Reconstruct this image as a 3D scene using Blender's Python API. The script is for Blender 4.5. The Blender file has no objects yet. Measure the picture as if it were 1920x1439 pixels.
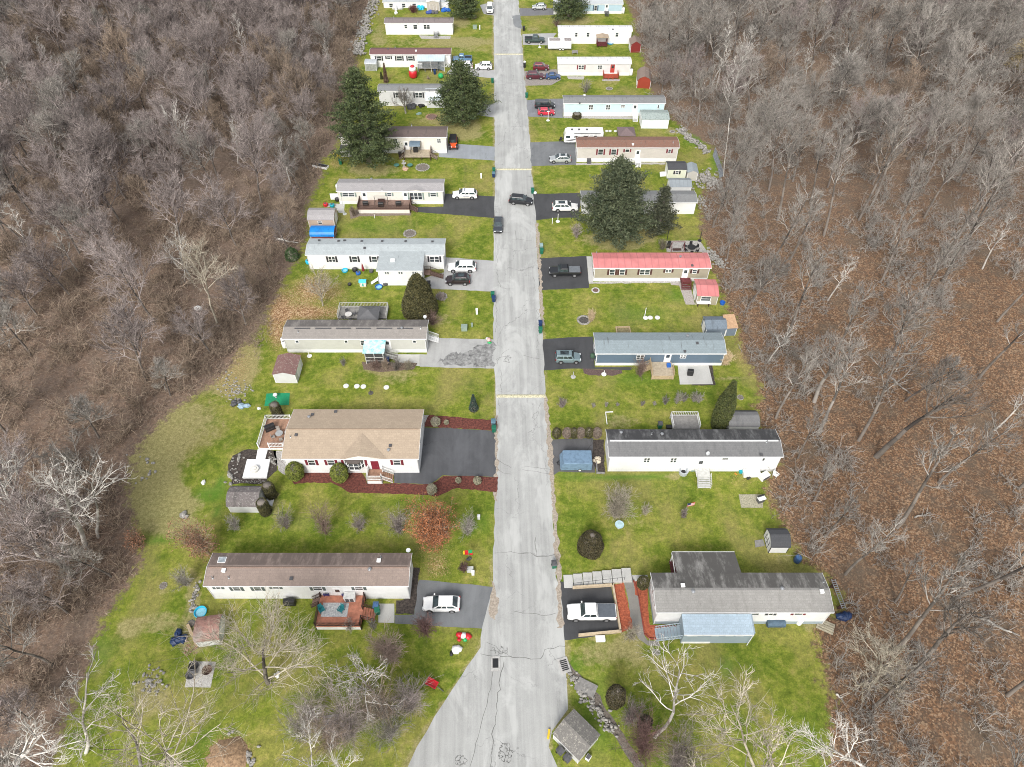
import bpy, math, random
import numpy as np
from mathutils import Vector
PI = math.pi
scene = bpy.context.scene
C = scene.collection
rnd = random.Random(7)
# ------------------------------------------------------------------ camera
F = 1331.0; CX, CY = 960.0, 719.5
PITCH = math.radians(48.95); YAW = math.radians(1.19); H0 = 85.0
cam_d = bpy.data.cameras.new('camera'); cam = bpy.data.objects.new('camera', cam_d); C.objects.link(cam)
cam_d.sensor_width = 36; cam_d.lens = 36*F/1920; cam_d.clip_start = 1; cam_d.clip_end = 6000
cam.location = (0, 0, H0); cam.rotation_euler = (PI/2-PITCH, 0, -YAW)
scene.camera = cam
fw = Vector((math.sin(YAW)*math.cos(PITCH), math.cos(YAW)*math.cos(PITCH), -math.sin(PITCH)))
rt = Vector((math.cos(YAW), -math.sin(YAW), 0)); up = rt.cross(fw)
CAM = Vector((0, 0, H0))
def proj(p):
    v = Vector(p)-CAM; z = v.dot(fw)
    return CX+F*v.dot(rt)/z, CY-F*v.dot(up)/z
def G(px, py, z=0.0):
    d = fw + rt*((px-CX)/F) + up*((CY-py)/F)
    t = (z-H0)/d.z
    p = CAM + d*t
    return Vector((p.x, p.y, z))
ZM = dict(A=(640,0,5.997), B=(940,0,5.997), C=(560,200,4.7975), D=(960,220,4.7975), E=(500,420,4.1717), F=(980,440,4.1717),
          G=(400,700,3.4268), H=(980,740,3.5537), I=(300,1000,2.9091), J=(960,1000,2.9091), K=(1440,960,3.998), M=(0,1079,3.998),
          N=(1240,0,2.822), O=(0,380,3.4268), P=(0,720,3.998), Q=(1180,180,7.996), S=(560,60,7.996), T=(1280,480,2.998), W=(0,0,1.0))
def px(z, x, y):
    a = ZM[z]; return a[0]+x/a[2], a[1]+y/a[2]
def g(z, x, y, h=0.0):
    return G(*px(z, x, y), h)
def gs(z, pts, h=0.0):
    return [g(z, x, y, h) for x, y in pts]
def lin_solve(p0, d, py):
    # scalar t so that p0 + t d projects on row py
    v = p0-CAM; k = (CY-py)/F
    return (k*v.dot(fw)-v.dot(up))/(d.dot(up)-k*d.dot(fw))
def lin_solve_x(p0, d, pxx):
    v = p0-CAM; k = (pxx-CX)/F
    return (k*v.dot(fw)-v.dot(rt))/(d.dot(rt)-k*d.dot(fw))
# ------------------------------------------------------------------ materials
MATS = {}
def newmat(name):
    m = bpy.data.materials.new(name); m.use_nodes = True
    nt = m.node_tree; b = nt.nodes['Principled BSDF']
    MATS[name] = m
    return m, nt, b
def N(nt, t, **k):
    n = nt.nodes.new(t)
    for a, v in k.items():
        if a.startswith('i_'): n.inputs[a[2:].replace('_', ' ')].default_value = v
        else: setattr(n, a, v)
    return n
def ramp(nt, fac, stops):
    r = N(nt, 'ShaderNodeValToRGB'); e = r.color_ramp.elements
    while len(e) < len(stops): e.new(.5)
    for i, (p, c) in enumerate(stops):
        e[i].position = p; e[i].color = (*c, 1) if len(c) == 3 else c
    nt.links.new(fac, r.inputs[0]); return r.outputs[0]
def mix(nt, fac, a, b, mode='MIX'):
    m = N(nt, 'ShaderNodeMix', data_type='RGBA', blend_type=mode)
    for i, v in ((0, fac), (6, a), (7, b)):
        if hasattr(v, 'is_output'): nt.links.new(v, m.inputs[i])
        else: m.inputs[i].default_value = v if i == 0 else ((*v, 1) if len(v) == 3 else v)
    return m.outputs[2]
def noise(nt, vec, scale, detail=4, rough=.6, dist=0):
    n = N(nt, 'ShaderNodeTexNoise'); n.inputs['Scale'].default_value = scale; n.inputs['Detail'].default_value = detail
    n.inputs['Roughness'].default_value = rough; n.inputs['Distortion'].default_value = dist
    if vec is not None: nt.links.new(vec, n.inputs['Vector'])
    return n.outputs['Fac']
def coord(nt, obj=False):
    if obj: return N(nt, 'ShaderNodeTexCoord').outputs['Object']
    return N(nt, 'ShaderNodeNewGeometry').outputs['Position']
def scaled(nt, vec, s):
    m = N(nt, 'ShaderNodeMapping'); m.inputs['Scale'].default_value = s; nt.links.new(vec, m.inputs['Vector']); return m.outputs[0]
def math_(nt, op, a, b=None, clamp=False):
    m = N(nt, 'ShaderNodeMath', operation=op, use_clamp=clamp)
    for i, v in ((0, a), (1, b)):
        if v is None: continue
        if hasattr(v, 'is_output'): nt.links.new(v, m.inputs[i])
        else: m.inputs[i].default_value = v
    return m.outputs[0]
def smooth(nt, v, a, b):
    m = N(nt, 'ShaderNodeMapRange', interpolation_type='SMOOTHSTEP'); nt.links.new(v, m.inputs[0])
    m.inputs[1].default_value = a; m.inputs[2].default_value = b; return m.outputs[0]
def bump(nt, b, h, dist=.02, strength=.6):
    n = N(nt, 'ShaderNodeBump'); n.inputs['Distance'].default_value = dist; n.inputs['Strength'].default_value = strength
    nt.links.new(h, n.inputs['Height']); nt.links.new(n.outputs[0], b.inputs['Normal'])
def m_paint(name, c, rough=.6, var=.12, metal=0, scale=3.0, coat=0):
    """a painted or plastic surface with a little grime"""
    if name in MATS: return MATS[name]
    m, nt, b = newmat(name); v = coord(nt)
    n1 = noise(nt, v, scale, 5, .65)
    c = tuple(c); d = tuple(x*(1-var*2.2) for x in c); l = tuple(min(1, x*(1+var*.5)) for x in c)
    nt.links.new(ramp(nt, n1, [(.3, d), (.55, c), (.8, l)]), b.inputs['Base Color'])
    b.inputs['Roughness'].default_value = rough; b.inputs['Metallic'].default_value = metal
    b.inputs['Coat Weight'].default_value = coat
    return m
def m_siding(name, c, vert=False):
    if name in MATS: return MATS[name]
    m, nt, b = newmat(name); o = coord(nt, True); v = coord(nt)
    w = N(nt, 'ShaderNodeTexWave', wave_type='BANDS', bands_direction='X' if vert else 'Z', wave_profile='SAW')
    w.inputs['Scale'].default_value = 1.3 if vert else 1.57; nt.links.new(o, w.inputs['Vector'])
    n1 = noise(nt, v, 1.1, 5, .6); n2 = noise(nt, scaled(nt, v, (9, 9, .8)), 1, 3, .5)
    base = ramp(nt, n1, [(.3, tuple(x*.9 for x in c)), (.7, c)])
    grime = math_(nt, 'MULTIPLY', smooth(nt, n2, .55, .75), .18)
    base = mix(nt, grime, base, tuple(x*.62 for x in c))
    base = mix(nt, math_(nt, 'MULTIPLY', smooth(nt, w.outputs['Fac'], .0, .12), 1.0), tuple(x*.72 for x in c), base)
    nt.links.new(base, b.inputs['Base Color']); b.inputs['Roughness'].default_value = .55
    bump(nt, b, w.outputs['Fac'], .015, .5)
    return m
def m_shingle(name, c, dark=None, stain=0.0, row=.3, moss=None, back=None):
    """asphalt shingles: brick tabs with per-tab tone, black streaks where stained"""
    if name in MATS: return MATS[name]
    m, nt, b = newmat(name); o = coord(nt, True)
    br = N(nt, 'ShaderNodeTexBrick'); nt.links.new(o, br.inputs['Vector'])
    br.inputs['Color1'].default_value = (*c, 1); br.inputs['Color2'].default_value = (*(tuple(x*.74 for x in c)), 1)
    br.inputs['Mortar'].default_value = (*(tuple(x*.55 for x in c)), 1); br.inputs['Scale'].default_value = 1
    br.inputs['Brick Width'].default_value = row*1.5; br.inputs['Row Height'].default_value = row
    br.inputs['Mortar Size'].default_value = .02; br.inputs['Mortar Smooth'].default_value = .3
    n0 = noise(nt, o, 14, 3, .7)
    col = mix(nt, .55, br.outputs['Color'], ramp(nt, n0, [(.3, tuple(x*.6 for x in c)), (.75, tuple(min(1, x*1.35) for x in c))]))
    n1 = noise(nt, scaled(nt, o, (.25, .25, .25)), 2, 4, .6)
    col = mix(nt, math_(nt, 'MULTIPLY', smooth(nt, n1, .45, .7), .35), col, tuple(x*.75 for x in c))
    if stain > 0:
        n2 = noise(nt, scaled(nt, o, (1.1, .16, .16)), 1.6, 6, .7)
        sm = smooth(nt, n2, .62-.25*stain, .78-.15*stain)
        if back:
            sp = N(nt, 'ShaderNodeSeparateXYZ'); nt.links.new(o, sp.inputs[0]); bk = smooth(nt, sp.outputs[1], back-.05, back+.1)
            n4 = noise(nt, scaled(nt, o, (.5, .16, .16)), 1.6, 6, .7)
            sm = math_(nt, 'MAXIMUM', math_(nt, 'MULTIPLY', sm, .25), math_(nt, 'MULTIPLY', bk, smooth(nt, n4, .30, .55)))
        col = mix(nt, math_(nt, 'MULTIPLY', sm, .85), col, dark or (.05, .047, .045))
    if moss:
        n3 = noise(nt, o, 3.5, 6, .75)
        col = mix(nt, smooth(nt, n3, .52, .62), col, moss)
    nt.links.new(col, b.inputs['Base Color']); b.inputs['Roughness'].default_value = .9
    bump(nt, b, br.outputs['Fac'], .012, -.4)
    return m
def m_metalroof(name, c, along=.41):
    m, nt, b = newmat(name); o = coord(nt, True)
    w = N(nt, 'ShaderNodeTexWave', wave_type='BANDS', bands_direction='X', wave_profile='SIN')
    w.inputs['Scale'].default_value = along; nt.links.new(o, w.inputs['Vector'])
    n1 = noise(nt, o, .7, 5, .6)
    col = ramp(nt, n1, [(.3, tuple(x*.82 for x in c)), (.7, tuple(min(1, x*1.1) for x in c))])
    col = mix(nt, smooth(nt, w.outputs['Fac'], .93, .995), col, tuple(x*.78 for x in c))
    nt.links.new(col, b.inputs['Base Color']); b.inputs['Roughness'].default_value = .5
    bump(nt, b, w.outputs['Fac'], .02, .5); return m
def m_wood(name, c, plank=.14, dirx='X'):
    if name in MATS: return MATS[name]
    m, nt, b = newmat(name); o = coord(nt, True)
    w = N(nt, 'ShaderNodeTexWave', wave_type='BANDS', bands_direction=dirx, wave_profile='SAW')
    w.inputs['Scale'].default_value = .314/plank/1; nt.links.new(o, w.inputs['Vector'])
    n1 = noise(nt, o, 2.2, 6, .65)
    col = ramp(nt, n1, [(.25, tuple(x*.6 for x in c)), (.55, c), (.8, tuple(min(1, x*1.25) for x in c))])
    col = mix(nt, smooth(nt, w.outputs['Fac'], 0, .16), tuple(x*.4 for x in c), col)
    nt.links.new(col, b.inputs['Base Color']); b.inputs['Roughness'].default_value = .8; return m
def m_grain(name, c1, c2, scale=6, rough=.95, big=.35, c3=None, bs=.6):
    """mulch, gravel, soil, rock: speckled"""
    if name in MATS: return MATS[name]
    m, nt, b = newmat(name); v = coord(nt)
    n1 = noise(nt, v, scale, 5, .75); n2 = noise(nt, v, big, 4, .6)
    col = ramp(nt, n1, [(.32, c1), (.66, c2)])
    if c3: col = mix(nt, smooth(nt, n2, .45, .65), col, c3)
    nt.links.new(col, b.inputs['Base Color']); b.inputs['Roughness'].default_value = rough
    bump(nt, b, n1, .05, bs); return m
def m_asphalt(name, c, blot=.25, crack=.0, streak=.3, seal=None):
    """worn asphalt: long wheel streaks, blotches, cracks"""
    m, nt, b = newmat(name); v = coord(nt)
    n1 = noise(nt, v, .28, 8, .68, .5); n2 = noise(nt, v, 9, 3, .7); n3 = noise(nt, scaled(nt, v, (1.3, .035, 1)), 1, 5, .6)
    n4 = noise(nt, v, 1.7, 6, .7)
    col = ramp(nt, n1, [(.3, tuple(x*(1-blot) for x in c)), (.5, c), (.72, tuple(min(1, x*(1+blot)) for x in c))])
    col = mix(nt, streak, col, ramp(nt, n3, [(.32, tuple(x*.68 for x in c)), (.68, tuple(min(1, x*1.2) for x in c))]))
    col = mix(nt, .22, col, ramp(nt, n2, [(.3, tuple(x*.6 for x in c)), (.7, tuple(min(1, x*1.35) for x in c))]))
    n6 = noise(nt, scaled(nt, v, (1, .45, 1)), .22, 9, .72, .6)
    col = mix(nt, math_(nt, 'MULTIPLY', smooth(nt, n6, .50, .62), blot*1.1), col, tuple(min(1, x*1.42) for x in c))
    n5 = noise(nt, scaled(nt, v, (.5, .12, 1)), .5, 4, .6)
    col = mix(nt, math_(nt, 'MULTIPLY', smooth(nt, n5, .54, .60), blot), col, tuple(min(1, x*1.4) for x in c))
    if seal: col = mix(nt, math_(nt, 'MULTIPLY', smooth(nt, n4, .50, .62), smooth(nt, n1, .46, .56)), col, seal)
    if crack > 0:
        vn = N(nt, 'ShaderNodeTexVoronoi', feature='DISTANCE_TO_EDGE'); vn.inputs['Scale'].default_value = .13
        wn = N(nt, 'ShaderNodeTexNoise'); wn.inputs['Scale'].default_value = .9; wn.inputs['Detail'].default_value = 6
        nt.links.new(v, wn.inputs['Vector'])
        vv = N(nt, 'ShaderNodeVectorMath', operation='MULTIPLY_ADD'); nt.links.new(wn.outputs['Color'], vv.inputs[0])
        vv.inputs[1].default_value = (2.4, 2.4, 0); nt.links.new(v, vv.inputs[2])
        nt.links.new(vv.outputs[0], vn.inputs['Vector'])
        cm = smooth(nt, vn.outputs['Distance'], .0055, .002)
        gate = smooth(nt, noise(nt, v, .09, 3, .5), .46, .56)
        col = mix(nt, math_(nt, 'MULTIPLY', math_(nt, 'MULTIPLY', cm, gate), crack), col, tuple(x*.28 for x in c))
    nt.links.new(col, b.inputs['Base Color']); b.inputs['Roughness'].default_value = .85
    bump(nt, b, n2, .02, .4)
    return m
def m_leaf(name, c, c2, scale=1.2, rough=.75):
    if name in MATS: return MATS[name]
    m, nt, b = newmat(name); v = coord(nt)
    geo = N(nt, 'ShaderNodeNewGeometry')
    n1 = noise(nt, v, scale, 4, .6)
    f = math_(nt, 'ADD', math_(nt, 'MULTIPLY', n1, .75), math_(nt, 'MULTIPLY', geo.outputs['Random Per Island'], .3))
    nt.links.new(ramp(nt, f, [(.3, c), (.75, c2)]), b.inputs['Base Color'])
    b.inputs['Roughness'].default_value = rough; return m
def m_bark(name, c, c2, scale=1.0):
    if name in MATS: return MATS[name]
    m, nt, b = newmat(name); v = coord(nt); oi = N(nt, 'ShaderNodeObjectInfo')
    n1 = noise(nt, v, scale, 5, .7)
    geo = N(nt, 'ShaderNodeNewGeometry')
    f = math_(nt, 'ADD', math_(nt, 'MULTIPLY', n1, .45), math_(nt, 'MULTIPLY', oi.outputs['Random'], .2))
    f = math_(nt, 'ADD', f, math_(nt, 'MULTIPLY', geo.outputs['Random Per Island'], .5))
    nt.links.new(ramp(nt, f, [(.28, tuple(x*.7 for x in c)), (.82, tuple(min(.9, x*1.35) for x in c2))]), b.inputs['Base Color'])
    b.inputs['Roughness'].default_value = .9; return m
def m_glass(name='window_glass', c=(.05, .06, .065)):
    if name in MATS: return MATS[name]
    m, nt, b = newmat(name); v = coord(nt)
    nt.links.new(ramp(nt, noise(nt, v, 1.3, 3, .5), [(.35, tuple(x*.5 for x in c)), (.7, tuple(x*1.7 for x in c))]), b.inputs['Base Color'])
    b.inputs['Roughness'].default_value = .12; b.inputs['Specular IOR Level'].default_value = .7; return m
# ------------------------------------------------------------------ mesh helpers
class MB:
    def __init__(s): s.v = []; s.f = []
    def add(s, vs, fs):
        n = len(s.v); s.v += [tuple(p) for p in vs]; s.f += [tuple(i+n for i in f) for f in fs]; return s
    def box(s, x0, y0, z0, x1, y1, z1):
        if x0 > x1: x0, x1 = x1, x0
        if y0 > y1: y0, y1 = y1, y0
        if z0 > z1: z0, z1 = z1, z0
        return s.add([(x0,y0,z0),(x1,y0,z0),(x1,y1,z0),(x0,y1,z0),(x0,y0,z1),(x1,y0,z1),(x1,y1,z1),(x0,y1,z1)],
                     [(3,2,1,0),(4,5,6,7),(0,1,5,4),(1,2,6,5),(2,3,7,6),(3,0,4,7)])
    def cbox(s, cx, cy, z0, w, d, h): return s.box(cx-w/2, cy-d/2, z0, cx+w/2, cy+d/2, z0+h)
    def prism(s, poly, axis, a, b):
        """poly = 2D points ccw; axis 0: (y,z) swept in x; 1: (x,z) swept in y; 2: (x,y) swept in z"""
        n = len(poly)
        def P(p, t): return (t, p[0], p[1]) if axis == 0 else (p[0], t, p[1]) if axis == 1 else (p[0], p[1], t)
        return s.add([P(p, a) for p in poly]+[P(p, b) for p in poly],
                     [tuple(range(n))[::-1], tuple(range(n, 2*n))]+[(i, (i+1)%n, n+(i+1)%n, n+i) for i in range(n)])
    def tube(s, p0, p1, r0, r1=None, n=8, cap=True):
        r1 = r0 if r1 is None else r1
        p0, p1 = Vector(p0), Vector(p1); d = (p1-p0)
        if d.length < 1e-6: return s
        d.normalize(); a = d.orthogonal().normalized(); b = d.cross(a)
        ring = lambda p, r: [p+(a*math.cos(2*PI*i/n)+b*math.sin(2*PI*i/n))*r for i in range(n)]
        fs = [(i, (i+1)%n, n+(i+1)%n, n+i) for i in range(n)]
        if cap: fs += [tuple(range(n))[::-1], tuple(range(n, 2*n))]
        return s.add(ring(p0, r0)+ring(p1, r1), fs)
    def lathe(s, prof, cx=0, cy=0, n=16, z0=0, sy=1):
        """prof: [(r,z)...] bottom to top"""
        k = len(prof); vs = []
        for r, z in prof: vs += [(cx+r*math.cos(2*PI*i/n), cy+sy*r*math.sin(2*PI*i/n), z0+z) for i in range(n)]
        fs = [(j*n+i, j*n+(i+1)%n, (j+1)*n+(i+1)%n, (j+1)*n+i) for j in range(k-1) for i in range(n)]
        fs += [tuple(range(n))[::-1], tuple((k-1)*n+i for i in range(n))]
        return s.add(vs, fs)
    def ball(s, cx, cy, cz, rx, ry=None, rz=None, n=12, m=7):
        ry = ry or rx; rz = rz or rx
        prof = [(math.sin(PI*j/m), -math.cos(PI*j/m)) for j in range(m+1)]
        vs = [(cx+rx*max(r, .02)*math.cos(2*PI*i/n), cy+ry*max(r, .02)*math.sin(2*PI*i/n), cz+rz*z) for r, z in prof for i in range(n)]
        fs = [(j*n+i, j*n+(i+1)%n, (j+1)*n+(i+1)%n, (j+1)*n+i) for j in range(m) for i in range(n)]
        return s.add(vs, fs)
    def rock(s, cx, cy, r, rz=None, rr=rnd, z=None):
        n, m = 6, 3; rz = rz or r*.7; a0 = rr.random()*6; ex = rr.uniform(.75, 1.35)
        vs = []; 
        for j in range(m+1):
            ph = PI*(.08+.84*j/m)
            for i in range(n):
                q = r*rr.uniform(.78, 1.15); t = a0+2*PI*i/n
                vs.append((cx+q*math.sin(ph)*math.cos(t)*ex, cy+q*math.sin(ph)*math.sin(t)/ex, (rz*.45 if z is None else z)-rz*math.cos(ph)*rr.uniform(.85, 1.1)))
        fs = [(j*n+i, j*n+(i+1)%n, (j+1)*n+(i+1)%n, (j+1)*n+i) for j in range(m) for i in range(n)]
        fs += [tuple(range(n))[::-1], tuple(m*n+i for i in range(n))]
        return s.add(vs, fs)
    def mesh(s, name, mat=None, smoothed=False):
        me = bpy.data.meshes.new(name); me.from_pydata(s.v, [], s.f)
        import bmesh
        b_ = bmesh.new(); b_.from_mesh(me); bmesh.ops.recalc_face_normals(b_, faces=b_.faces[:]); b_.to_mesh(me); b_.free()
        if mat: me.materials.append(mat)
        if smoothed: me.polygons.foreach_set('use_smooth', [True]*len(me.polygons))
        me.update(); return me
    def build(s, name, mat, parent=None, loc=(0,0,0), rz=0, smoothed=False, bevel=0):
        o = bpy.data.objects.new(name, s.mesh(name, mat, smoothed)); C.objects.link(o)
        o.location = loc; o.rotation_euler = (0, 0, rz)
        if parent is not None: o.parent = parent
        if bevel:
            md = o.modifiers.new('bevel', 'BEVEL'); md.width = bevel; md.segments = 2; md.limit_method = 'ANGLE'
        return o
def tag(o, label, cat, group=None, kind=None):
    if label: o['label'] = label
    if cat: o['category'] = cat
    if group: o['group'] = group
    if kind: o['kind'] = kind
    return o
def thing(name, label, cat, loc=(0,0,0), rz=0, group=None):
    o = bpy.data.objects.new(name, None); C.objects.link(o); o.empty_display_size = .5
    o.location = loc; o.rotation_euler = (0, 0, rz); return tag(o, label, cat, group)
def np_mesh(name, V, Fq, mat, smoothed=False):
    """V (n,3) array, Fq (m,k) index array with constant k"""
    me = bpy.data.meshes.new(name); k = Fq.shape[1]
    me.vertices.add(len(V)); me.vertices.foreach_set('co', np.ascontiguousarray(V, dtype=np.float32).ravel())
    me.loops.add(Fq.size); me.loops.foreach_set('vertex_index', np.ascontiguousarray(Fq, dtype=np.int32).ravel())
    me.polygons.add(len(Fq)); me.polygons.foreach_set('loop_start', np.arange(0, Fq.size, k, dtype=np.int32))
    me.polygons.foreach_set('loop_total', np.full(len(Fq), k, dtype=np.int32))
    if smoothed: me.polygons.foreach_set('use_smooth', np.ones(len(Fq), dtype=bool))
    if mat: me.materials.append(mat)
    me.update(calc_edges=True); return me
def linkobj(name, me, parent=None, loc=(0,0,0), rz=0, sc=None):
    o = bpy.data.objects.new(name, me); C.objects.link(o); o.location = loc; o.rotation_euler = (0, 0, rz)
    if sc: o.scale = sc
    if parent is not None: o.parent = parent
    return o
def seg_arrays(P0, P1, R0, R1, k):
    P0 = np.asarray(P0, float); P1 = np.asarray(P1, float); R0 = np.asarray(R0, float)[:, None]; R1 = np.asarray(R1, float)[:, None]
    d = P1-P0; d /= np.maximum(np.linalg.norm(d, axis=1, keepdims=True), 1e-9)
    ref = np.where(np.abs(d[:, 2:3]) < .9, np.array([[0, 0, 1.]]), np.array([[1., 0, 0]]))
    a = np.cross(d, ref); a /= np.linalg.norm(a, axis=1, keepdims=True); b = np.cross(d, a)
    n = len(P0); V = np.zeros((n, 2*k, 3))
    for i in range(k):
        t = 2*PI*i/k; o = a*math.cos(t)+b*math.sin(t)
        V[:, i] = P0+o*R0; V[:, k+i] = P1+o*R1
    base = (np.arange(n)*2*k)[:, None]
    Fq = np.concatenate([base+np.array([[i, (i+1)%k, k+(i+1)%k, k+i]]) for i in range(k)])
    return V.reshape(-1, 3), Fq
# ------------------------------------------------------------------ ground, lawns, woods floor
LB = [(700,-60),(697,-5),(690,30),(672,62),(663,95),(668,120),(672,150),(655,190),(640,235),(628,285),(600,300),(606,325),(585,365),(572,395),(574,440),(562,478),(535,520),
      (512,565),(482,622),(447,655),(430,690),(385,730),(330,765),(285,805),(250,850),(236,915),(250,985),(262,1010),(262,1060),(240,1100),(195,1160),(172,1220),(150,1290),(120,1360),(92,1439),(60,1560),(20,1700)]
RB = [(1165,-60),(1172,0),(1190,38),(1196,75),(1207,108),(1212,150),(1228,185),(1262,225),(1295,250),(1335,275),(1352,300),(1350,330),(1325,345),(1312,385),(1316,440),(1330,475),
      (1345,525),(1362,570),(1384,610),(1392,660),(1412,700),(1432,725),(1420,760),(1424,800),(1450,840),(1462,870),(1440,905),(1448,950),(1480,1000),(1500,1045),(1540,1070),(1590,1130),(1530,1172),(1534,1200),(1548,1270),(1562,1340),(1552,1439),(1540,1560),(1530,1700)]
lawn_poly = np.array([G(*p)[:2] for p in LB]+[G(*p)[:2] for p in RB[::-1]])
def road_world():
    L = [g('W',*p) for p in [(924,-60),(925,0),(926,100),(928,320),(926,450),(925,640),(930,760),(932,860),(929,930),(925,1050),(923,1100),(904,1175),(901,1215),(864,1268),(816,1344),(781,1399),(764,1439),(735,1520),(700,1640)]]
    R = [g('W',*p) for p in [(968,-60),(972,0),(980,100),(990,220),(997,320),(1005,420),(1012,560),(1020,660),(1022,760),(1030,850),(1037,960),(1042,1080),(1053,1120),(1058,1205),(1063,1268),(1063,1330),(1036,1370),(1031,1400),(1044,1439),(1062,1520),(1090,1640)]]
    return L, R
def densify(pts, step=1.2, jit=.1, r=random.Random(3)):
    out = []
    for a, b in zip(pts, pts[1:]):
        n = max(1, int((b-a).length/step))
        for i in range(n):
            p = a.lerp(b, i/n); out.append(Vector((p.x+r.uniform(-jit, jit), p.y+r.uniform(-jit, jit), p.z)))
    out.append(pts[-1]); return out
rL, rR = road_world(); road_poly = np.array([p[:2] for p in rL]+[p[:2] for p in rR[::-1]])
def signed_dist(P, poly):
    x, y = P[:, 0], P[:, 1]; d = np.full(len(P), 1e18); ins = np.zeros(len(P), bool)
    for i in range(len(poly)):
        a = poly[i]; b = poly[(i+1) % len(poly)]; e = b-a
        t = np.clip(((x-a[0])*e[0]+(y-a[1])*e[1])/(e@e), 0, 1)
        d = np.minimum(d, (x-a[0]-t*e[0])**2+(y-a[1]-t*e[1])**2)
        c = (a[1] > y) != (b[1] > y)
        with np.errstate(divide='ignore', invalid='ignore'):
            ins ^= c & (x < (b[0]-a[0])*(y-a[1])/(b[1]-a[1])+a[0])
    d = np.sqrt(d); return np.where(ins, d, -d)
def np_proj(P):
    v = np.c_[P, np.zeros(len(P))] - np.array(CAM)
    z = v@np.array(fw); z = np.where(z > 5, z, 1e9)
    return CX+F*(v@np.array(rt))/z, CY-F*(v@np.array(up))/z
ELL = []   # (attr, cx, cy, rx, ry, strength) in source pixels on the ground
def E(attr, z, x, y, rx, ry, s=1.0):
    a = px(z, x, y); ELL.append((attr, a[0], a[1], rx/ZM[z][2], ry/ZM[z][2], s))
# fallen leaves on lawns
E('leaf','W',560,560,50,34,.75); E('leaf','W',600,590,70,14,.75); E('leaf','W',520,610,22,50); E('leaf','W',600,525,38,30,.55); E('leaf','W',640,560,30,24,.5)
E('leaf','G',1425,1120,130,110,.5); E('leaf','W',820,1070,30,22,.6); E('leaf','W',430,690,60,70,.6); E('leaf','W',430,1410,45,34,1)
E('leaf','H',1480,560,140,50,.5); E('leaf','K',370,950,70,160,.6); E('leaf','K',200,200,50,100,.8); E('leaf','W',665,100,20,60,.6); E('leaf','C',330,520,80,60,.6)
E('leaf','T',400,560,120,60,.8); E('leaf','H',1690,640,70,110,.9)
# brown thatch / bare earth
for a in [('C',1500,240,170,70,.9),('A',1150,1340,260,80,.9),('A',1350,1390,200,70,1),('C',650,570,260,70,.8),('D',950,1100,330,75,1),('D',1180,1040,120,60,.9),('B',800,235,260,55,.9),('B',350,330,110,40,.5),
          ('A',1400,470,330,55,.9),('A',1330,250,130,70,.9),('A',900,480,500,60,.45),('A',420,400,100,130,.6),('A',1450,560,260,30,.5),
          ('E',1010,1190,170,70,.6),('H',800,880,170,70,.35),('E',1330,750,110,60,.7),('J',480,640,170,110,.6),('J',720,700,110,90,.5),('J',640,600,70,60,.8),
          ('H',1740,1100,80,50,.5),('G',390,850,70,90,.6),('F',560,1100,50,20,.4),('E',870,1130,150,40,.8),('W',150+500,1165,60,30,.3),('M',960,400,90,90,.9),('M',1200,350,160,90,.7),('M',1120,900,160,170,.8),
          ('M',1230,100,60,50,.6),('M',1450,200,60,260,.9),('M',1440,480,120,110,1),('P',1150,650,190,260,.55),('P',1250,920,260,130,.7),('P',1300,1080,260,70,.9),('O',1500,1150,120,110,.8),('O',1330,1000,280,160,.75),('O',1000,1150,160,90,.5),
          ('W',400,680,75,45,.8),('W',330,790,75,60,.45),('W',290,860,60,70,.45),('W',440,640,45,60,.7),('W',300,940,60,40,.7),('W',380,800,80,60,.25),('K',330,840,110,50,.8),('F',1650,900,90,110,.3),('B',1230,930,120,40,.5),('B',860,880,120,25,.6),('B',420,950,160,25,.5),('F',1000,1180,70,15,.5),('D',1000,1180,180,20,.7),('F',1650,1130,200,22,.6),('E',150,640,140,60,.4),
          ('H',640,180,130,60,.6),('H',1000,545,60,25,.9),('I',1300,1150,110,300,.3),('D',1440,130,60,40,.8),('A',960,800,60,100,.1)]:
    E('dirt', *a)
# rank bright green
for a in [('W',320,640,40,20,.3),('P',1580,830,120,60,1),('P',1660,740,40,50,1),('P',1630,960,40,50,.9),('P',1180,1165,110,30,.9),('P',1180,985,80,22,.8),('D',1660,200,90,60,1),('D',1850,430,60,110,.8),('H',700,550,330,22,.9),('H',300,540,110,18,.8),
          ('J',1170,730,40,60,.7),('F',1240,480,120,60,.6),('F',930,620,260,60,.4),('E',1300,1330,160,50,-.2),('M',760,560,70,120,.5),('G',560,960,200,60,.3),('G',1700,960,90,70,.4),('J',330,730,60,60,.7),('J',450,1000,120,220,.6),('M',1600,1250,150,90,.5),('F',900,1130,200,40,.5),('C',700,1080,300,60,.3)]:
    E('lush', *a)
def grid_axis(lo, hi, a, b, step):
    out = list(-np.geomspace(1, max(a-lo, 2), 9)[::-1]+a)[:-1]+list(np.arange(a, b, step))+list(b+np.geomspace(1, hi-b, 9))
    return np.array(out)
gx = grid_axis(-3000, 3000, -185, 185, .8); gy = grid_axis(-600, 5000, 4, 262, .8)
X, Y = np.meshgrid(gx, gy); P2 = np.c_[X.ravel(), Y.ravel()]
sd = signed_dist(P2, lawn_poly); rd = np.abs(signed_dist(P2, road_poly)); ppx, ppy = np_proj(P2)
def hgt_np(x, y, s):
    """rolling woods floor outside the yards, level inside"""
    w = np.clip((-s-3)/30, 0, 1); w = w*w*(3-2*w)
    return w*(1.3*np.sin(x*.043+1)*np.cos(y*.037)+.5*np.sin(x*.13)*np.sin(y*.11+2)-.3)
Zg = hgt_np(P2[:, 0], P2[:, 1], sd)
def hgt(x, y):
    s = signed_dist(np.array([[x, y]]), lawn_poly); return float(hgt_np(np.array([x]), np.array([y]), s)[0])
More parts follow.
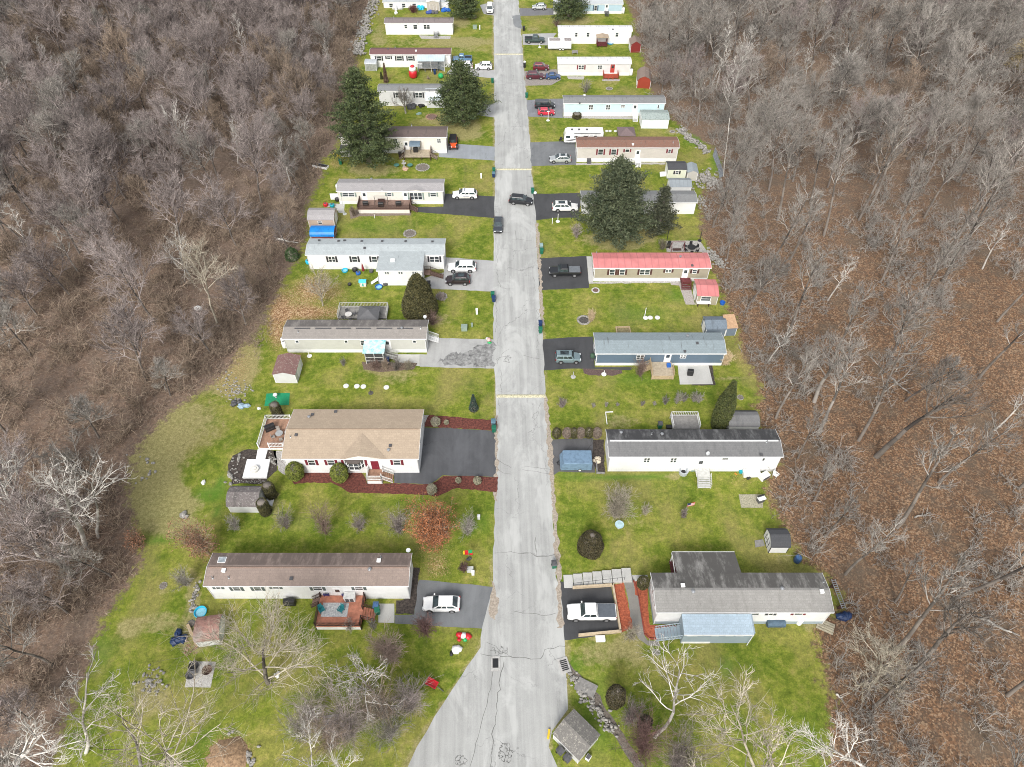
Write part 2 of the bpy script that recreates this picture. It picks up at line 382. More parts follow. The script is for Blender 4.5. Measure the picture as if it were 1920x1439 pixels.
att = {'lawn': np.clip(sd, -8, 8), 'leaf': np.zeros(len(P2)), 'dirt': np.zeros(len(P2)), 'lush': np.zeros(len(P2))}
for a, cx, cy, rx, ry, s in ELL:
    q = np.sqrt(((ppx-cx)/rx)**2+((ppy-cy)/ry)**2); att[a] += s*np.clip(1.45-q, 0, 1)
att['dirt'] += np.clip(1.0-rd/.55, 0, 1)*.9
nx, ny = len(gx), len(gy); idx = np.arange(nx*ny).reshape(ny, nx)
quads = np.c_[idx[:-1, :-1].ravel(), idx[:-1, 1:].ravel(), idx[1:, 1:].ravel(), idx[1:, :-1].ravel()]
qs = sd[quads].mean(1); qx = P2[quads, 0].mean(1)
def ground_mat():
    m, nt, b = newmat('ground_cover'); v = coord(nt)
    A = {k: N(nt, 'ShaderNodeAttribute', attribute_name=k).outputs['Fac'] for k in att}
    n_s = noise(nt, v, .16, 4, .6); n_m = noise(nt, v, .75, 7, .72); n_f = noise(nt, v, 1.9, 6, .8); n_x = noise(nt, v, 5.0, 4, .85)
    n_p = noise(nt, scaled(nt, v, (1, .6, 1)), .09, 5, .6, .5)
    # grass
    fine = math_(nt, 'ADD', math_(nt, 'MULTIPLY', n_f, .55), math_(nt, 'MULTIPLY', n_x, .45))
    g1 = ramp(nt, n_m, [(.34, (.060,.092,.013)), (.45, (.118,.158,.020)), (.54, (.198,.225,.036)), (.66, (.330,.285,.095))])
    g2 = ramp(nt, n_s, [(.40, (.088,.140,.015)), (.50, (.160,.195,.028)), (.60, (.270,.245,.075))])
    grass = mix(nt, .5, g1, g2)
    grass = mix(nt, math_(nt, 'MULTIPLY', smooth(nt, n_p, .50, .64), .5), grass, (.245,.205,.085))
    grass = mix(nt, 1.0, grass, ramp(nt, fine, [(.30, (.20,.22,.22)), (.5, (.52,.52,.5)), (.70, (.92,.88,.80))]), 'OVERLAY')
    lush = math_(nt, 'MULTIPLY', A['lush'], smooth(nt, n_m, .22, .5), True)
    grass = mix(nt, math_(nt, 'MULTIPLY', lush, .8), grass, mix(nt, n_f, (.035,.115,.012), (.12,.25,.03)))
    # thatch / earth on the lawn
    earth = ramp(nt, fine, [(.32, (.11,.10,.040)), (.5, (.275,.245,.105)), (.68, (.52,.46,.25))])
    dm = smooth(nt, math_(nt, 'ADD', math_(nt, 'MULTIPLY', A['dirt'], .85), math_(nt, 'MULTIPLY', math_(nt, 'SUBTRACT', n_m, .5), 1.5)), .20, .62)
    grass = mix(nt, math_(nt, 'MULTIPLY', dm, .85), grass, earth)
    # leaf litter
    vo = N(nt, 'ShaderNodeTexVoronoi'); vo.inputs['Scale'].default_value = 5.5; nt.links.new(v, vo.inputs['Vector'])
    lf = N(nt, 'ShaderNodeSeparateColor'); nt.links.new(vo.outputs['Color'], lf.inputs[0])
    litter = ramp(nt, lf.outputs[0], [(.1, (.070,.042,.028)), (.42, (.175,.090,.048)), (.72, (.310,.165,.085)), (.95, (.47,.33,.21))])
    litter = mix(nt, .45, litter, ramp(nt, fine, [(.3, (.045,.036,.028)), (.55, (.175,.118,.078)), (.75, (.40,.29,.20))]))
    litter = mix(nt, math_(nt, 'MULTIPLY', smooth(nt, n_m, .45, .62), .5), litter, (.095,.078,.062))
    litter = mix(nt, math_(nt, 'MULTIPLY', smooth(nt, n_s, .5, .68), .6), litter, (.130,.105,.078))
    # left woods are greyer, right woods redder, more so close to the lawn
    sx = N(nt, 'ShaderNodeSeparateXYZ'); nt.links.new(v, sx.inputs[0])
    litter = mix(nt, math_(nt, 'MULTIPLY', smooth(nt, sx.outputs[1], 85, 150), .5), litter, mix(nt, fine, (.07,.055,.045), (.27,.21,.165)))
    litter = mix(nt, math_(nt, 'MULTIPLY', smooth(nt, sx.outputs[0], 10, -10), .6), litter, ramp(nt, fine, [(.32, (.06,.047,.040)), (.5, (.19,.145,.118)), (.68, (.42,.335,.27))]))
    ll = smooth(nt, math_(nt, 'ADD', math_(nt, 'MULTIPLY', A['leaf'], .9), math_(nt, 'MULTIPLY', math_(nt, 'SUBTRACT', n_x, .5), 3.2)), .35, .95)
    bright = ramp(nt, lf.outputs[1], [(.1, (.19,.105,.055)), (.5, (.34,.20,.105)), (.9, (.50,.36,.22))])
    grass = mix(nt, ll, grass, bright)
    # edge between the two
    e = math_(nt, 'ADD', A['lawn'], math_(nt, 'MULTIPLY', math_(nt, 'SUBTRACT', n_m, .5), 7.0))
    e = math_(nt, 'ADD', e, math_(nt, 'MULTIPLY', math_(nt, 'SUBTRACT', n_f, .5), 3.0))
    col = mix(nt, smooth(nt, e, -.6, .9), litter, grass)
    nt.links.new(col, b.inputs['Base Color']); b.inputs['Roughness'].default_value = 1; b.inputs['Specular IOR Level'].default_value = .15
    bump(nt, b, fine, .12, .7)
    return m
GM = ground_mat()
V3 = np.c_[P2, Zg]
def ground_part(name, sel):
    Fq = quads[sel]; used, inv = np.unique(Fq, return_inverse=True)
    me = np_mesh(name, V3[used], inv.reshape(Fq.shape), GM, True)
    for k, a in att.items():
        at = me.attributes.new(k, 'FLOAT', 'POINT'); at.data.foreach_set('value', a[used].astype(np.float32))
    o = linkobj(name, me); tag(o, None, None, kind='structure'); return o
ground_part('lawn', qs > 0)
ground_part('forest_floor', qs <= 0)
# ------------------------------------------------------------------ road, drives, paving
def sheet(name, pts, z, mat, label=None, cat=None, kind='structure', thick=0, jit=.05, step=1.0, close=True):
    """flat sheet with a slightly uneven edge, or a slab when thick"""
    pts = [Vector((p[0], p[1], 0)) for p in pts]
    if jit: pts = densify(pts+[pts[0]], step, jit)[:-1]
    import bmesh
    bm = bmesh.new(); vs = [bm.verts.new((p.x, p.y, z+thick)) for p in pts]
    f = bm.faces.new(vs); f.normal_update()
    if f.normal.z < 0: f.normal_flip()
    bmesh.ops.triangulate(bm, faces=[f])
    if thick:
        n = len(vs); lo = [bm.verts.new((p.x, p.y, 0)) for p in pts]
        for i in range(n): bm.faces.new((lo[i], lo[(i+1) % n], vs[(i+1) % n], vs[i]))
    bmesh.ops.recalc_face_normals(bm, faces=bm.faces[:])
    if not thick:
        for f in bm.faces:
            if f.normal.z < 0: f.normal_flip()
    me = bpy.data.meshes.new(name); bm.to_mesh(me); bm.free(); me.materials.append(mat)
    o = linkobj(name, me); tag(o, label, cat, kind=kind); return o
M_road = m_asphalt('old_road_asphalt', (.375,.378,.365), .42, .5, .7)
M_new = m_asphalt('new_drive_asphalt', (.052,.053,.056), .35, 0, .35)
M_mid = m_asphalt('mid_drive_asphalt', (.155,.162,.168), .3, .6, .35)
M_pale = m_asphalt('pale_drive_asphalt', (.37,.37,.365), .2, .5, .3)
M_peel = m_asphalt('peeling_drive_asphalt', (.36,.36,.35), .3, 0, .3)
M_seal = m_grain('worn_sealer', (.07,.07,.07), (.36,.36,.35), 1.3, big=.8, bs=.1)
M_conc = m_asphalt('concrete', (.46,.455,.43), .15, 0, .1)
M_gravel = m_grain('gravel', (.16,.15,.14), (.55,.53,.5), 5)
M_mulch = m_grain('red_mulch', (.035,.010,.008), (.20,.062,.045), 3.2, bs=1)
M_omulch = m_grain('orange_mulch', (.17,.04,.022), (.50,.135,.065), 3.2, bs=1)
M_dmulch = m_grain('dark_mulch', (.012,.010,.009), (.10,.08,.068), 3.2, bs=1)
M_rock = m_grain('field_stone', (.10,.095,.085), (.44,.42,.385), 3.5)
M_white = m_paint('white_paint', (.80,.80,.79), .5, .05)
M_road_o = sheet('road', densify(rL, 1.3, .10)+densify(rR, 1.3, .16)[::-1], .012, M_road, jit=0)
DRV = [  # zoom, points, material, z
 ('I',[(1415,255),(1600,270),(1830,296),(1800,400),(1765,520),(1560,510),(1278,492),(1280,445),(1385,445),(1392,300)],'mid'),
 ('G',[(1337,350),(1500,352),(1818,372),(1822,668),(1475,656),(1430,690),(1390,715),(1165,705),(1160,640),(1320,640)],'new2'),
 ('E',[(1262,893),(1500,898),(1780,905),(1782,1132),(1500,1128),(1200,1118),(1195,1022),(1255,1022)],'peel'),
 ('E',[(1388,262),(1500,268),(1785,292),(1780,530),(1500,518),(1235,505),(1232,425),(1385,380)],'pale'),
 ('C',[(1306,783),(1765,810),(1765,1005),(1400,975),(1050,950),(1070,903),(1300,903)],'new'),
 ('C',[(1336,333),(1560,345),(1765,362),(1765,487),(1260,455),(1260,413),(1335,410)],'mid2'),
 ('A',[(1590,1175),(1730,1165),(1730,1325),(1500,1290)],'pale'),
 ('A',[(1238,758),(1450,775),(1725,790),(1725,885),(1180,832),(1228,778)],'pale'),
 ('A',[(1560,60),(1735,15),(1735,180),(1600,160)],'pale'),
 ('J',[(230,262),(540,282),(590,545),(262,588)],'new'),
 ('H',[(160,300),(470,290),(482,520),(240,515),(190,550),(150,470)],'mid3'),
 ('F',[(148,822),(350,805),(550,800),(566,1038),(850,1036),(850,1062),(480,1050),(350,1050),(168,1064)],'new'),
 ('F',[(112,187),(500,168),(520,418),(120,437)],'new'),
 ('D',[(175,692),(620,682),(604,905),(400,905),(190,932)],'new'),
 ('D',[(145,227),(570,215),(576,428),(155,442)],'mid'),
 ('B',[(280,1130),(500,1115),(700,1110),(690,1330),(290,1312)],'mid4'),
 ('B',[(258,802),(620,780),(672,900),(560,960),(270,965)],'mid5'),
 ('B',[(238,385),(620,375),(520,512),(240,505)],'pale'),
 ('B',[(200,95),(585,95),(592,172),(208,182)],'mid6'),
]
M_mids = {'mid': M_mid, 'mid2': m_asphalt('grey_drive_asphalt', (.26,.28,.30), .25, .5, .3), 'mid3': m_asphalt('cracked_drive_asphalt', (.105,.105,.11), .4, .9, .3),
          'mid4': m_asphalt('patched_drive_asphalt', (.20,.205,.22), .35, .6, .3), 'mid5': m_grain('gravel_drive', (.14,.125,.115), (.38,.34,.31), 4),
          'mid6': m_asphalt('smooth_drive_asphalt', (.16,.16,.17), .2, 0, .3), 'new': M_new, 'new2': m_asphalt('faded_black_asphalt', (.082,.084,.09), .35, .7, .5), 'pale': M_pale, 'peel': M_peel}
for z, pts, k in DRV: sheet('driveway', gs(z, pts), .008, M_mids[k])
sheet('driveway_patch', gs('E', [(1340,1075),(1480,1010),(1600,1000),(1640,940),(1780,930),(1781,1125),(1560,1110),(1400,1105)]), .0125, M_seal, jit=.45, step=.5)
# pads, paths and beds, laid a few mm above what they lie on
PAD = [('E',[(1000,1022),(1195,1022),(1196,1115),(1010,1085)],'concrete_pad',M_conc,.014),('I',[(1190,385),(1278,385),(1277,490),(1190,488)],'concrete_pad',M_conc,.014),
 ('F',[(1210,1015),(1440,1015),(1480,1168),(1228,1166)],'patio',M_conc,.05),('D',[(1390,1112),(1690,1112),(1760,1215),(1390,1212)],'patio',M_gravel,.014),
 ('F',[(1150,360),(1240,375),(1310,400),(1350,550),(1275,548),(1225,400),(1160,395)],'patio',m_grain('pavers',(.22,.19,.17),(.5,.46,.43),5),.014),
 ('C',[(225,870),(415,880),(405,960),(360,958),(330,905),(230,905)],'concrete_pad',M_conc,.014),('F',[(500,172),(540,172),(552,385),(518,385)],'concrete_pad',M_conc,.016),
 ('J',[(600,228),(655,232),(700,350),(722,560),(740,585),(800,588),(810,615),(740,612),(690,575),(650,500),(632,350)],'footpath',m_asphalt('old_path',(.22,.21,.19),.25,.3,.1),.014),
 ('J',[(655,228),(738,228),(742,260),(660,265)],'footpath',M_conc,.014),
 ('H',[(1440,665),(1600,668),(1602,755),(1455,755)],'patio',m_grain('mossy_pavers',(.17,.17,.11),(.48,.44,.33),5),.014),
 ('M',[(1420,645),(1620,650),(1580,842),(1385,840)],'patio',m_grain('old_pavers',(.25,.24,.22),(.6,.58,.54),6),.02),
 ('D',[(1700,560),(1700,560),(1700,560)],None,None,0),
 ('B',[(870,870),(870,870),(870,870)],None,None,0),
 ('Q',[(1290,760),(1330,900),(1400,1100),(1415,1200),(1350,1240),(1330,1100),(1250,900)],'wet_ground',m_grain('wet_silt',(.08,.09,.10),(.26,.28,.30),3,.4),.008),
 ('A',[(870,400),(1000,405),(1230,405),(1225,440),(1000,442),(900,438)],'patio',M_gravel,.012),
 ('A',[(560,-10),(760,-10),(740,75),(480,70)],'wet_ground',m_grain('pale_yard',(.4,.38,.35),(.7,.68,.65),3),.01)]
for z, pts, nm, mt, h in PAD:
    if nm: sheet(nm, gs(z, pts), h, mt, jit=.03)
BEDS = [('G',[(1385,268),(1500,278),(1820,305),(1815,370),(1500,352),(1345,345)],M_mulch),
 ('G',[(480,655),(560,625),(760,622),(960,640),(985,705),(1165,708),(1390,716),(1440,692),(1478,658),(1830,668),(1822,765),(1560,740),(1440,790),(1250,778),(880,770),(760,705),(600,705),(520,715)],M_mulch),
 ('G',[(200,490),(300,492),(400,500),(412,560),(410,625),(345,680),(340,712),(120,712),(98,640),(95,590),(125,530)],M_dmulch),
 ('I',[(1380,190),(1416,190),(1388,442),(1285,440),(1292,370),(1362,352)],M_dmulch),
 ('J',[(548,280),(608,272),(662,520),(592,545)],M_omulch),
 ('J',[(662,265),(738,262),(740,320),(750,500),(895,500),(900,535),(830,580),(750,578),(722,550),(690,345),(672,340)],M_omulch),
 ('F',[(470,1050),(775,1062),(780,1085),(700,1105),(520,1102),(480,1085)],m_grain('leafy_mulch',(.04,.028,.026),(.17,.11,.10),7)),
 ('F',[(1440,1018),(1480,1018),(1510,1180),(1320,1182),(1330,1166),(1478,1168)],M_dmulch),
 ('H',[(470,300),(540,300),(548,520),(495,520),(460,430)],M_dmulch),
 ('G',[(1335,270),(1385,268),(1350,345),(1335,345)],M_gravel),('G',[(385,500),(450,500),(470,600),(485,668),(430,640),(410,600)],M_gravel),
 ('E',[(745,1080),(1180,1090),(1150,1140),(900,1160),(760,1140)],m_grain('leafy_bed',(.07,.05,.04),(.22,.16,.12),6)),
 ('B',[(1140,890),(1330,890),(1330,915),(1130,915)],M_gravel),('B',[(740,860),(930,862),(930,895),(750,892)],M_gravel),('B',[(690,1300),(1480,1310),(1540,1345),(700,1330)],M_gravel),
 ('D',[(575,412),(1380,408),(1380,425),(575,432)],M_gravel),('F',[(520,372),(1240,358),(1240,378),(530,386)],M_gravel),
 ('C',[(450,930),(530,925),(1010,950),(1010,980),(540,990),(470,1015)],m_grain('leafy_bed2',(.10,.08,.065),(.28,.22,.18),6)),
]
for z, pts, mt in BEDS: sheet('garden_bed', gs(z, pts), .017, mt, jit=.09, step=.5)
# crack lines sealed or opened across the road
def ribbon(name, pts, w, z, mat, jit=.07, sub=.45, r=random.Random(5)):
    pts = densify(pts, sub, jit, r); mb = MB()
    for a, b in zip(pts, pts[1:]):
        d = (b-a); 
        if d.length < .01: continue
        d.normalize(); n = Vector((-d.y, d.x, 0))*w*r.uniform(.35, .7)
        mb.add([((a-n).x, (a-n).y, z), ((a+n).x, (a+n).y, z), ((b+n).x, (b+n).y, z), ((b-n).x, (b-n).y, z)], [(0, 3, 2, 1)])
    return mb
M_crack = m_grain('crack_filler', (.09,.09,.085), (.20,.20,.19), 5)
CR = [('J',[(0,682),(70,686),(150,688),(178,632),(290,618)],.16),('J',[(0,430),(60,440),(160,448),(240,436)],.12),('J',[(0,103),(60,106),(100,112),(135,130),(200,120),(236,118)],.12),('J',[(128,20),(125,70),(135,130)],.10),
 ('I',[(1870,700),(1850,850),(1830,1000),(1815,1100),(1800,1277)],.16),('I',[(1820,700),(1800,850),(1760,1000),(1720,1150),(1690,1277)],.12),('I',[(1780,600),(1830,620),(1920,680)],.1),('I',[(1825,105),(1920,100)],.1),('I',[(1750,660),(1920,672)],.16),
 ('F',[(0,950),(60,960),(160,985)],.1),('F',[(85,330),(95,380),(100,440)],.09),('D',[(30,1020),(40,1100),(180,1108)],.1),('D',[(0,1100),(60,1090)],.1),('E',[(1790,560),(1800,700),(1790,850)],.1),('E',[(1790,1060),(1860,1040),(1915,1048)],.12),('E',[(1800,1100),(1850,1000),(1900,980)],.1),('E',[(1830,1150),(1840,1330)],.1),('E',[(1800,380),(1830,500),(1915,510)],.1),
 ('C',[(1770,1180),(1790,1300),(1780,1439)],.1),('C',[(1830,1130),(1915,1140)],.1),('C',[(1860,200),(1850,300),(1790,350)],.1),('H',[(0,480),(100,482),(190,500)],.1),('H',[(0,500),(90,515),(185,530)],.09),('H',[(0,1050),(80,1055),(100,1085),(215,1065)],.12),('H',[(80,950),(90,1050)],.1),('G',[(1820,560),(1915,610)],.1),('G',[(1815,600),(1870,640),(1915,650)],.1),('G',[(1835,160),(1840,260)],.09),
 ('B',[(0,940),(120,930),(250,945)],.1),('A',[(1730,960),(1830,950),(1915,940)],.1),('H',[(60,160),(100,110),(120,60)],.08),('H',[(110,110),(75,180),(100,215)],.08)]
mb = MB()
for z, pts, w in CR:
    q = ribbon('c', gs(z, pts), w*.4, .0165, None, .16, .6); mb.add(q.v, q.f)
# alligator cracking near the mouth of the road
r_ = random.Random(11)
for (z, x, y, rx, ry, n) in [('I',1885,1200,42,60,90),('I',1640,1240,40,32,44),('I',1860,640,60,26,30),('I',1822,700,30,24,14),('E',1880,1060,30,40,16)]:
    P_ = []
    while len(P_) < n:
        a, b = r_.uniform(-1, 1), r_.uniform(-1, 1)
        if a*a+b*b < 1: P_.append(g(z, x+rx*a, y+ry*b))
    done = set()
    for i_, p in enumerate(P_):
        for j_ in sorted(range(n), key=lambda k: (P_[k]-p).length)[1:4]:
            k_ = (min(i_, j_), max(i_, j_))
            if k_ in done: continue
            done.add(k_); q = ribbon('c', [p, P_[j_]], .03, .0165, None, .05, .35, r_); mb.add(q.v, q.f)
o = mb.build('road_cracks', M_crack); tag(o, None, None, kind='structure')
# patches of newer asphalt
M_patch = m_asphalt('patch_asphalt', (.20,.21,.215), .25, 0, .1)
for z, pts in [('W',[(960,0),(972,0),(978,60),(968,60)]),('B',[(120,180),(215,170),(235,330),(150,300)]),('W',[(990,1140),(1040,1150),(1050,1185),(1000,1180)])][1:2]:
    sheet('road_patch', gs(z, pts), .0155, M_patch, jit=.2, step=.6)
M_sand = m_grain('sandy_shoulder', (.20,.165,.13), (.46,.40,.33), 4)
for z, pts in [('W',[(1020,745),(1026,745),(1033,800),(1040,900),(1046,1000),(1053,1090),(1056,1180),(1046,1180),(1044,1095),(1038,1000),(1031,900),(1026,820)]),('W',[(1004,420),(1009,420),(1016,520),(1020,610),(1014,610),(1010,520)]),
               ('W',[(927,780),(932,780),(934,870),(931,940),(926,940),(928,860)]),('W',[(922,1090),(930,1110),(936,1140),(926,1165),(918,1150)])]:
    sheet('road_shoulder', gs(z, pts), .0145, M_sand, jit=.22, step=.5)
# speed bumps: low rounded humps painted pale yellow
M_yel = m_paint('worn_yellow_paint', (.60,.56,.38), .8, .3, scale=5)
for lab, (z, a, b) in {'pale yellow speed bump across the road nearest the tan roofed house': ('W',(931,743),(1024,743)),
                    'yellow speed bump across the road just behind the two cars on the street': ('W',(929,318),(997,318)),
                    'whitish speed bump across the road, farthest up the street': ('W',(927,102),(981,102))}.items():
    p, q = g(z, *a), g(z, *b); L = (q-p).length
    t = MB(); prof = [(-.32,.0),(.32,.0),(.22,.05),(.08,.08),(-.08,.08),(-.22,.05)]
    o = MB().prism([(u, w+.013) for u, w in prof], 0, 0, L).build('speed_bump', M_yel, None, p, math.atan2(q.y-p.y, q.x-p.x)); tag(o, lab, 'speed bump', 'speed bumps across the road')
# ------------------------------------------------------------------ houses and sheds
M_glass = m_glass(); M_black = m_paint('black_plastic', (.02,.02,.021), .5, .2); M_dgrey = m_paint('dark_grey', (.09,.09,.095), .6, .2)
M_dish = m_paint('dish_grey', (.5,.52,.53)); M_galv = m_paint('galvanised', (.42,.43,.44), .4, .2, .6)
M_redshut = m_paint('maroon_shutter', (.16,.018,.03), .6); M_blkshut = m_paint('black_shutter', (.025,.025,.03), .6)
M_sage = m_paint('sage_shutter', (.22,.28,.25), .6); M_brnshut = m_paint('brown_shutter', (.075,.03,.028), .6); M_gshut = m_paint('grey_green_shutter', (.10,.12,.115), .6)
M_skirt = m_siding('white_skirting', (.78,.78,.77), True)
class H: pass
def local(h, p):
    d = Vector(p)-h.o; return Vector((d.dot(h.u), d.dot(h.n), p[2]))
def world(h, x, y, z=0): return h.o+h.u*x+h.n*y+Vector((0, 0, z))
def u_of(h, z, zx, y=0, zz=0):
    return lin_solve_x(h.o+h.n*y+Vector((0, 0, zz)), h.u, px(z, zx, 0)[0])
def frame_of(z, xl, xr, yb, ye, yk, over=.13, hmin=None):
    h = H(); a, b = g(z, xl, yb), g(z, xr, yb); h.o = a; h.u = (b-a).normalized(); h.n = Vector((-h.u.y, h.u.x, 0)); h.L = (b-a).length
    h.rz = math.atan2(h.u.y, h.u.x); h.h = lin_solve(a-h.n*over, Vector((0, 0, 1)), px(z, 0, ye)[1])
    if hmin: h.h = hmin
    t = lin_solve(a-h.n*over+Vector((0, 0, h.h)), h.n, px(z, 0, yk)[1]); h.D = t-2*over; h.z = z; h.over = over
    return h
def rect_window(par, x, z, w, ht, y=0, shut=None, frame=None, kind='sash', d=1, sill=False):
    """window in a wall facing -y (d=1); frame > pane, shutters beside it"""
    fm = frame or M_white; mb = MB(); t = .08
    mb.box(x-w/2-t, y-.05*d, z-ht/2-t, x-w/2, y+.02*d, z+ht/2+t); mb.box(x+w/2, y-.05*d, z-ht/2-t, x+w/2+t, y+.02*d, z+ht/2+t)
    mb.box(x-w/2, y-.05*d, z+ht/2, x+w/2, y+.02*d, z+ht/2+t); mb.box(x-w/2, y-.06*d, z-ht/2-t, x+w/2, y+.02*d, z-ht/2)
    if kind in ('sash', 'double', 'triple'): mb.box(x-w/2, y-.045*d, z-.03, x+w/2, y+.01*d, z+.03)
    n = dict(double=2, triple=3).get(kind, 1)
    for i in range(1, n): q = x-w/2+w*i/n; mb.box(q-.06, y-.047*d, z-ht/2, q+.06, y+.012*d, z+ht/2)
    f = mb.build('window', fm, par)
    MB().box(x-w/2, y-.02*d, z-ht/2, x+w/2, y+.015*d, z+ht/2).build('pane', M_glass, f)
    if shut:
        for s in (-1, 1):
            q = x+s*(w/2+t+.20); m2 = MB(); m2.box(q-.17, y-.04*d, z-ht/2-.05, q+.17, y+.01*d, z+ht/2+.05)
            m2.box(q-.12, y-.055*d, z-.02, q+.12, y-.03*d, z+.03); m2.build('shutter', shut, par)
    return f
def side_window(par, xw, y, z, w, ht, d, shut=None):
    mb = MB(); t = .08; X0, X1 = xw-.02*d, xw+.05*d
    mb.box(X0, y-w/2-t, z-ht/2-t, X1, y-w/2, z+ht/2+t); mb.box(X0, y+w/2, z-ht/2-t, X1, y+w/2+t, z+ht/2+t)
    mb.box(X0, y-w/2, z+ht/2, X1, y+w/2, z+ht/2+t); mb.box(X0, y-w/2, z-ht/2-t, X1, y+w/2, z-ht/2); mb.box(xw-.01*d, y-w/2, z-.03, xw+.045*d, y+w/2, z+.03)
    f = mb.build('window', M_white, par); MB().box(xw-.015*d, y-w/2, z-ht/2, xw+.02*d, y+w/2, z+ht/2).build('pane', M_glass, f)
def rect_door(par, x, z0, w=.95, ht=2.05, y=0, mat=None, lite=True):
    mb = MB(); mb.box(x-w/2-.08, y-.04, z0, x-w/2, y+.02, z0+ht+.08); mb.box(x+w/2, y-.04, z0, x+w/2+.08, y+.02, z0+ht+.08); mb.box(x-w/2, y-.04, z0+ht, x+w/2, y+.02, z0+ht+.08)
    mb.box(x-w/2, y-.025, z0, x+w/2, y+.015, z0+ht)
    d = mb.build('door', mat or M_white, par)
    if lite: MB().box(x-w*.3, y-.035, z0+ht*.55, x+w*.3, y-.02, z0+ht*.9).build('pane', M_glass, d)
    MB().ball(x+w*.38, y-.06, z0+1.0, .045).build('handle', M_galv, d)
def roof_gable(name, par, x0, x1, y0, y1, ze, rise, mat, th=.10, trim=None, ridge=None):
    """two slopes meeting at a ridge along x, with a real thickness"""
    ym = (y0+y1)/2
    r = MB().prism([(y0, ze-th), (ym, ze+rise-th), (y1, ze-th), (y1, ze), (ym, ze+rise), (y0, ze)], 0, x0, x1).build(name, mat, par)
    if trim:
        mb = MB(); mb.box(x0, y0-.07, ze-th-.04, x1, y0-.004, ze+.005); mb.build('gutter', trim, r)
        for (a, b) in ((x0-.035, x0-.003), (x1+.003, x1+.035)):
            MB().prism([(y0-.02, ze-th-.10), (ym, ze+rise-th-.10), (y1+.02, ze-th-.10), (y1+.02, ze+.015), (ym, ze+rise+.02), (y0-.02, ze+.015)], 0, a, b).build('barge_board', trim, r)
    if ridge: MB().prism([(ym-.16, ze+rise-.045), (ym, ze+rise+.04), (ym+.16, ze+rise-.045), (ym+.15, ze+rise-.075), (ym, ze+rise-.02), (ym-.15, ze+rise-.075)], 0, x0+.3, x1-.3).build('ridge_vent', ridge, r)
    return r
def roof_bits(h, r, items):
    for (zx, zy, kind) in items:
        p = g(h.z, zx, zy, h.h+.35); l = local(h, p); x, y = l.x, l.y
        q = h.D/2; zt = h.h+h.rise*(1-abs(y-q)/(q+h.over))
        mb = MB(); mt = M_galv
        if kind == 'pipe': mb.tube((x, y, zt-.05), (x, y, zt+.45), .055); mb.lathe([(.16, 0), (.07, .1)], x, y, 10, zt-.03); nm = 'vent_pipe'
        elif kind == 'cap': mb.tube((x, y, zt-.05), (x, y, zt+.3), .12); mb.lathe([(.22, .28), (.24, .34), (.05, .42)], x, y, 12, zt); nm = 'flue_cap'
        elif kind == 'box': mb.cbox(x, y, zt-.06, .42, .42, .25); mb.cbox(x, y, zt+.19, .5, .5, .04); mt = M_white; nm = 'roof_vent'
        elif kind == 'dark': mb.cbox(x, y, zt-.06, .36, .36, .2); mb.cbox(x, y, zt+.14, .42, .42, .03); mt = M_dgrey; nm = 'roof_vent'
        elif kind == 'sky':
            mb.cbox(x, y, zt-.10, 1.0, .8, .2); o = mb.build('skylight', M_white, r); MB().cbox(x, y, zt+.10, .86, .66, .02).build('pane', m_glass('skylight_glass', (.25,.28,.3)), o); continue
        elif kind == 'dish':
            mb.tube((x, y, zt-.05), (x, y, zt+.5), .025)
            a = Vector((.25, -.8, .55)).normalized(); c = Vector((x, y, zt+.62)); 
            mb.tube(c, c+a*.03, .24, .29, 14); mb.tube(c+a*.03, c+a*.07, .29, .30, 14, False); mb.tube(c+a*.03-Vector((0, 0, .3)), c+a*.42, .015); mb.ball(*(c+a*.42), .05); mt = M_dish; nm = 'satellite_dish'
        mb.build(nm, mt, r)
def house(label, z, xl, xr, yb, ye, yk, wall, roofm, rise=.55, skirt=.75, skirtm=None, wins=(), doors=(), bits=(), trim=True, ridge=None, group='mobile homes along the street', hh=None, side=1, sidewin=True, name='mobile_home', cat='mobile home', floor=.75, extra=None):
    h = frame_of(z, xl, xr, yb, ye, yk, hmin=hh); h.rise = rise
    h.root = thing(name, label, cat, h.o, h.rz, group); R = h.root; print('HOUSE', label[:34], round(h.L, 1), round(h.D, 2), round(h.h, 2))
    L, D = h.L, h.D
    q = rise/(D/2+h.over)
    zc = h.h-.11
    w = MB().prism([(0, skirt), (D, skirt), (D, zc), (D/2, zc+rise*.93), (0, zc)], 0, 0, L).build('wall', wall, R)
    mb = MB(); mb.box(-.012, -.012, -.3, L+.012, D+.012, skirt); mb.build('skirting', skirtm or M_skirt, R)
    for x in (-.014, L-.08):
        for y in (-.016, D-.08): MB().box(x, y, skirt, x+.094, y+.096, zc).build('corner_trim', M_white, R)
    h.roof = roof_gable('roof', R, -.22, L+.22, -h.over, D+h.over, h.h, rise, roofm, trim=M_white if trim else None, ridge=ridge)
    roof_bits(h, h.roof, bits)
    for wn in wins:
        zx, ww, wh, shut, kind = wn[:5]; zc2 = wn[5] if len(wn) > 5 else h.h-.50-wh/2
        rect_window(R, u_of(h, z, zx, 0, zc2), zc2, ww, wh, 0, shut, None, kind)
    for dn in doors:
        zx, mt, lite = dn; rect_door(R, u_of(h, z, zx, 0, h.h-1.3), floor, .92, min(2.05, h.h-.2-floor), 0, mt, lite)
    if sidewin:
        xw = L if side > 0 else 0
        for y in ((.33, .67) if D < 6 else (.2, .45, .8)): side_window(R, xw, D*y, h.h-1.1, .8, 1.1, side)
    for x in ((.06, L-.06)): 
        mb = MB(); mb.tube((x, -h.over+.05, h.h-.15), (x, -.06, h.h-.35), .04); mb.tube((x, -.06, h.h-.35), (x, -.06, .1), .04); mb.build('downspout', M_white, R)
    return h
S, SD, ST = 'sash', 'double', 'triple'
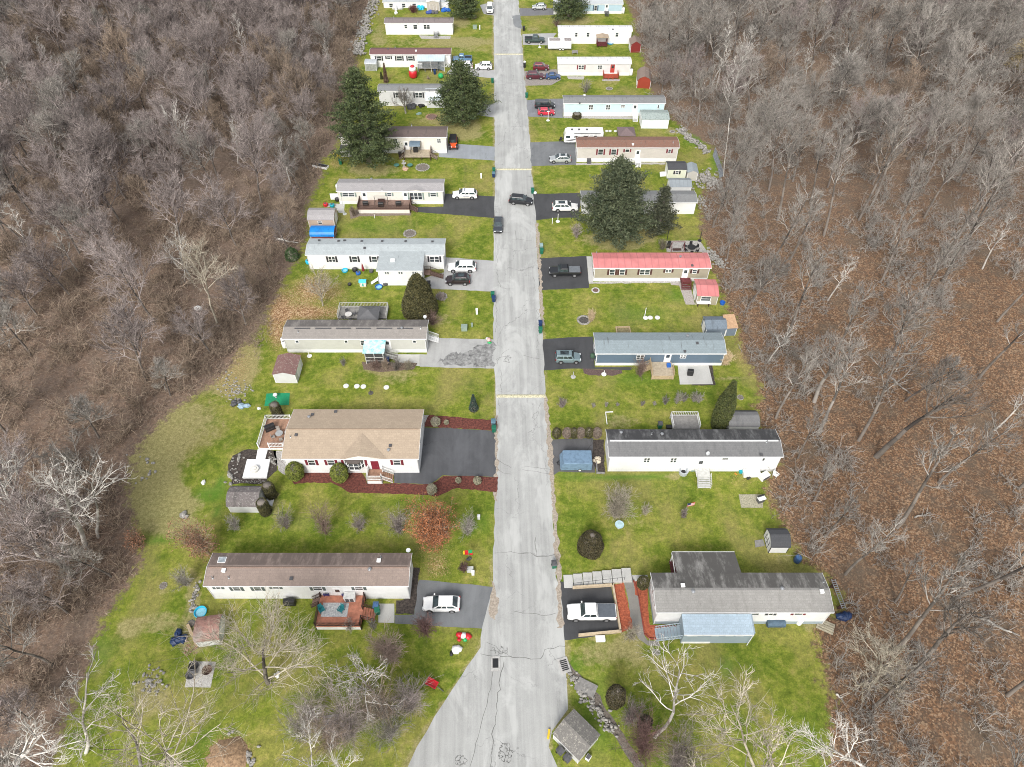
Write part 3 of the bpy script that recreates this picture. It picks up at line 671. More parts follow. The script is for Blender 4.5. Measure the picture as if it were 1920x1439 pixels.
R_brown = m_shingle('brown_grey_shingle', (.30,.235,.20), stain=.5, row=.34, back=2.4, dark=(.11,.085,.075))
R_tan = m_shingle('tan_shingle', (.43,.34,.25), row=.34)
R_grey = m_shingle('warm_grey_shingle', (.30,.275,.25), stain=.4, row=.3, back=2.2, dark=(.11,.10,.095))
R_pale = m_shingle('pale_blue_grey_shingle', (.42,.46,.47), row=.34, stain=.12)
R_grey2 = m_shingle('plain_grey_shingle', (.36,.345,.345), row=.3)
R_dbrown = m_shingle('dark_brown_shingle', (.15,.115,.105), row=.3, stain=.3)
R_maroon = m_shingle('maroon_shingle', (.185,.095,.095), row=.3)
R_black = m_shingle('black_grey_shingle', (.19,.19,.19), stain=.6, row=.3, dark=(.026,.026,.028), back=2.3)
R_blue = m_shingle('blue_grey_shingle', (.25,.30,.32), row=.3, stain=.15)
R_rust = m_shingle('rusty_brown_shingle', (.24,.125,.09), row=.3, stain=.25, moss=(.20,.15,.12))
R_dgrey = m_shingle('weathered_grey_shingle', (.23,.235,.235), row=.3, stain=.2)
R_sky = m_shingle('light_blue_shingle', (.42,.52,.60), row=.3)
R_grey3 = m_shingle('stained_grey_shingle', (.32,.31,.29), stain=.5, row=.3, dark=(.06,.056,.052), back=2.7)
R_white = m_metalroof('white_metal_roof', (.74,.74,.74), .2)
R_red = m_metalroof('red_metal_roof', (.58,.205,.20), .26)
R_bluem = m_metalroof('steel_grey_metal_roof', (.27,.30,.32), .4)
W_white = m_siding('white_siding', (.80,.80,.79)); W_cream = m_siding('cream_siding', (.73,.70,.63)); W_grey = m_siding('grey_beige_siding', (.52,.52,.47))
W_tan = m_siding('tan_siding', (.37,.33,.25)); W_taupe = m_siding('pale_taupe_siding', (.56,.52,.48)); W_blue = m_siding('slate_blue_siding', (.115,.165,.22))
W_lblue = m_siding('pale_aqua_siding', (.55,.70,.72)); W_sky = m_siding('light_blue_siding', (.42,.56,.64)); W_pgrey = m_siding('pale_grey_siding', (.62,.62,.62)); W_lgreen = m_siding('pale_yellow_siding', (.70,.72,.58))
W_steel = m_siding('steel_blue_siding', (.30,.37,.42))
HS = {}
HS['L1'] = house('long white mobile home with brown shingle roof beside the red wooden deck', 'I', 300, 1365, 357, 289, 108, W_white, R_brown, ridge=m_shingle('brown_ridge', (.27,.19,.15)),
  wins=[(318,.5,.5,M_gshut,'pane'),(418,.8,1.0,M_gshut,S),(533,.8,1.0,M_gshut,S),(632,.7,.45,M_gshut,'pane'),(860,1.0,.9,M_gshut,S),(1085,.9,.8,M_gshut,S)], doors=[(965,None,True)],
  bits=[(338,146,'sky'),(350,208,'box'),(374,242,'pipe'),(286,243,'pipe'),(716,246,'dark'),(1146,205,'cap'),(1194,152,'box'),(1205,128,'pipe'),(1355,97,'dish')])
HS['L2'] = house('large white home with tan shingle roof, bow window and maroon shutters', 'G', 487, 1326, 640, 551, 232, W_white, R_tan, rise=1.05, skirt=.7, ridge=m_shingle('tan_ridge', (.36,.27,.19)),
  wins=[(632,.9,1.15,M_redshut,S),(757,.9,1.15,M_redshut,S),(1180,.9,1.1,M_redshut,S)], doors=[(1037,m_paint('dark_red_door',(.20,.015,.03)),False)],
  bits=[(618,290,'cap'),(637,268,'dark'),(785,245,'dark'),(500,422,'pipe'),(538,412,'dark'),(1126,498,'cap'),(1138,470,'dark')])
HS['L3'] = house('long grey beige mobile home with dark ridge vents and a torn teal tarp porch', 'E', 168, 1254, 1006, 900, 750, W_grey, R_grey, rise=.5, skirt=.7,
  wins=[(238,.45,.5,None,'pane'),(621,.45,.5,None,'pane'),(1156,.45,.5,None,'pane'),(755,.75,1.1,None,S)], doors=[(945,M_white,True)],
  bits=[(246,845,'pipe'),(1205,822,'pipe'),(1058,825,'cap'),(1238,735,'dish')])
HS['L4'] = house('white L-shaped home with pale blue grey shingles and black shutters', 'E', 342, 1390, 355, 243, 114, W_white, R_pale, rise=.5, 
  wins=[(510,1.1,1.2,M_blkshut,SD),(688,.9,1.2,M_blkshut,S),(842,.9,1.2,M_blkshut,S),(1312,1.6,1.2,M_blkshut,SD)],
  bits=[(410,128,'dark'),(562,134,'dark'),(608,128,'dark'),(743,135,'dark'),(904,135,'dark'),(1087,136,'dark'),(1297,140,'dark'),(766,190,'dark')])
HS['L5'] = house('cream mobile home with plain grey roof and sage shutters behind a brown deck', 'C', 372, 1303, 878, 762, 650, W_cream, R_grey2, rise=.5,
  wins=[(448,2.3,.8,M_sage,SD),(815,.8,.7,M_sage,S),(1055,2.4,1.5,M_sage,ST),(1210,1.1,.8,M_sage,S)], doors=[(592,M_white,True),(962,M_white,True)],
  bits=[(655,650,'cap'),(748,742,'pipe'),(543,662,'pipe')])
HS['L6'] = house('white mobile home with dark brown roof half hidden behind the tall left pine', 'C', 400, 1334, 420, 276, 178, W_cream, R_dbrown, rise=.5,
  wins=[(868,.9,1.0,None,SD),(1262,.7,.9,None,SD),(700,.9,1.0,None,S)], doors=[(965,M_white,True)], bits=[(1015,158,'pipe')])
HS['L7'] = house('white mobile home with grey metal roof between the two big pines on the left', 'A', 440, 1400, 1192, 1025, 942, W_pgrey, R_dgrey, rise=.45,
  wins=[(632,1.0,1.2,M_blkshut,S),(870,1.6,1.2,M_blkshut,SD),(985,.7,.8,None,S)], bits=[(985,1010,'pipe')])
HS['L8'] = house('white mobile home with maroon brown roof and pale awning over its deck', 'A', 346, 1232, 758, 615, 538, W_white, R_maroon, rise=.5,
  wins=[(423,1.2,1.1,M_blkshut,S),(532,.8,.7,M_blkshut,S),(652,1.3,1.1,M_blkshut,S),(777,1.2,1.1,M_blkshut,S)], bits=[(840,575,'box'),(527,560,'dark'),(603,520,'pipe')])
HS['L9'] = house('plain white mobile home with mottled brown grey roof and metal steps', 'A', 506, 1256, 392, 262, 198, W_white, m_shingle('mottled_brown_shingle', (.22,.185,.18), stain=.3), rise=.45,
  wins=[(725,.7,.9,None,S),(832,1.0,1.1,None,S),(960,1.6,1.1,None,SD)], doors=[(1068,M_white,False)], bits=[(590,203,'pipe'),(858,250,'pipe')])
HS['L10'] = house('white mobile home at the top left of the street behind a cluttered yard', 'A', 480, 1205, 92, 25, -45, W_white, R_pale, rise=.45, wins=[(560,1.0,1.0,None,S),(700,1.0,1.0,None,S),(820,1.0,1.0,None,S)])
HS['R1'] = house('long white mobile home with black streaked grey roof and blue porch, nearest right', 'J', 770, 1690, 495, 433, 216, W_white, R_grey3, rise=.6, skirtm=m_siding('blue_grey_skirting', (.33,.40,.44)), side=-1,
  wins=[(1325,.9,.45,None,'pane'),(1562,.9,.45,M_redshut,'pane'),(1412,.45,.5,M_blkshut,'pane')], bits=[(930,290,'box'),(985,328,'cap'),(1468,312,'cap'),(1686,325,'box'),(1700,268,'pipe')])
HS['R2'] = house('long white mobile home with blackened roof and a white ridge line', 'H', 566, 1676, 512, 415, 232, W_white, R_black, rise=.55, ridge=M_white, side=-1,
  wins=[(827,.75,1.0,None,SD),(1005,.75,1.0,None,SD),(1350,.8,.35,None,'pane'),(1605,.3,.6,None,'pane')], doors=[(1190,M_white,True)],
  bits=[(656,256,'cap'),(860,262,'pipe'),(928,268,'cap'),(1624,322,'pipe'),(1592,395,'dark'),(1230,400,'dish')])
HS['R3'] = house('slate blue mobile home with blue grey shingles beside the pale stone patio', 'F', 568, 1552, 1024, 932, 767, W_blue, R_blue, rise=.6, skirt=.6, side=-1,
  wins=[(920,1.1,.9,None,SD),(1255,.8,.6,None,SD)], doors=[(1132,M_white,True)], bits=[(1288,800,'cap'),(1364,856,'dark'),(1270,908,'dark')])
HS['R4'] = house('tan mobile home under a bright red metal roof with brown shutters', 'F', 552, 1438, 366, 262, 142, W_tan, R_red, rise=.4, skirt=.8, side=-1,
  wins=[(700,.85,1.15,M_brnshut,S),(778,.85,1.15,M_brnshut,S),(955,1.7,1.1,M_brnshut,SD),(1140,.9,.6,M_brnshut,SD),(1345,.7,.8,M_brnshut,S)], doors=[(1272,M_white,True)],
  bits=[(1232,180,'cap'),(1328,236,'dark'),(580,133,'pipe')])
HS['R5'] = house('white mobile home with weathered grey roof behind the big spreading evergreen', 'D', 626, 1634, 872, 768, 660, W_white, R_dgrey, rise=.5, side=-1, wins=[(700,.9,1.0,None,S)])
HS['R6'] = house('pale taupe mobile home with rusty brown roof and maroon shutters', 'D', 580, 1474, 402, 274, 175, W_taupe, R_rust, rise=.5, skirt=.85, side=-1,
  wins=[(797,1.0,1.25,M_redshut,S),(915,1.0,1.25,M_redshut,S),(1037,.8,.6,M_redshut,'pane'),(1417,.5,.8,M_redshut,S)], doors=[(1132,M_white,True)],
  bits=[(1088,242,'box'),(592,180,'pipe'),(685,172,'pipe'),(757,178,'pipe'),(1450,230,'pipe')])
HS['R7'] = house('pale aqua mobile home with long grey roof and white entry steps', 'B', 700, 1815, 1306, 1163, 1072, W_lblue, R_dgrey, rise=.45, skirt=.85, side=-1,
  wins=[(1007,.9,1.1,None,SD),(1200,.9,1.1,None,SD),(1367,.8,.6,None,SD),(1765,.3,.8,None,'pane')], doors=[(1503,M_white,True)], bits=[(935,1070,'box'),(935,1112,'pipe'),(882,1148,'dark')])
HS['R8'] = house('off white mobile home with white metal roof and a red door', 'B', 636, 1440, 852, 718, 640, m_siding('off_white_siding', (.66,.64,.63)), R_white, rise=.35, skirt=.8, side=-1,
  wins=[(898,1.3,1.0,M_redshut,SD),(1108,1.0,.9,None,SD)], doors=[(1250,m_paint('bright_red_door', (.42,.05,.04)),True)], bits=[(1192,680,'pipe')])
HS['R9'] = house('bright white mobile home with white roof and brown roofed red entry porch', 'B', 640, 1450, 495, 352, 286, W_white, R_white, rise=.35, side=-1,
  wins=[(843,.6,1.0,None,S),(975,.7,1.0,None,S),(1300,.7,1.0,None,S)], bits=[(768,303,'pipe'),(1097,308,'pipe'),(1210,320,'pipe'),(1255,325,'dark'),(1420,300,'pipe'),(910,385,'pipe')])
HS['R10'] = house('light blue mobile home with pale roof at the far right end of the street', 'B', 592, 1352, 158, 47, -40, W_sky, m_shingle('silver_shingle', (.5,.53,.55)), rise=.45, side=-1,
  wins=[(1060,.7,1.3,m_paint('navy_shutter', (.04,.09,.16)),S)], doors=[(1183,M_white,True)])
# extra masses that belong to single homes
def wing(h, z, x0, x1, yb, ye, roofm, wall, wins=(), rise_to=None, skirt=0, zt=None):
    """a shed-roofed wing in front of the house: its roof runs down from the main slope"""
    a, b = local(h, g(z, x0, yb)), local(h, g(z, x1, yb)); y0 = a.y
    zt = zt or lin_solve(world(h, a.x, y0-.25), Vector((0, 0, 1)), px(z, 0, ye)[1])
    X0, X1 = a.x, b.x; R = h.root; top = h.h+.16
    MB().prism([(y0, -.2), (-.013, -.2), (-.013, h.h-.2), (y0, zt-.14)], 0, X0, X1).build('wing_wall', wall, R)
    yt = .6; zt2 = h.h+h.rise*((yt+h.over)/(h.D/2+h.over))+.02
    MB().prism([(y0-.28, zt-.1), (yt, zt2-.1), (yt, zt2+.02), (y0-.28, zt)], 0, X0-.2, X1+.2).build('wing_roof', roofm, R)
    MB().box(X0-.2, y0-.36, zt-.16, X1+.2, y0-.284, zt+.01).build('gutter', M_white, R)
    for zx, ww, wh, kind in wins:
        zc = zt-.75; rect_window(R, u_of(h, z, zx, y0, zc), zc, ww, wh, y0, None, None, kind)
    return X0, X1, y0, zt
h = HS['L4']; wg = wing(h, 'E', 888, 1226, 482, 366, R_pale, W_white, [(940,.7,.55,SD),(1047,.7,.55,SD),(1155,.7,.55,SD)])
roof_bits_y = local(h, g('E', 985, 290, 3.6)); MB().cbox(roof_bits_y.x, roof_bits_y.y, 3.2, .8, .8, .62).build('roof_vent', M_white, h.root)
h = HS['L7']; wing(h, 'A', 965, 1165, 1215, 1130, m_metalroof('pale_awning_metal', (.55,.63,.68), .6), W_pgrey)
h = HS['R1']
# rear flat-ish roof over the back porch, and its posts
a = local(h, g('J', 874, 100, 3.0)); b = local(h, g('J', 1215, 100, 3.0))
MB().prism([(h.D+h.over-.02, h.h-.14), (a.y, 2.72), (a.y, 2.84), (h.D+h.over-.02, h.h-.02)], 0, a.x, b.x).build('porch_roof', R_grey3, h.root)
mb = MB(); mb.box(a.x-.03, h.D+.4, 2.5, a.x+.03, a.y, 2.72); mb.box(a.x, a.y+.003, 2.6, b.x, a.y+.06, 2.86); mb.build('porch_fascia', M_white, h.root)
mb = MB()
for x in (a.x+.15, (a.x+b.x)/2, b.x-.15): mb.box(x-.06, a.y-.2, 0, x+.06, a.y-.08, 2.7)
mb.build('porch_post', M_white, h.root)
MB().box(a.x, h.D+.02, .55, b.x, a.y-.1, .7).build('porch_floor', m_wood('maroon_boards', (.13,.035,.035), dirx='Y'), h.root)
# enclosed blue front porch
a = local(h, g('J', 918, 600)); b = local(h, g('J', 1292, 600)); y0 = a.y; zt = lin_solve(world(h, a.x, y0-.2), Vector((0, 0, 1)), px('J', 0, 552)[1])
MB().prism([(y0, 0), (-.02, 0), (-.02, h.h-.25), (y0, zt-.14)], 0, a.x, b.x).build('porch_wall', W_steel, h.root)
MB().prism([(y0-.25, zt-.1), (-.3, h.h-.16), (-.3, h.h-.05), (y0-.25, zt)], 0, a.x-.15, b.x-.25).build('porch_roof', R_sky, h.root)
MB().box(a.x-.15, y0-.32, zt-.15, b.x-.25, y0-.254, zt+.01).build('gutter', M_white, h.root)
for zx in (985, 1110, 1190, 1245): rect_window(h.root, u_of(h, 'J', zx, y0, zt-.6), zt-.62, 1.1 if zx < 1000 else .8, .5, y0, None, None, 'pane')
MB().tube((b.x-.35, y0-.3, zt-.1), (b.x-.35, y0-.3, .1), .045).build('downspout', M_white, h.root)
MB().box(a.x+.1, y0-.03, 0, a.x+3.5, y0-.004, .45).build('porch_skirting', M_white, h.root)
# dormer gable, bow window and entry on the tan-roofed home
h = HS['L2']; R = h.root
xa, xb = u_of(h, 'G', 815, 0, h.h), u_of(h, 'G', 1120, 0, h.h); xm = u_of(h, 'G', 940, 0, h.h); dz = .9
for (p, q) in (((xa, h.h-.02), (xm, h.h+dz)), ((xm, h.h+dz), (xb, h.h-.02))): pass
k = h.rise/(h.D/2+h.over)
yr = -h.over+dz/k
me = MB(); A_ = (xa, -h.over-.02, h.h+.02); B_ = (xb, -h.over-.02, h.h+.02); T_ = (xm, -h.over-.10, h.h+dz); Rr = (xm, yr, h.h+dz+.03)
me.add([A_, T_, Rr, B_, (xa, -h.over-.02, h.h-.10), (xb, -h.over-.02, h.h-.10), (xm, -h.over-.10, h.h+dz-.14)], [(0, 1, 2), (1, 3, 2), (4, 6, 1, 0), (6, 5, 3, 1)])
me.build('dormer_roof', R_tan, R)
MB().prism([(xa+.2, h.h-.3), (xb-.2, h.h-.3), (xb-.2, h.h-.1), (xm, h.h+dz-.14), (xa+.2, h.h-.1)], 1, -h.over+.05, -.01).build('dormer_gable', W_white, R)
x0, x1 = u_of(h, 'G', 846, -.5, 2), u_of(h, 'G', 968, -.5, 2); wd = x1-x0; zb, zt = h.h-2.0, h.h-.45
pl = [(x0, -.02), (x0+wd*.25, -.62), (x1-wd*.25, -.62), (x1, -.02)]
bw = MB().prism(pl, 2, zb-.25, zb).build('bow_window', M_white, R)
MB().prism([(x0-.05, -.02), (x0+wd*.24, -.7), (x1-wd*.24, -.7), (x1+.05, -.02)], 2, zt, zt+.14).build('hood', m_paint('bronze_hood', (.12,.10,.09)), bw)
MB().prism([(x0+.05, -.02), (x0+wd*.26, -.57), (x1-wd*.26, -.57), (x1-.05, -.02)], 2, zb, zt).build('pane', M_glass, bw)
mb = MB(); P3 = [Vector((p[0], p[1], 0)) for p in pl]
for a_, b_ in zip(P3, P3[1:]):
    for t in (0, .5, 1):
        q = a_.lerp(b_, t); mb.box(q.x-.05, q.y-.04, zb, q.x+.05, q.y+.04, zt)
    m1, m2 = a_+Vector((0, 0, (zb+zt)/2)), b_+Vector((0, 0, (zb+zt)/2)); mb.tube(m1, m2, .04, n=4)
mb.build('mullion', M_white, bw)
for s, xx in ((0, x0-.3), (1, x1+.3)): MB().box(xx-.17, -.05, zb, xx+.17, -.01, zt).build('shutter', M_redshut, R)
# small gable on the cream home
h = HS['L5']; xa, xb, xm = u_of(h, 'C', 935, 0, h.h), u_of(h, 'C', 1160, 0, h.h), u_of(h, 'C', 1050, 0, h.h); dz = .4; k = h.rise/(h.D/2+h.over); yr = -h.over+dz/k
MB().add([(xa, -h.over-.02, h.h+.02), (xm, -h.over-.08, h.h+dz), (xm, yr, h.h+dz+.03), (xb, -h.over-.02, h.h+.02), (xa, -h.over-.02, h.h-.1), (xb, -h.over-.02, h.h-.1), (xm, -h.over-.08, h.h+dz-.12)], [(0, 1, 2), (1, 3, 2), (4, 6, 1, 0), (6, 5, 3, 1)]).build('dormer_roof', R_grey2, h.root)
MB().prism([(xa+.2, h.h-.3), (xb-.2, h.h-.3), (xb-.2, h.h-.12), (xm, h.h+dz-.12), (xa+.2, h.h-.12)], 1, -h.over+.04, -.01).build('dormer_gable', W_cream, h.root)
# ridge vents of the long grey home, their shadows built in as dark strips
h = HS['L3']
for xa, xb in ((222,345),(385,510),(545,662),(702,820),(862,985),(1022,1147)):
    a, b = local(h, g('E', xa, 797, h.h+.55)), local(h, g('E', xb, 797, h.h+.55)); y = h.D/2-.28
    MB().box(a.x, y-.1, h.h+.30, b.x, y+.12, h.h+h.rise-.01).build('roof_vent', M_dgrey, h.roof)

# ---- sheds
def shed(label, z, BLp, BRp, yk_or_d, ht, wall, roofm, style='gable', rise=.6, along='x', door=None, win=None, doorm=None, name='shed', trimm=None, group='garden sheds', over=.12, flip=False):
    """style gable | gambrel | lean; along = direction of the ridge; footprint from its front base corners and a depth in metres"""
    a, b = g(z, *BLp), g(z, *BRp); u = (b-a).normalized(); rz = math.atan2(u.y, u.x); L = (b-a).length; D = yk_or_d
    R = thing(name, label, 'shed', a, rz, group); h = H(); h.o = a; h.u = u; h.n = Vector((-u.y, u.x, 0)); h.L, h.D, h.rz, h.root, h.h = L, D, rz, R, ht
    W = D if along == 'x' else L; ln = L if along == 'x' else D
    if style == 'gable': top = [(W+over, ht), (W/2, ht+rise), (-over, ht)]
    elif style == 'gambrel': top = [(W+over, ht-.05), (W*.84, ht+rise*.62), (W/2, ht+rise), (W*.16, ht+rise*.62), (-over, ht-.05)]
    elif style == 'arch': top = [(W/2+(W/2+.03)*math.cos(t*PI/8), ht+rise*math.sin(t*PI/8)) for t in range(9)]
    elif style == 'lean': top = [(W+over, ht+rise), (-over, ht)]
    wall_poly = [(0, 0), (W, 0)]+[(min(W, max(0, p[0])), p[1]-.05) for p in top]
    roof_poly = [(p[0], p[1]) for p in top[::-1]]
    inner = [(p[0], p[1]-.06) for p in top]
    ax = 0 if along == 'x' else 1
    MB().prism(wall_poly, ax, 0, ln).build('wall', wall, R)
    MB().prism(roof_poly+inner, ax, -over, ln+over).build('roof', roofm, R)
    tm = trimm or M_white
    for x in (-.01, L-.07):
        for y in (-.012, D-.07): MB().box(x, y, 0, x+.08, y+.082, ht-.08).build('corner_trim', tm, R)
    if door == 'left':   # double door in the left end wall
        mb = MB(); mb.box(-.05, D*.25, .08, -.004, D*.75, min(ht-.1, 1.9)); o = mb.build('door', doorm or M_white, R)
        mb = MB()
        for y in (.25, .5, .75): mb.box(-.07, D*y-.04, .08, -.052, D*y+.04, min(ht-.1, 1.9))
        for q in (.08, .9, min(ht-.16, 1.84)): mb.box(-.07, D*.25, q, -.052, D*.75, q+.07)
        mb.build('door_frame', tm, o)
    if door == 'front':
        mb = MB(); mb.box(L*.25, -.05, .08, L*.75, -.004, min(ht-.1, 1.9)); o = mb.build('door', doorm or M_white, R)
        mb = MB(); 
        for x in (.25, .5, .75): mb.box(L*x-.04, -.07, .08, L*x+.04, -.052, min(ht-.1, 1.9))
        mb.build('door_frame', tm, o)
    if door == 'right':
        mb = MB(); mb.box(L+.004, D*.25, .08, L+.05, D*.75, min(ht-.1, 1.9)); o = mb.build('door', doorm or M_white, R)
        mb = MB(); 
        for y in (.25, .5, .75): mb.box(L+.052, D*y-.04, .08, L+.07, D*y+.04, min(ht-.1, 1.9))
        mb.build('door_frame', tm, o)
    if win: rect_window(R, L*win[0], ht-.75, win[1], win[2], 0, win[3] if len(win) > 3 else None, None, S)
    return h
W_redb = m_siding('barn_red_siding', (.20,.022,.022), True); W_dred = m_siding('orange_red_siding', (.30,.045,.025), True)
shed('grey roofed white gambrel shed beside the round gravel bed of the tan roofed home', 'G', (112,895), (308,897), 3.1, 1.75, W_pgrey, m_shingle('old_grey_shingle', (.17,.15,.145), stain=.3, moss=(.30,.28,.26)), 'gambrel', 1.0, 'x', 'right')
shed('small white shed with faded red shingle roof beside the long grey beige home', 'E', (72,1245), (242,1247), 4.0, 2.1, W_pgrey, m_shingle('faded_red_shingle', (.22,.12,.11), row=.3, moss=(.30,.24,.20)), 'gable', .55, 'y', 'right')
shed('tan shed with grey gambrel roof standing right behind the blue tarp', 'C', (100,1092), (330,1092), 3.6, 2.0, m_siding('peach_siding', (.52,.41,.33)), R_grey2, 'gambrel', .9, 'x', 'right', win=(.45,.7,.6))
shed('rusty pink tin roofed garden shed with peeling white walls by the blue bags', 'I', (214,622), (340,606), 3.1, 1.5, m_paint('peeling_white', (.62,.62,.6), .7, .3), m_grain('rusty_tin_roof', (.15,.085,.065), (.40,.22,.18), 1.6, .7, bs=.2, c3=(.33,.28,.25)), 'arch', .75, 'x', 'right')
sh6 = shed('weathered shingle roofed shelter at the bottom beside the road', 'J', (358,1258), (466,1128), 3.6, 2.0, W_pgrey, m_shingle('mossy_old_shingle', (.19,.18,.165), row=.3, moss=(.33,.31,.27)), 'gable', .6, 'y')
shed('black roofed white gambrel shed with dark trimmed doors at the right woods edge', 'H', (1635,1056), (1756,1056), 2.6, 1.7, W_white, m_shingle('black_shingle', (.07,.072,.078)), 'gambrel', .85, 'x', 'left', trimm=M_blkshut)
shed('white shed with ridged grey roof directly behind the black roofed long home', 'H', (1362,262), (1555,262), 2.9, 1.9, W_white, R_black, 'gambrel', .7, 'x', 'left')
shed('blue grey shed next to the one with a tan plywood roof', 'F', (1420,802), (1575,802), 2.9, 1.9, m_siding('slate_shed_siding', (.16,.20,.25)), m_shingle('slate_blue_shingle', (.17,.21,.25), stain=.2), 'gable', .7, 'x', 'left')
shed('lean-to shed with tan plywood roof at the edge of the right woods', 'F', (1580,795), (1660,790), 2.6, 1.9, m_siding('slate_shed_siding', (.16,.20,.25)), m_grain('plywood', (.34,.21,.12), (.55,.36,.22), 3, bs=.1), 'lean', .5, 'x')
shed('tan shed with bright red metal roof and a white shelf under its window', 'F', (1352,548), (1512,552), 4.2, 2.15, W_tan, R_red, 'gable', .55, 'x', 'left', win=(.42,1.6,.9))
shed('pale yellow shed with black roof, dark shutters and small ramp', 'D', (1392,552), (1555,552), 3.0, 2.2, W_lgreen, m_shingle('black_shingle', (.07,.072,.078)), 'gable', .5, 'x', 'left', win=(.5,.6,.7,M_blkshut))
shed('grey gabled shed touching the pale yellow one with black roof', 'D', (1568,572), (1658,574), 3.2, 2.0, m_siding('putty_siding', (.50,.48,.44)), m_shingle('pale_slate_shingle', (.30,.34,.36)), 'gable', .5, 'y')
shed('grey metal roofed shed just behind the white home by the big evergreen', 'D', (1410,700), (1600,700), 3.0, 2.0, W_pgrey, R_bluem, 'gable', .6, 'x', 'left')
shed('pale aqua white shed with moss stained roof near the aqua home', 'D', (1160,102), (1400,104), 4.2, 2.3, m_siding('aqua_white_siding', (.70,.77,.77)), m_shingle('moss_stained_shingle', (.36,.42,.40), moss=(.14,.18,.16)), 'gable', .5, 'x', 'left')
shed('barn red shed with brown gable roof near the white roofed home', 'B', (1447,594), (1562,594), 3.6, 2.1, W_redb, m_shingle('brown_shed_shingle', (.25,.19,.16)), 'gable', .9, 'y', 'left')
shed('orange red gambrel barn shed with brown roof at the woods edge', 'B', (1520,992), (1670,1000), 5.2, 1.9, W_dred, m_shingle('brown_shed_shingle', (.25,.19,.16)), 'gambrel', 1.2, 'y', 'left')
shed('beige garage with flat pale front among the clutter at the top', 'A', (965,125), (1106,125), 5.5, 2.4, m_siding('beige_siding', (.48,.44,.38)), R_white, 'gable', .5, 'y', 'front', doorm=m_paint('beige_door', (.46,.42,.36)))
shed('small silver metal shed beside the maroon roofed home', 'A', (275,800), (400,802), 2.5, 1.8, m_paint('silver_metal', (.5,.52,.53), .4, .2, .5), m_metalroof('silver_ribbed_roof', (.45,.48,.50), .6), 'arch', .5, 'x')
shed('low white shed tucked under the tall left pine', 'C', (385,452), (490,455), 2.6, 1.9, W_pgrey, m_paint('dark_felt_roof', (.05,.05,.055)), 'lean', .3, 'x')
# tarp-covered arched shelter
h = shed('arched shelter covered with a bright blue tarp', 'C', (118,1215), (325,1215), 2.9, 1.2, m_siding('red_brown_boards', (.20,.05,.045), True), m_paint('blue_tarp', (.005,.21,.62), .45, .15, scale=1.2), 'arch', 1.0, 'x', 'right', doorm=m_paint('brown_board_door', (.12,.05,.045)))
# items leaning on the bottom shelter
# ------------------------------------------------------------------ vehicles
M_tyre = m_paint('tyre_rubber', (.018,.018,.018), .85, .1); M_rim = m_paint('alloy_rim', (.45,.45,.46), .35, .15, .6); M_trimk = m_paint('black_trim', (.02,.02,.022), .6, .1)
M_cg = m_glass('car_glass', (.035,.05,.055)); M_hl = m_paint('headlight_lens', (.62,.64,.66), .15, .05); M_tl = m_paint('taillight_lens', (.30,.012,.012), .25, .05)
def carpaint(name, c, metal=.15): return m_paint('paint_'+name, c, .28, .05, metal, 1.5, .6)
def loft(st, ring):
    """st: list of (x, *params); ring(params)->list of (y,z)"""
    mb = MB(); n = None
    for s in st:
        r = ring(*s[1:]); n = len(r); mb.v += [(s[0], y, z) for y, z in r]
    for j in range(len(st)-1):
        for i in range(n): mb.f.append((j*n+i, j*n+(i+1) % n, (j+1)*n+(i+1) % n, (j+1)*n+i))
    mb.f.append(tuple(range(n))[::-1]); mb.f.append(tuple((len(st)-1)*n+i for i in range(n))); return mb
KIND = dict(  # L, W, H, belt, hood, wheel r, [rear glass base, rear top, front top, windscreen base], hood z, rear deck z
 suv=dict(L=4.85, W=1.95, H=1.72, belt=1.12, r=.37, cab=(-.48,-.375,.07,.245), hood=.98, deck=1.08),
 wagon=dict(L=4.7, W=1.9, H=1.60, belt=1.04, r=.36, cab=(-.47,-.30,.05,.24), hood=.95, deck=1.02),
 boxy=dict(L=4.4, W=1.85, H=1.75, belt=1.08, r=.37, cab=(-.49,-.46,.12,.23), hood=1.02, deck=1.08),
 sedan=dict(L=4.7, W=1.82, H=1.45, belt=.93, r=.33, cab=(-.36,-.20,.06,.22), hood=.86, deck=.95),
 hatch=dict(L=4.1, W=1.75, H=1.5, belt=.95, r=.32, cab=(-.47,-.33,.06,.25), hood=.88, deck=.96),
 van=dict(L=5.1, W=2.0, H=1.85, belt=1.1, r=.36, cab=(-.49,-.46,.18,.33), hood=1.0, deck=1.1),
 pickup=dict(L=5.9, W=2.0, H=1.85, belt=1.15, r=.40, cab=(-.115,-.085,.135,.235), hood=1.10, deck=1.15))
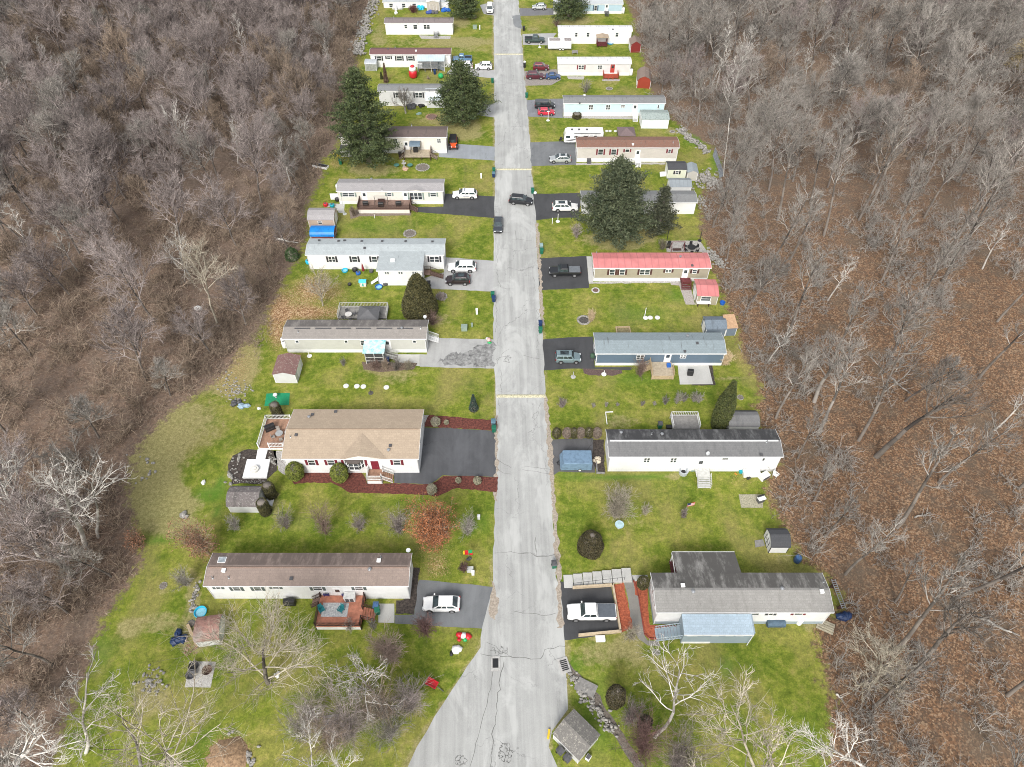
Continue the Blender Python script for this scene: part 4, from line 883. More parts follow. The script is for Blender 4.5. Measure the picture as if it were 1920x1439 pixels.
def vehicle(label, kind, paint, loc, rz, cat='car', name=None, L=None, roofm=None, tonneau=None, dark_hood=None, rack=False, sunroof=False, two=False, extra=None, group='vehicles parked along the street', lower=None, plate=True):
    k = dict(KIND[kind]); k['L'] = L or k['L']; L, W, Hh, bz, r = k['L'], k['W'], k['H'], k['belt'], k['r']; w = W/2
    R = thing(name or 'parked_'+{'wagon': 'car', 'boxy': 'suv', 'hatch': 'hatchback'}.get(kind, kind), label, cat, loc, rz, group)
    c = [q*L for q in k['cab']]; hz, dz = k['hood'], k['deck']; zb = .27 if kind != 'pickup' else .42
    def ring(ww, z0, zt): return [(-ww*.93, z0), (-ww, z0+.16), (-ww, (z0+zt)/2+.08), (-ww*.94, zt-.06), (-ww*.80, zt), (ww*.80, zt), (ww*.94, zt-.06), (ww, (z0+zt)/2+.08), (ww, z0+.16), (ww*.93, z0)]
    if kind == 'pickup': st = [(-L/2, w*.95, zb+.12, dz), (-L/2+.06, w, zb, dz), (c[0]-.05, w, zb, dz), (c[3], w, zb, bz-.02), (c[3]+.1, w, zb, hz+.02), (L/2-.55, w*.98, zb, hz-.03), (L/2-.1, w*.92, zb+.03, hz-.12), (L/2, w*.84, zb+.14, hz-.30)]
    else: st = [(-L/2, w*.88, zb+.14, dz-.30), (-L/2+.07, w*.94, zb+.03, dz-.05), (-L/2+.35, w, zb, dz), (c[3]-.2, w, zb, bz), (c[3]+.05, w, zb, hz+.04), (L/2-.6, w*.97, zb, hz-.03), (L/2-.15, w*.88, zb+.03, hz-.14), (L/2, w*.76, zb+.14, hz-.34)]
    body = loft(st, ring).build('body', paint, R, smoothed=False, bevel=.09)
    # cabin core, pillars show between the panes
    wt = w*.74; wb = w*.90; zt = Hh
    P = [(c[0], bz-.05), (c[3], bz-.05), (c[2], zt-.03), (c[1], zt-.03)]
    vs = [(x, s*(wb if i < 2 else wt), z) for s in (-1, 1) for i, (x, z) in enumerate(P)]
    cabm = MB().add(vs, [(0, 1, 2, 3), (7, 6, 5, 4), (0, 4, 5, 1), (1, 5, 6, 2), (2, 6, 7, 3), (3, 7, 4, 0)]).build('cabin', paint, R, bevel=.10)
    x1, x2 = c[1]-.05, c[2]+.06
    roof = MB().add([(x1, -wt*.96, zt-.03), (x2, -wt*.93, zt-.04), (x2, wt*.93, zt-.04), (x1, wt*.96, zt-.03), (x1+.15, -wt*.8, zt+.03), (x2-.2, -wt*.8, zt+.03), (x2-.2, wt*.8, zt+.03), (x1+.15, wt*.8, zt+.03)],
        [(3, 2, 1, 0), (4, 5, 6, 7), (0, 1, 5, 4), (1, 2, 6, 5), (2, 3, 7, 6), (3, 0, 4, 7)]).build('roof', roofm or paint, R, bevel=.06)
    def quadpane(nm, a, b_, c_, d_, off=.02):
        a, b_, c_, d_ = map(Vector, (a, b_, c_, d_)); n = (b_-a).cross(d_-a).normalized()
        if n.dot((a+b_+c_+d_)/4-Vector((0, 0, bz))) < 0: n = -n
        vs = [p-n*.02 for p in (a, b_, c_, d_)]+[p+n*off for p in (a, b_, c_, d_)]
        return MB().add(vs, [(3, 2, 1, 0), (4, 5, 6, 7), (0, 1, 5, 4), (1, 2, 6, 5), (2, 3, 7, 6), (3, 0, 4, 7)]).build(nm, M_cg, R)
    def lerp(a, b_, t): return a+(b_-a)*t
    def side(xb0, xb1, t0, t1, s):   # pane between belt fractions and roof fractions, height .12-.9
        def pt(fb, ft, hh): 
            return (lerp(lerp(c[0], c[3], fb), lerp(c[1], c[2], ft), hh), s*lerp(wb, wt, hh), lerp(bz-.05, zt-.03, hh))
        quadpane('side_window', pt(xb0, t0, .20), pt(xb1, t1, .20), pt(xb1, t1, .82), pt(xb0, t0, .82))
    splits = [(.04,.40),(.44,.66),(.69,.90)] if kind in ('suv','van','wagon','boxy') else [(.06,.47),(.51,.90)] if not two else [(.08,.40),(.46,.9)]
    for s in (-1, 1):
        for a, b_ in splits: side(a, b_, a+.03, b_+.06 if b_ > .85 else b_, s)
    def fr(xb, xt, h0, nm, y=.9):
        quadpane(nm, (lerp(xb, xt, h0), -lerp(wb, wt, h0)*y, lerp(bz-.05, zt-.03, h0)), (lerp(xb, xt, h0), lerp(wb, wt, h0)*y, lerp(bz-.05, zt-.03, h0)),
                 (lerp(xb, xt, .92), lerp(wb, wt, .92)*y, lerp(bz-.05, zt-.03, .92)), (lerp(xb, xt, .92), -lerp(wb, wt, .92)*y, lerp(bz-.05, zt-.03, .92)))
    fr(c[3], c[2], .10, 'windshield', .92); fr(c[0], c[1], .2, 'rear_window', .84)
    ax = (L*.305, -L*.29) if kind != 'pickup' else (L*.325, -L*.30)
    for x in ax:
        for s in (-1, 1):
            m2 = MB(); m2.tube((x, s*(w+.006), r+.02), (x, s*(w-.25), r+.02), r*1.17, n=20); m2.build('wheel_arch', M_trimk, R)
            q = MB().tube((x, s*(w+.02), r), (x, s*(w-.22), r), r, n=18).build('wheel', M_tyre, R)
            m3 = MB().tube((x, s*(w+.035), r), (x, s*(w-.1), r), r*.62, n=12); 
            m3.build('rim', M_rim, q)
    for s in (-1, 1):
        zl = hz-.22; MB().box(L/2-.24, s*w*.45, zl-.07, L/2-.04, s*w*.86, zl+.08).build('headlight', M_hl, R, bevel=.02)
        if kind in ('sedan', 'hatch'): MB().box(-L/2-.01, s*w*.5, dz-.28, -L/2+.2, s*w*.93, dz-.12).build('taillight', M_tl, R, bevel=.02)
        else: MB().box(-L/2-.01, s*w*.74, dz-.42, -L/2+.12, s*w*.93, dz-.03).build('taillight', M_tl, R, bevel=.02)
        MB().box(c[3]-.32, s*w*.96, bz+.02, c[3]-.14, s*(w+.17), bz+.17).build('mirror', paint, R, bevel=.03)
    MB().box(L/2-.05, -w*.42, hz-.34, L/2+.012, w*.42, hz-.14).build('grille', M_trimk, R)
    MB().box(L/2-.06, -w*.74, zb+.02, L/2+.03, w*.74, zb+.2).build('bumper', lower or M_trimk, R, bevel=.03)
    MB().box(-L/2-.03, -w*.84, zb+.05, -L/2+.06, w*.84, zb+.24).build('bumper', M_rim if kind == 'pickup' else (lower or M_trimk), R, bevel=.03)
    if rack:
        for s in (-1, 1): MB().box(x1+.2, s*wt*.84-.025, zt+.02, x2-.35, s*wt*.84+.025, zt+.07).build('roof_rail', M_trimk, R)
    if sunroof: MB().box(lerp(x1, x2, .25), -wt*.6, zt+.028, lerp(x1, x2, .8), wt*.6, zt+.042).build('sunroof', M_cg, R)
    if kind == 'pickup':
        xb0, xb1 = -L/2+.12, c[0]-.12
        if tonneau: MB().box(xb0-.03, -w*.86, dz-.02, xb1+.06, w*.86, dz+.05).build('tonneau_cover', tonneau, R, bevel=.02)
        else:
            m2 = MB(); m2.box(xb0, -w*.74, dz+.004, xb1, w*.74, dz+.012); m2.build('bed_liner', M_trimk, R)
            m2 = MB(); m2.box(xb0-.08, -w*.97, dz-.1, xb1+.1, -w*.76, dz+.07); m2.box(xb0-.08, w*.76, dz-.1, xb1+.1, w*.97, dz+.07); m2.box(xb0-.1, -w*.97, dz-.1, xb0, w*.97, dz+.07); m2.build('bed_rail', paint, R)
    return R
def park(z, box, facing, label, kind, paint, turn=0, fit=True, **kw):
    """box: the vehicle's outline in the zoomed view; facing left/right/down/up along the street grid"""
    x0, y0, x1, y1 = box; k = KIND[kind]; W = k['W']
    if facing in 'lr':
        a, b = g(z, x0, y1, 0), g(z, x1, y1, 0); mid = g(z, (x0+x1)/2, y1, 0)
        Lw = (g(z, x1, y1, .0)-g(z, x0, y1, .0)).length*.985
        kw.setdefault('L', Lw if fit else k['L']); v = g(z, (x0+x1)/2, y1); c = Vector((v.x, v.y+W/2, 0))
        c.x = g(z, (x0+x1)/2, (y0+y1)/2, .8).x
        rz = (PI if facing == 'l' else 0)+math.radians(turn-1.2)
    else:
        v = g(z, (x0+x1)/2, y1); Lk = kw.get('L', k['L']); c = Vector((v.x, v.y+Lk/2, 0)); c.x = g(z, (x0+x1)/2, (y0+y1)/2, .8).x
        rz = (-PI/2 if facing == 'd' else PI/2)+math.radians(turn)
    c.z = .012
    return vehicle(label, kind, paint, c, rz, **kw)
PW = carpaint('white', (.80,.80,.79), 0); PB = carpaint('black', (.016,.017,.02)); PS = carpaint('silver', (.50,.52,.52), .4)
park('I', (1430,340,1638,437), 'l', 'white crossover parked on the nearest left driveway', 'wagon', PW)
pk = park('J', (298,362,568,486), 'l', 'white pickup with dark grey bed cover in the walled driveway', 'pickup', PW, cat='pickup truck', tonneau=m_paint('slate_vinyl', (.10,.115,.135), .6, .1))
park('F', (255,900,458,1016), 'r', 'blue grey boxy suv with black sunroof by the slate blue home', 'boxy', carpaint('blue_grey', (.20,.27,.29), .3), cat='suv', sunroof=True, rack=True)
park('F', (205,225,455,338), 'l', 'black pickup with grey bed cover beside the red roofed home', 'pickup', PB, cat='pickup truck', tonneau=m_paint('grey_tonneau', (.15,.165,.18), .6, .1))
park('E', (1415,280,1640,386), 'l', 'white suv, rear one of the pair by the L-shaped home', 'suv', PW, cat='suv')
park('E', (1397,390,1593,486), 'l', 'dark plum suv, front one of the pair by the L-shaped home', 'suv', carpaint('plum', (.035,.024,.028), .4), cat='suv', rack=True, sunroof=True)
pol = park('C', (1380,740,1608,840), 'l', 'white sheriff suv with lettering on its doors', 'suv', PW, cat='police car', name='sheriff_suv')
park('C', (1752,1006,1836,1152), 'd', 'dark grey sedan parked on the left edge of the street', 'sedan', carpaint('gunmetal', (.075,.085,.10), .5), turn=-2, cat='sedan')
park('D', (-15,692,178,797), 'r', 'black suv pulling out across the street', 'suv', PB, turn=-9, fit=False, cat='suv', name='moving_suv', sunroof=False)
park('D', (360,746,596,857), 'r', 'white boxy suv on the driveway beside the big spreading evergreen', 'suv', carpaint('cream_white', (.74,.73,.70), 0), cat='suv', rack=True, sunroof=True)
park('D', (335,320,532,420), 'l', 'silver grey crossover on the drive of the rusty roofed taupe home', 'wagon', PS, cat='crossover', rack=True, sunroof=True)
park('B', (375,1135,603,1235), 'r', 'black minivan behind the small red hatchback', 'van', PB, cat='minivan', roofm=carpaint('dusty_black', (.07,.075,.08)))
park('B', (408,1214,604,1308), 'r', 'bright red hatchback in front of the black minivan', 'hatch', carpaint('red', (.55,.03,.06), .1), cat='hatchback')
park('B', (356,706,540,805), 'r', 'dark red suv, rear of the three cars by the off white home', 'suv', carpaint('dark_red', (.16,.02,.03), .3), cat='suv')
park('B', (280,806,487,902), 'r', 'maroon suv at the curb end of the gravel drive', 'suv', carpaint('maroon', (.10,.022,.035), .3), cat='suv')
park('B', (497,822,668,903), 'r', 'blue sedan with its nose against the off white home', 'sedan', carpaint('blue', (.03,.075,.19), .3), cat='sedan')
park('B', (262,378,487,495), 'r', 'dark green pickup backed toward the street', 'pickup', carpaint('green', (.035,.06,.06), .3), cat='pickup truck')
park('B', (345,36,510,120), 'l', 'silver crossover on the farthest right driveway', 'wagon', PS, cat='crossover')
park('A', (1500,694,1698,795), 'l', 'white suv near the street on the maroon roofed home driveway', 'suv', PW, cat='suv', rack=True)
park('A', (1240,690,1480,790), 'l', 'white suv deeper in the drive, half hidden by the round topped pine', 'suv', PW, cat='suv')
park('A', (1250,640,1470,712), 'l', 'blue pickup behind the two white suvs', 'pickup', carpaint('sky_blue', (.12,.24,.38), .2), cat='pickup truck')
park('A', (1630,48,1708,166), 'd', 'white minivan parked nose toward the camera at the top left', 'van', PW, cat='minivan', L=4.6)
# sheriff lettering and light bar
def text_obj(body, size, mat, parent, loc, rot, name='lettering'):
    cu = bpy.data.curves.new(name, 'FONT'); cu.body = body; cu.size = size; cu.extrude = .004; cu.align_x = 'CENTER'; cu.align_y = 'CENTER'
    t = bpy.data.objects.new('tmp', cu); C.objects.link(t); bpy.context.view_layer.update()
    me = bpy.data.meshes.new_from_object(t.evaluated_get(bpy.context.evaluated_depsgraph_get())); bpy.data.objects.remove(t)
    me.name = name; me.materials.clear(); me.materials.append(mat); o = linkobj(name, me, parent, loc); o.rotation_euler = rot; return o
w_ = KIND['suv']['W']/2
M_navy = m_paint('navy_vinyl', (.02,.03,.07))
for s in (1, -1):
    text_obj('SHERIFF', .40, M_navy, pol, (-.25, s*(w_+.012), .80), (PI/2, 0, PI if s > 0 else 0))
    MB().box(-1.6, s*(w_+.006)-.004, .48, 1.2, s*(w_+.006)+.004, .53).build('stripe', m_paint('gold_vinyl', (.45,.33,.08)), pol)
MB().box(-.1, -.5, 1.80, .15, .5, 1.90).build('light_bar', m_paint('light_bar_grey', (.3,.32,.35)), pol, bevel=.02)
# orange off-roader facing the camera
def jeep(label, loc, rz):
    po = carpaint('orange', (.75,.10,.02), .1); R = thing('off_road_jeep', label, 'jeep', loc, rz, 'vehicles parked along the street'); L, w, r = 4.2, .80, .43
    MB().box(-L/2+.1, -w, .5, L/2-.95, w, 1.15).build('body', po, R, bevel=.05)
    MB().prism([(L/2-.95, .55), (L/2-.15, .58), (L/2-.15, 1.02), (L/2-.95, 1.16)], 1, -w*.72, w*.72).build('hood', po, R, bevel=.03)
    MB().box(-L/2+.12, -w*.92, 1.15, .62, w*.92, 1.82).build('soft_top', M_trimk, R, bevel=.06)
    MB().add([(.62, -w*.85, 1.2), (.62, w*.85, 1.2), (.50, w*.8, 1.74), (.50, -w*.8, 1.74), (.74, -w*.85, 1.2), (.74, w*.85, 1.2), (.62, w*.8, 1.74), (.62, -w*.8, 1.74)], [(0,1,2,3),(7,6,5,4),(0,4,5,1),(1,5,6,2),(2,6,7,3),(3,7,4,0)]).build('windshield', M_cg, R)
    for x in (L/2-.62, -L/2+.68):
        for s in (-1, 1):
            MB().prism([(x-.58, .9), (x-.45, 1.04), (x+.45, 1.04), (x+.58, .9), (x+.58, .96), (x+.45, 1.1), (x-.45, 1.1), (x-.58, .96)], 1, s*w*.72, s*(w+.2)).build('fender', M_trimk, R)
            q = MB().tube((x, s*(w+.16), r), (x, s*(w-.12), r), r, n=18).build('wheel', M_tyre, R); MB().tube((x, s*(w+.18), r), (x, s*(w-.05), r), r*.5, n=10).build('rim', M_rim, q)
    for s in (-1, 1): MB().tube((L/2-.16, s*.46, .9), (L/2-.10, s*.46, .9), .10, n=14).build('headlight', M_hl, R)
    mb = MB()
    for i in range(7): mb.box(L/2-.16, -.27+i*.09-.02, .72, L/2-.12, -.27+i*.09+.02, 1.0)
    mb.build('grille', M_trimk, R); MB().box(L/2-.12, -w, .5, L/2+.08, w, .66).build('bumper', M_trimk, R, bevel=.03)
    q = MB().tube((-L/2+.08, 0, 1.0), (-L/2-.16, 0, 1.0), .4, n=16).build('spare_wheel', M_tyre, R); return R
v = g('C', 1392, 400); jeep('orange jeep with black top facing the camera beside the brown roofed home', Vector((g('C', 1392, 320, 1).x, v.y+2.1, .012)), -PI/2+.03)
# camper, cargo trailer, covered trailer
def trailer_base(R, L, w, r, xs, tongue=1.1):
    for x in xs:
        for s in (-1, 1):
            q = MB().tube((x, s*(w+.01), r), (x, s*(w-.2), r), r, n=16).build('wheel', M_tyre, R); MB().tube((x, s*(w+.03), r), (x, s*(w-.05), r), r*.6, n=10).build('rim', M_white, q)
    mb = MB(); mb.tube((-L/2, -w*.6, .5), (-L/2-tongue, 0, .5), .05); mb.tube((-L/2, w*.6, .5), (-L/2-tongue, 0, .5), .05); mb.tube((-L/2-tongue+.15, 0, .05), (-L/2-tongue+.15, 0, .8), .04); mb.build('tongue', M_trimk, R)
a, b = g('D', 475, 252), g('D', 822, 252); L = 9.2; c = Vector(((g('D', 470, 200, 1.5).x+g('D', 822, 200, 1.5).x)/2, a.y+1.25, 0)); L = (g('D', 822, 200, 1.5)-g('D', 470, 200, 1.5)).length
R = thing('travel_trailer', 'white travel trailer camper behind the rusty roofed taupe home', 'camper', c, math.radians(-1.2)); w = 1.22
MB().prism([(-L/2+.15, .55), (L/2, .55), (L/2, 2.95), (-L/2+.9, 3.0), (-L/2+.3, 2.7), (-L/2, 1.7), (-L/2, .9)], 1, -w, w).build('body', PW, R, bevel=.10)
for x, ww in ((-L*.40, .9), (-L*.2, .7), (.05*L, 1.0), (.3*L, .7)): MB().box(x-ww/2, -w-.015, 1.65, x+ww/2, -w+.02, 2.2).build('window', M_cg, R, bevel=.02)
MB().box(.16*L, -w-.02, .7, .16*L+.65, -w+.02, 2.45).build('door', m_paint('camper_door', (.7,.7,.7)), R)
MB().prism([(-L*.48, 1.0), (-L*.3, 1.0), (-L*.12, 1.45), (-L*.3, 1.35)], 1, -w-.012, -w).build('swoosh', M_dgrey, R); MB().tube((-L*.25, -w-.12, 2.82), (L*.42, -w-.12, 2.82), .07).build('awning_roll', M_dgrey, R)
MB().box(-L/2-.03, -w*.7, 1.1, -L/2+.1, w*.7, 1.6).build('front_panel', M_dgrey, R)
for x in (-.3, -.12, .08, .38): MB().box(x*L-.25, -.25, 2.98, x*L+.25, .25, 3.14).build('roof_vent', M_dgrey if x != .38 else PW, R, bevel=.03)
trailer_base(R, L, w, .36, (.02*L, .12*L)); 
for s in (0,): MB().box(-L/2-.85, -.3, .62, -L/2-.35, .3, 1.1).build('propane_cover', M_trimk, R, bevel=.06)
a, b = g('B', 525, 572), g('B', 785, 572); L = (b-a).length; c = (a+b)/2; c.y += 1.1
R = thing('cargo_trailer', 'long white enclosed cargo trailer beside the dark green pickup', 'trailer', c, math.radians(-1.2)); w = 1.1
MB().box(-L/2, -w, .45, L/2, w, 2.5).build('body', PW, R, bevel=.06); MB().box(-L/2-.01, -w-.01, .42, L/2+.01, w+.01, .68).build('skirt_panel', m_paint('trailer_grey', (.45,.46,.47)), R)
mb = MB(); mb.box(-L/2+.3, -.85, 2.5, L*.02, .7, 2.515); mb.box(L*.2, -.9, 2.5, L/2-.1, .8, 2.515); mb.build('roof_felt', m_grain('leafy_roof', (.12,.10,.10), (.42,.38,.36), 3), R)
MB().box(-L*.28, -w-.02, .8, -L*.28+.7, -w+.01, 2.2).build('door', m_paint('camper_door', (.7,.7,.7)), R)
trailer_base(R, L, w, .33, (.02*L, .15*L), .8)
a, b = g('H', 262, 514), g('H', 460, 514); L = (b-a).length; c = (a+b)/2; c.y += 1.2
R = thing('covered_trailer', 'trailer under a fitted steel blue cover on the cracked driveway', 'trailer', c, math.radians(-1)); w = 1.2; M_cov = m_paint('steel_blue_cover', (.15,.235,.33), .7, .15, scale=2)
MB().prism([(-L/2-.15, .25), (L/2, .25), (L/2, 1.95), (-L/2+.15, 2.0), (-L/2+.02, 1.5), (-L/2-.3, .9)], 1, -w, w).build('cover', M_cov, R, bevel=.12)
mb = MB(); mb.box(-L/2-.1, -w-.012, .85, L/2+.01, w+.012, .90); mb.build('strap', m_paint('cover_strap', (.09,.13,.18)), R); MB().box(L*.05, -w-.02, .02, L*.3, -w+.1, .32).build('wheel_skirt', M_dgrey, R); trailer_base(R, L, w, .3, (.1*L,), .7)
# ------------------------------------------------------------------ trees and shrubs
def bare_segs(seed, Hh=15, spread=1.0, tr=.22, first=.35, nl=13, nb=6, nt=7, nq=5, lead=.85, droop=0, up_=.5, bend=.06, lt=.55):
    r = np.random.RandomState(seed); seg = [[], []]   # trunk, crown
    def add(k, p, q, a, b): seg[k].append((p, q, a, b))
    def chain(p, d, L, r0, r1, n, jit, up, lvl, k):
        pts = [p]; s = L/n; d = d/np.linalg.norm(d); rs = [r0]
        for i in range(n):
            d = d+r.normal(0, jit, 3)+np.array([0, 0, up/n]); d /= np.linalg.norm(d); q = pts[-1]+d*s
            a = r0+(r1-r0)*(i+1)/n; add(k, pts[-1], q, rs[-1], a); pts.append(q); rs.append(a)
        return pts, rs
    T_, Tr = chain(np.zeros(3)-[0, 0, .4], np.array([r.normal(0, .05), r.normal(0, .05), 1.]), Hh*lead, tr, tr*.22, 9, bend, 0, 0, 0)
    def at(pts, rs, t):
        x = t*(len(pts)-1); i = min(int(x), len(pts)-2); f = x-i; return pts[i]*(1-f)+pts[i+1]*f, rs[i]*(1-f)+rs[i+1]*f, pts[i+1]-pts[i]
    def perp(d, ang, az):
        d = d/np.linalg.norm(d); a = np.cross(d, [0.3, .2, .93]); a /= np.linalg.norm(a); b = np.cross(d, a)
        return d*math.cos(ang)+(a*math.cos(az)+b*math.sin(az))*math.sin(ang)
    az = r.uniform(0, 6)
    for i in range(nl):
        t = first+(1-first)*(i+.5)/nl; p, pr, d = at(T_, Tr, min(t, .99)); az += 2.4+r.normal(0, .3)
        L = Hh*spread*.42*(1-.55*((t-first)/(1-first)))*r.uniform(.75, 1.2)
        P_, Q_ = chain(p, perp(d, r.uniform(.6, 1.05), az), L, pr*lt, .022, 5, .13, up_, 1, 1)
        for j in range(nb):
            tt = .22+.78*(j+r.random())/nb; p2, r2, d2 = at(P_, Q_, tt)
            P2_, Q2_ = chain(p2, perp(d2, r.uniform(.45, .95), r.uniform(0, 6.28)), L*.5*(1.15-tt*.6)*r.uniform(.7, 1.2), max(r2*.6, .02), .013, 3, .16, up_*.8-droop, 2, 1)
            for k in range(nt):
                p3, r3, d3 = at(P2_, Q2_, .15+.85*(k+r.random())/nt); L3 = L*.26*r.uniform(.6, 1.3)
                P3_, Q3_ = chain(p3, perp(d3, r.uniform(.4, .95), r.uniform(0, 6.28)), L3, .013, .007, 2, .15, up_*.6-droop, 3, 1)
                for m in range(nq):
                    p4, r4, d4 = at(P3_, Q3_, .1+.9*(m+r.random())/nq)
                    e = perp(d4, r.uniform(.35, .9), r.uniform(0, 6.28)); e[2] += .15-droop; add(1, p4, p4+e*L3*.5*r.uniform(.5, 1.2), .0085, .004)
    return seg
def tree_meshes(name, seed, mat, bw=1.0, tmat=None, **kw):
    s = bare_segs(seed, **kw); out = []
    for k, nm in ((0, 'trunk'), (1, 'crown')):
        P0, P1, R0, R1 = (np.array([q[i] for q in s[k]]) for i in range(4))
        if k: 
            big = R0 > .045; V1, F1 = seg_arrays(P0[big], P1[big], R0[big]*1.05, R1[big]*1.05, 5); V2, F2 = seg_arrays(P0[~big], P1[~big], R0[~big]*bw, R1[~big]*bw, 3)
            V, Fq = np.r_[V1, V2], np.r_[F1, F2+len(V1)]
        else: V, Fq = seg_arrays(P0, P1, R0, R1, 9)
        out.append(np_mesh(nm, V, Fq, tmat if (tmat and not k) else mat, True))
    return out
def put_tree(ms, label, loc, Sc=1, rz=0, group=None, cat='tree', name='bare_tree', tilt=None):
    R = thing(name, label, cat, loc, rz, group); R.scale = (Sc,)*3
    if tilt: R.rotation_euler = (tilt[0], tilt[1], rz)
    for nm, me in zip(('trunk', 'crown'), ms): linkobj(nm, me, R)
    return R
B_grey = m_bark('bark_grey', (.105,.094,.083), (.35,.322,.287), .35); B_mauve = m_bark('bark_mauve_grey', (.115,.092,.085), (.365,.312,.290), .3)
B_brown = m_bark('bark_brown', (.10,.074,.055), (.34,.265,.20), .4); B_pale = m_bark('bark_pale', (.24,.22,.195), (.60,.57,.52), 1.2); B_tan = m_bark('bark_straw', (.24,.205,.155), (.50,.45,.36), .8)
B_dark = m_bark('bark_dark', (.06,.050,.043), (.20,.175,.15), .6)
B_trunk = m_bark('bark_trunk', (.055,.046,.040), (.19,.165,.145), .8)
FT = []
for i in range(5): FT.append(tree_meshes('t', 20+i, B_mauve, 2.3, B_trunk, Hh=13.5+i*.7, spread=1.05+.08*(i % 3), nl=15, nb=7, nt=6, nq=4, first=.28, tr=.20, lt=.5))
for i in range(4): FT.append(tree_meshes('t', 40+i, B_grey, 2.2, B_trunk, Hh=16+i, spread=.76+.06*i, nl=14, nb=7, nt=6, nq=4, first=.42, tr=.23, lead=.9, lt=.5))
for i in range(3): FT.append(tree_meshes('t', 60+i, B_brown, 2.3, B_trunk, Hh=11+i, spread=1.2, nl=14, nb=7, nt=6, nq=4, first=.2, tr=.17, lt=.5))
for i in range(3): FT.append(tree_meshes('t', 70+i, B_grey, 2.0, B_dark, Hh=20+i, spread=.50+.05*i, nl=11, nb=5, nt=5, nq=4, first=.50, tr=.27, lead=.92, lt=.45, bend=.03, up_=.9))
PT = [tree_meshes('t', 80, B_pale, 1.8, Hh=17, spread=.75, nl=11, nb=5, nt=4, nq=3, first=.4, tr=.26, bend=.08), tree_meshes('t', 81, B_pale, 1.8, Hh=15, spread=.95, nl=10, nb=5, nt=4, nq=3, first=.3, tr=.24, bend=.1),
      tree_meshes('t', 82, B_pale, 1.6, Hh=16, spread=.4, nl=14, nb=4, nt=4, nq=3, first=.35, tr=.17, bend=.05)]
# --- forest: individual trees by blue-noise placement over both woods
rr = random.Random(21); frs = np.random.RandomState(4)
def visible(x, y, m=45):
    a, b = proj((x, y, 7)); return -m < a < 1920+m and -90 < b < 1500
lefts, rights = [], []
def place_forest(rmin, tries=22000):
    pts = []; cell = {}; XX = frs.uniform(-168, 168, tries); YY = frs.uniform(8, 248, tries); SS = signed_dist(np.c_[XX, YY], lawn_poly)
    for x, y, s in zip(XX, YY, SS):
        if s > -2.2 or not visible(x, y): continue
        q = rmin*(1.12 if x > 0 else .9)
        if s > -6: q *= .8
        if x > 0 and y < 112 and s < -8: q *= 1.42
        if x < 0 and s > -34 and 50 < y < 125: q *= 1.9 if s < -5 else 1.3
        k = (int(x//12), int(y//12)); ok = True
        for i in (-1, 0, 1):
            for j in (-1, 0, 1):
                for (a, b) in cell.get((k[0]+i, k[1]+j), ()):
                    if (a-x)**2+(b-y)**2 < q*q: ok = False
        if ok: cell.setdefault(k, []).append((x, y)); pts.append((x, y, s))
    return pts
pts = place_forest(6.0); pts.sort(key=lambda p: p[0]**2+p[1]**2)
NI = 270; print('forest trees', len(pts))
def tree_kind(x, y, s):
    if x < 0: k = rr.choice([0, 1, 2, 3, 4, 0, 1, 2, 9, 10, 11, 5, 6])
    elif y < 125: k = rr.choice([12, 13, 14, 12, 13, 14, 12, 13, 14, 5])
    else: k = rr.choice([5, 6, 7, 8, 5, 6, 7, 8, 0, 3, 9])
    return k, rr.uniform(.74, 1.12)*(.72 if s > -7 else 1)
first_use = {}
for (x, y, s) in pts[:NI]:
    left = x < 0; side_ = 'left' if left else 'right'; k, sc = tree_kind(x, y, s); ms = FT[k]; z = hgt(x, y)
    pale = rr.random() < .05
    if pale: ms = rr.choice(PT[1:])
    if pale: lab, gp = f'pale barked leafless tree standing in the {side_} woods', f'pale trees scattered in the {side_} woods'
    elif s > -7: lab, gp = f'low bare tree along the mown edge of the {side_} woods', f'small bare trees along the edge of the {side_} woods'
    else: lab, gp = f'grey leafless tree deep in the {side_} woods', f'bare trees of the {side_} woods'
    R = put_tree(ms, lab, (x, y, z), sc, rr.uniform(0, 6.28), gp, tilt=(rr.gauss(0, .05), rr.gauss(0, .05)))
    if not pale and k not in first_use: first_use[k] = list(R.children)
# the farther trees, past the first few hundred, grow from one point cloud
far = pts[NI:]; ks = sorted(first_use); FV, FA, FS, FK, FTl = [], [], [], [], []
for (x, y, s) in far:
    k, sc = tree_kind(x, y, s); k = k if k in first_use else ks[0]
    FV.append((x, y, hgt(x, y))); FS.append(sc); FA.append((rr.gauss(0, .05), rr.gauss(0, .05), rr.uniform(0, 6.28))); FK.append(k)
me = bpy.data.meshes.new('distant_woods'); me.from_pydata(FV, [], [])
for nm, tp, dat in (('rot', 'FLOAT_VECTOR', np.array(FA).ravel()), ('scl', 'FLOAT', np.array(FS)), ('var', 'INT', np.array(FK))):
    at = me.attributes.new(nm, tp, 'POINT'); at.data.foreach_set('vector' if tp == 'FLOAT_VECTOR' else 'value', dat)
fo = linkobj('distant_woods', me); tag(fo, 'far grey woods reading as one mass beyond the nearer trees', 'woods', kind='stuff')
ng = bpy.data.node_groups.new('distant_woods', 'GeometryNodeTree'); ng.interface.new_socket('Geometry', in_out='INPUT', socket_type='NodeSocketGeometry'); ng.interface.new_socket('Geometry', in_out='OUTPUT', socket_type='NodeSocketGeometry')
gi = ng.nodes.new('NodeGroupInput'); go = ng.nodes.new('NodeGroupOutput'); jn = ng.nodes.new('GeometryNodeJoinGeometry'); ng.links.new(jn.outputs[0], go.inputs[0])
def named(nm, tp): q = ng.nodes.new('GeometryNodeInputNamedAttribute'); q.data_type = tp; q.inputs[0].default_value = nm; return [o_ for o_ in q.outputs if o_.enabled and o_.name == 'Attribute'][0]
a_rot, a_scl, a_var = named('rot', 'FLOAT_VECTOR'), named('scl', 'FLOAT'), named('var', 'INT')
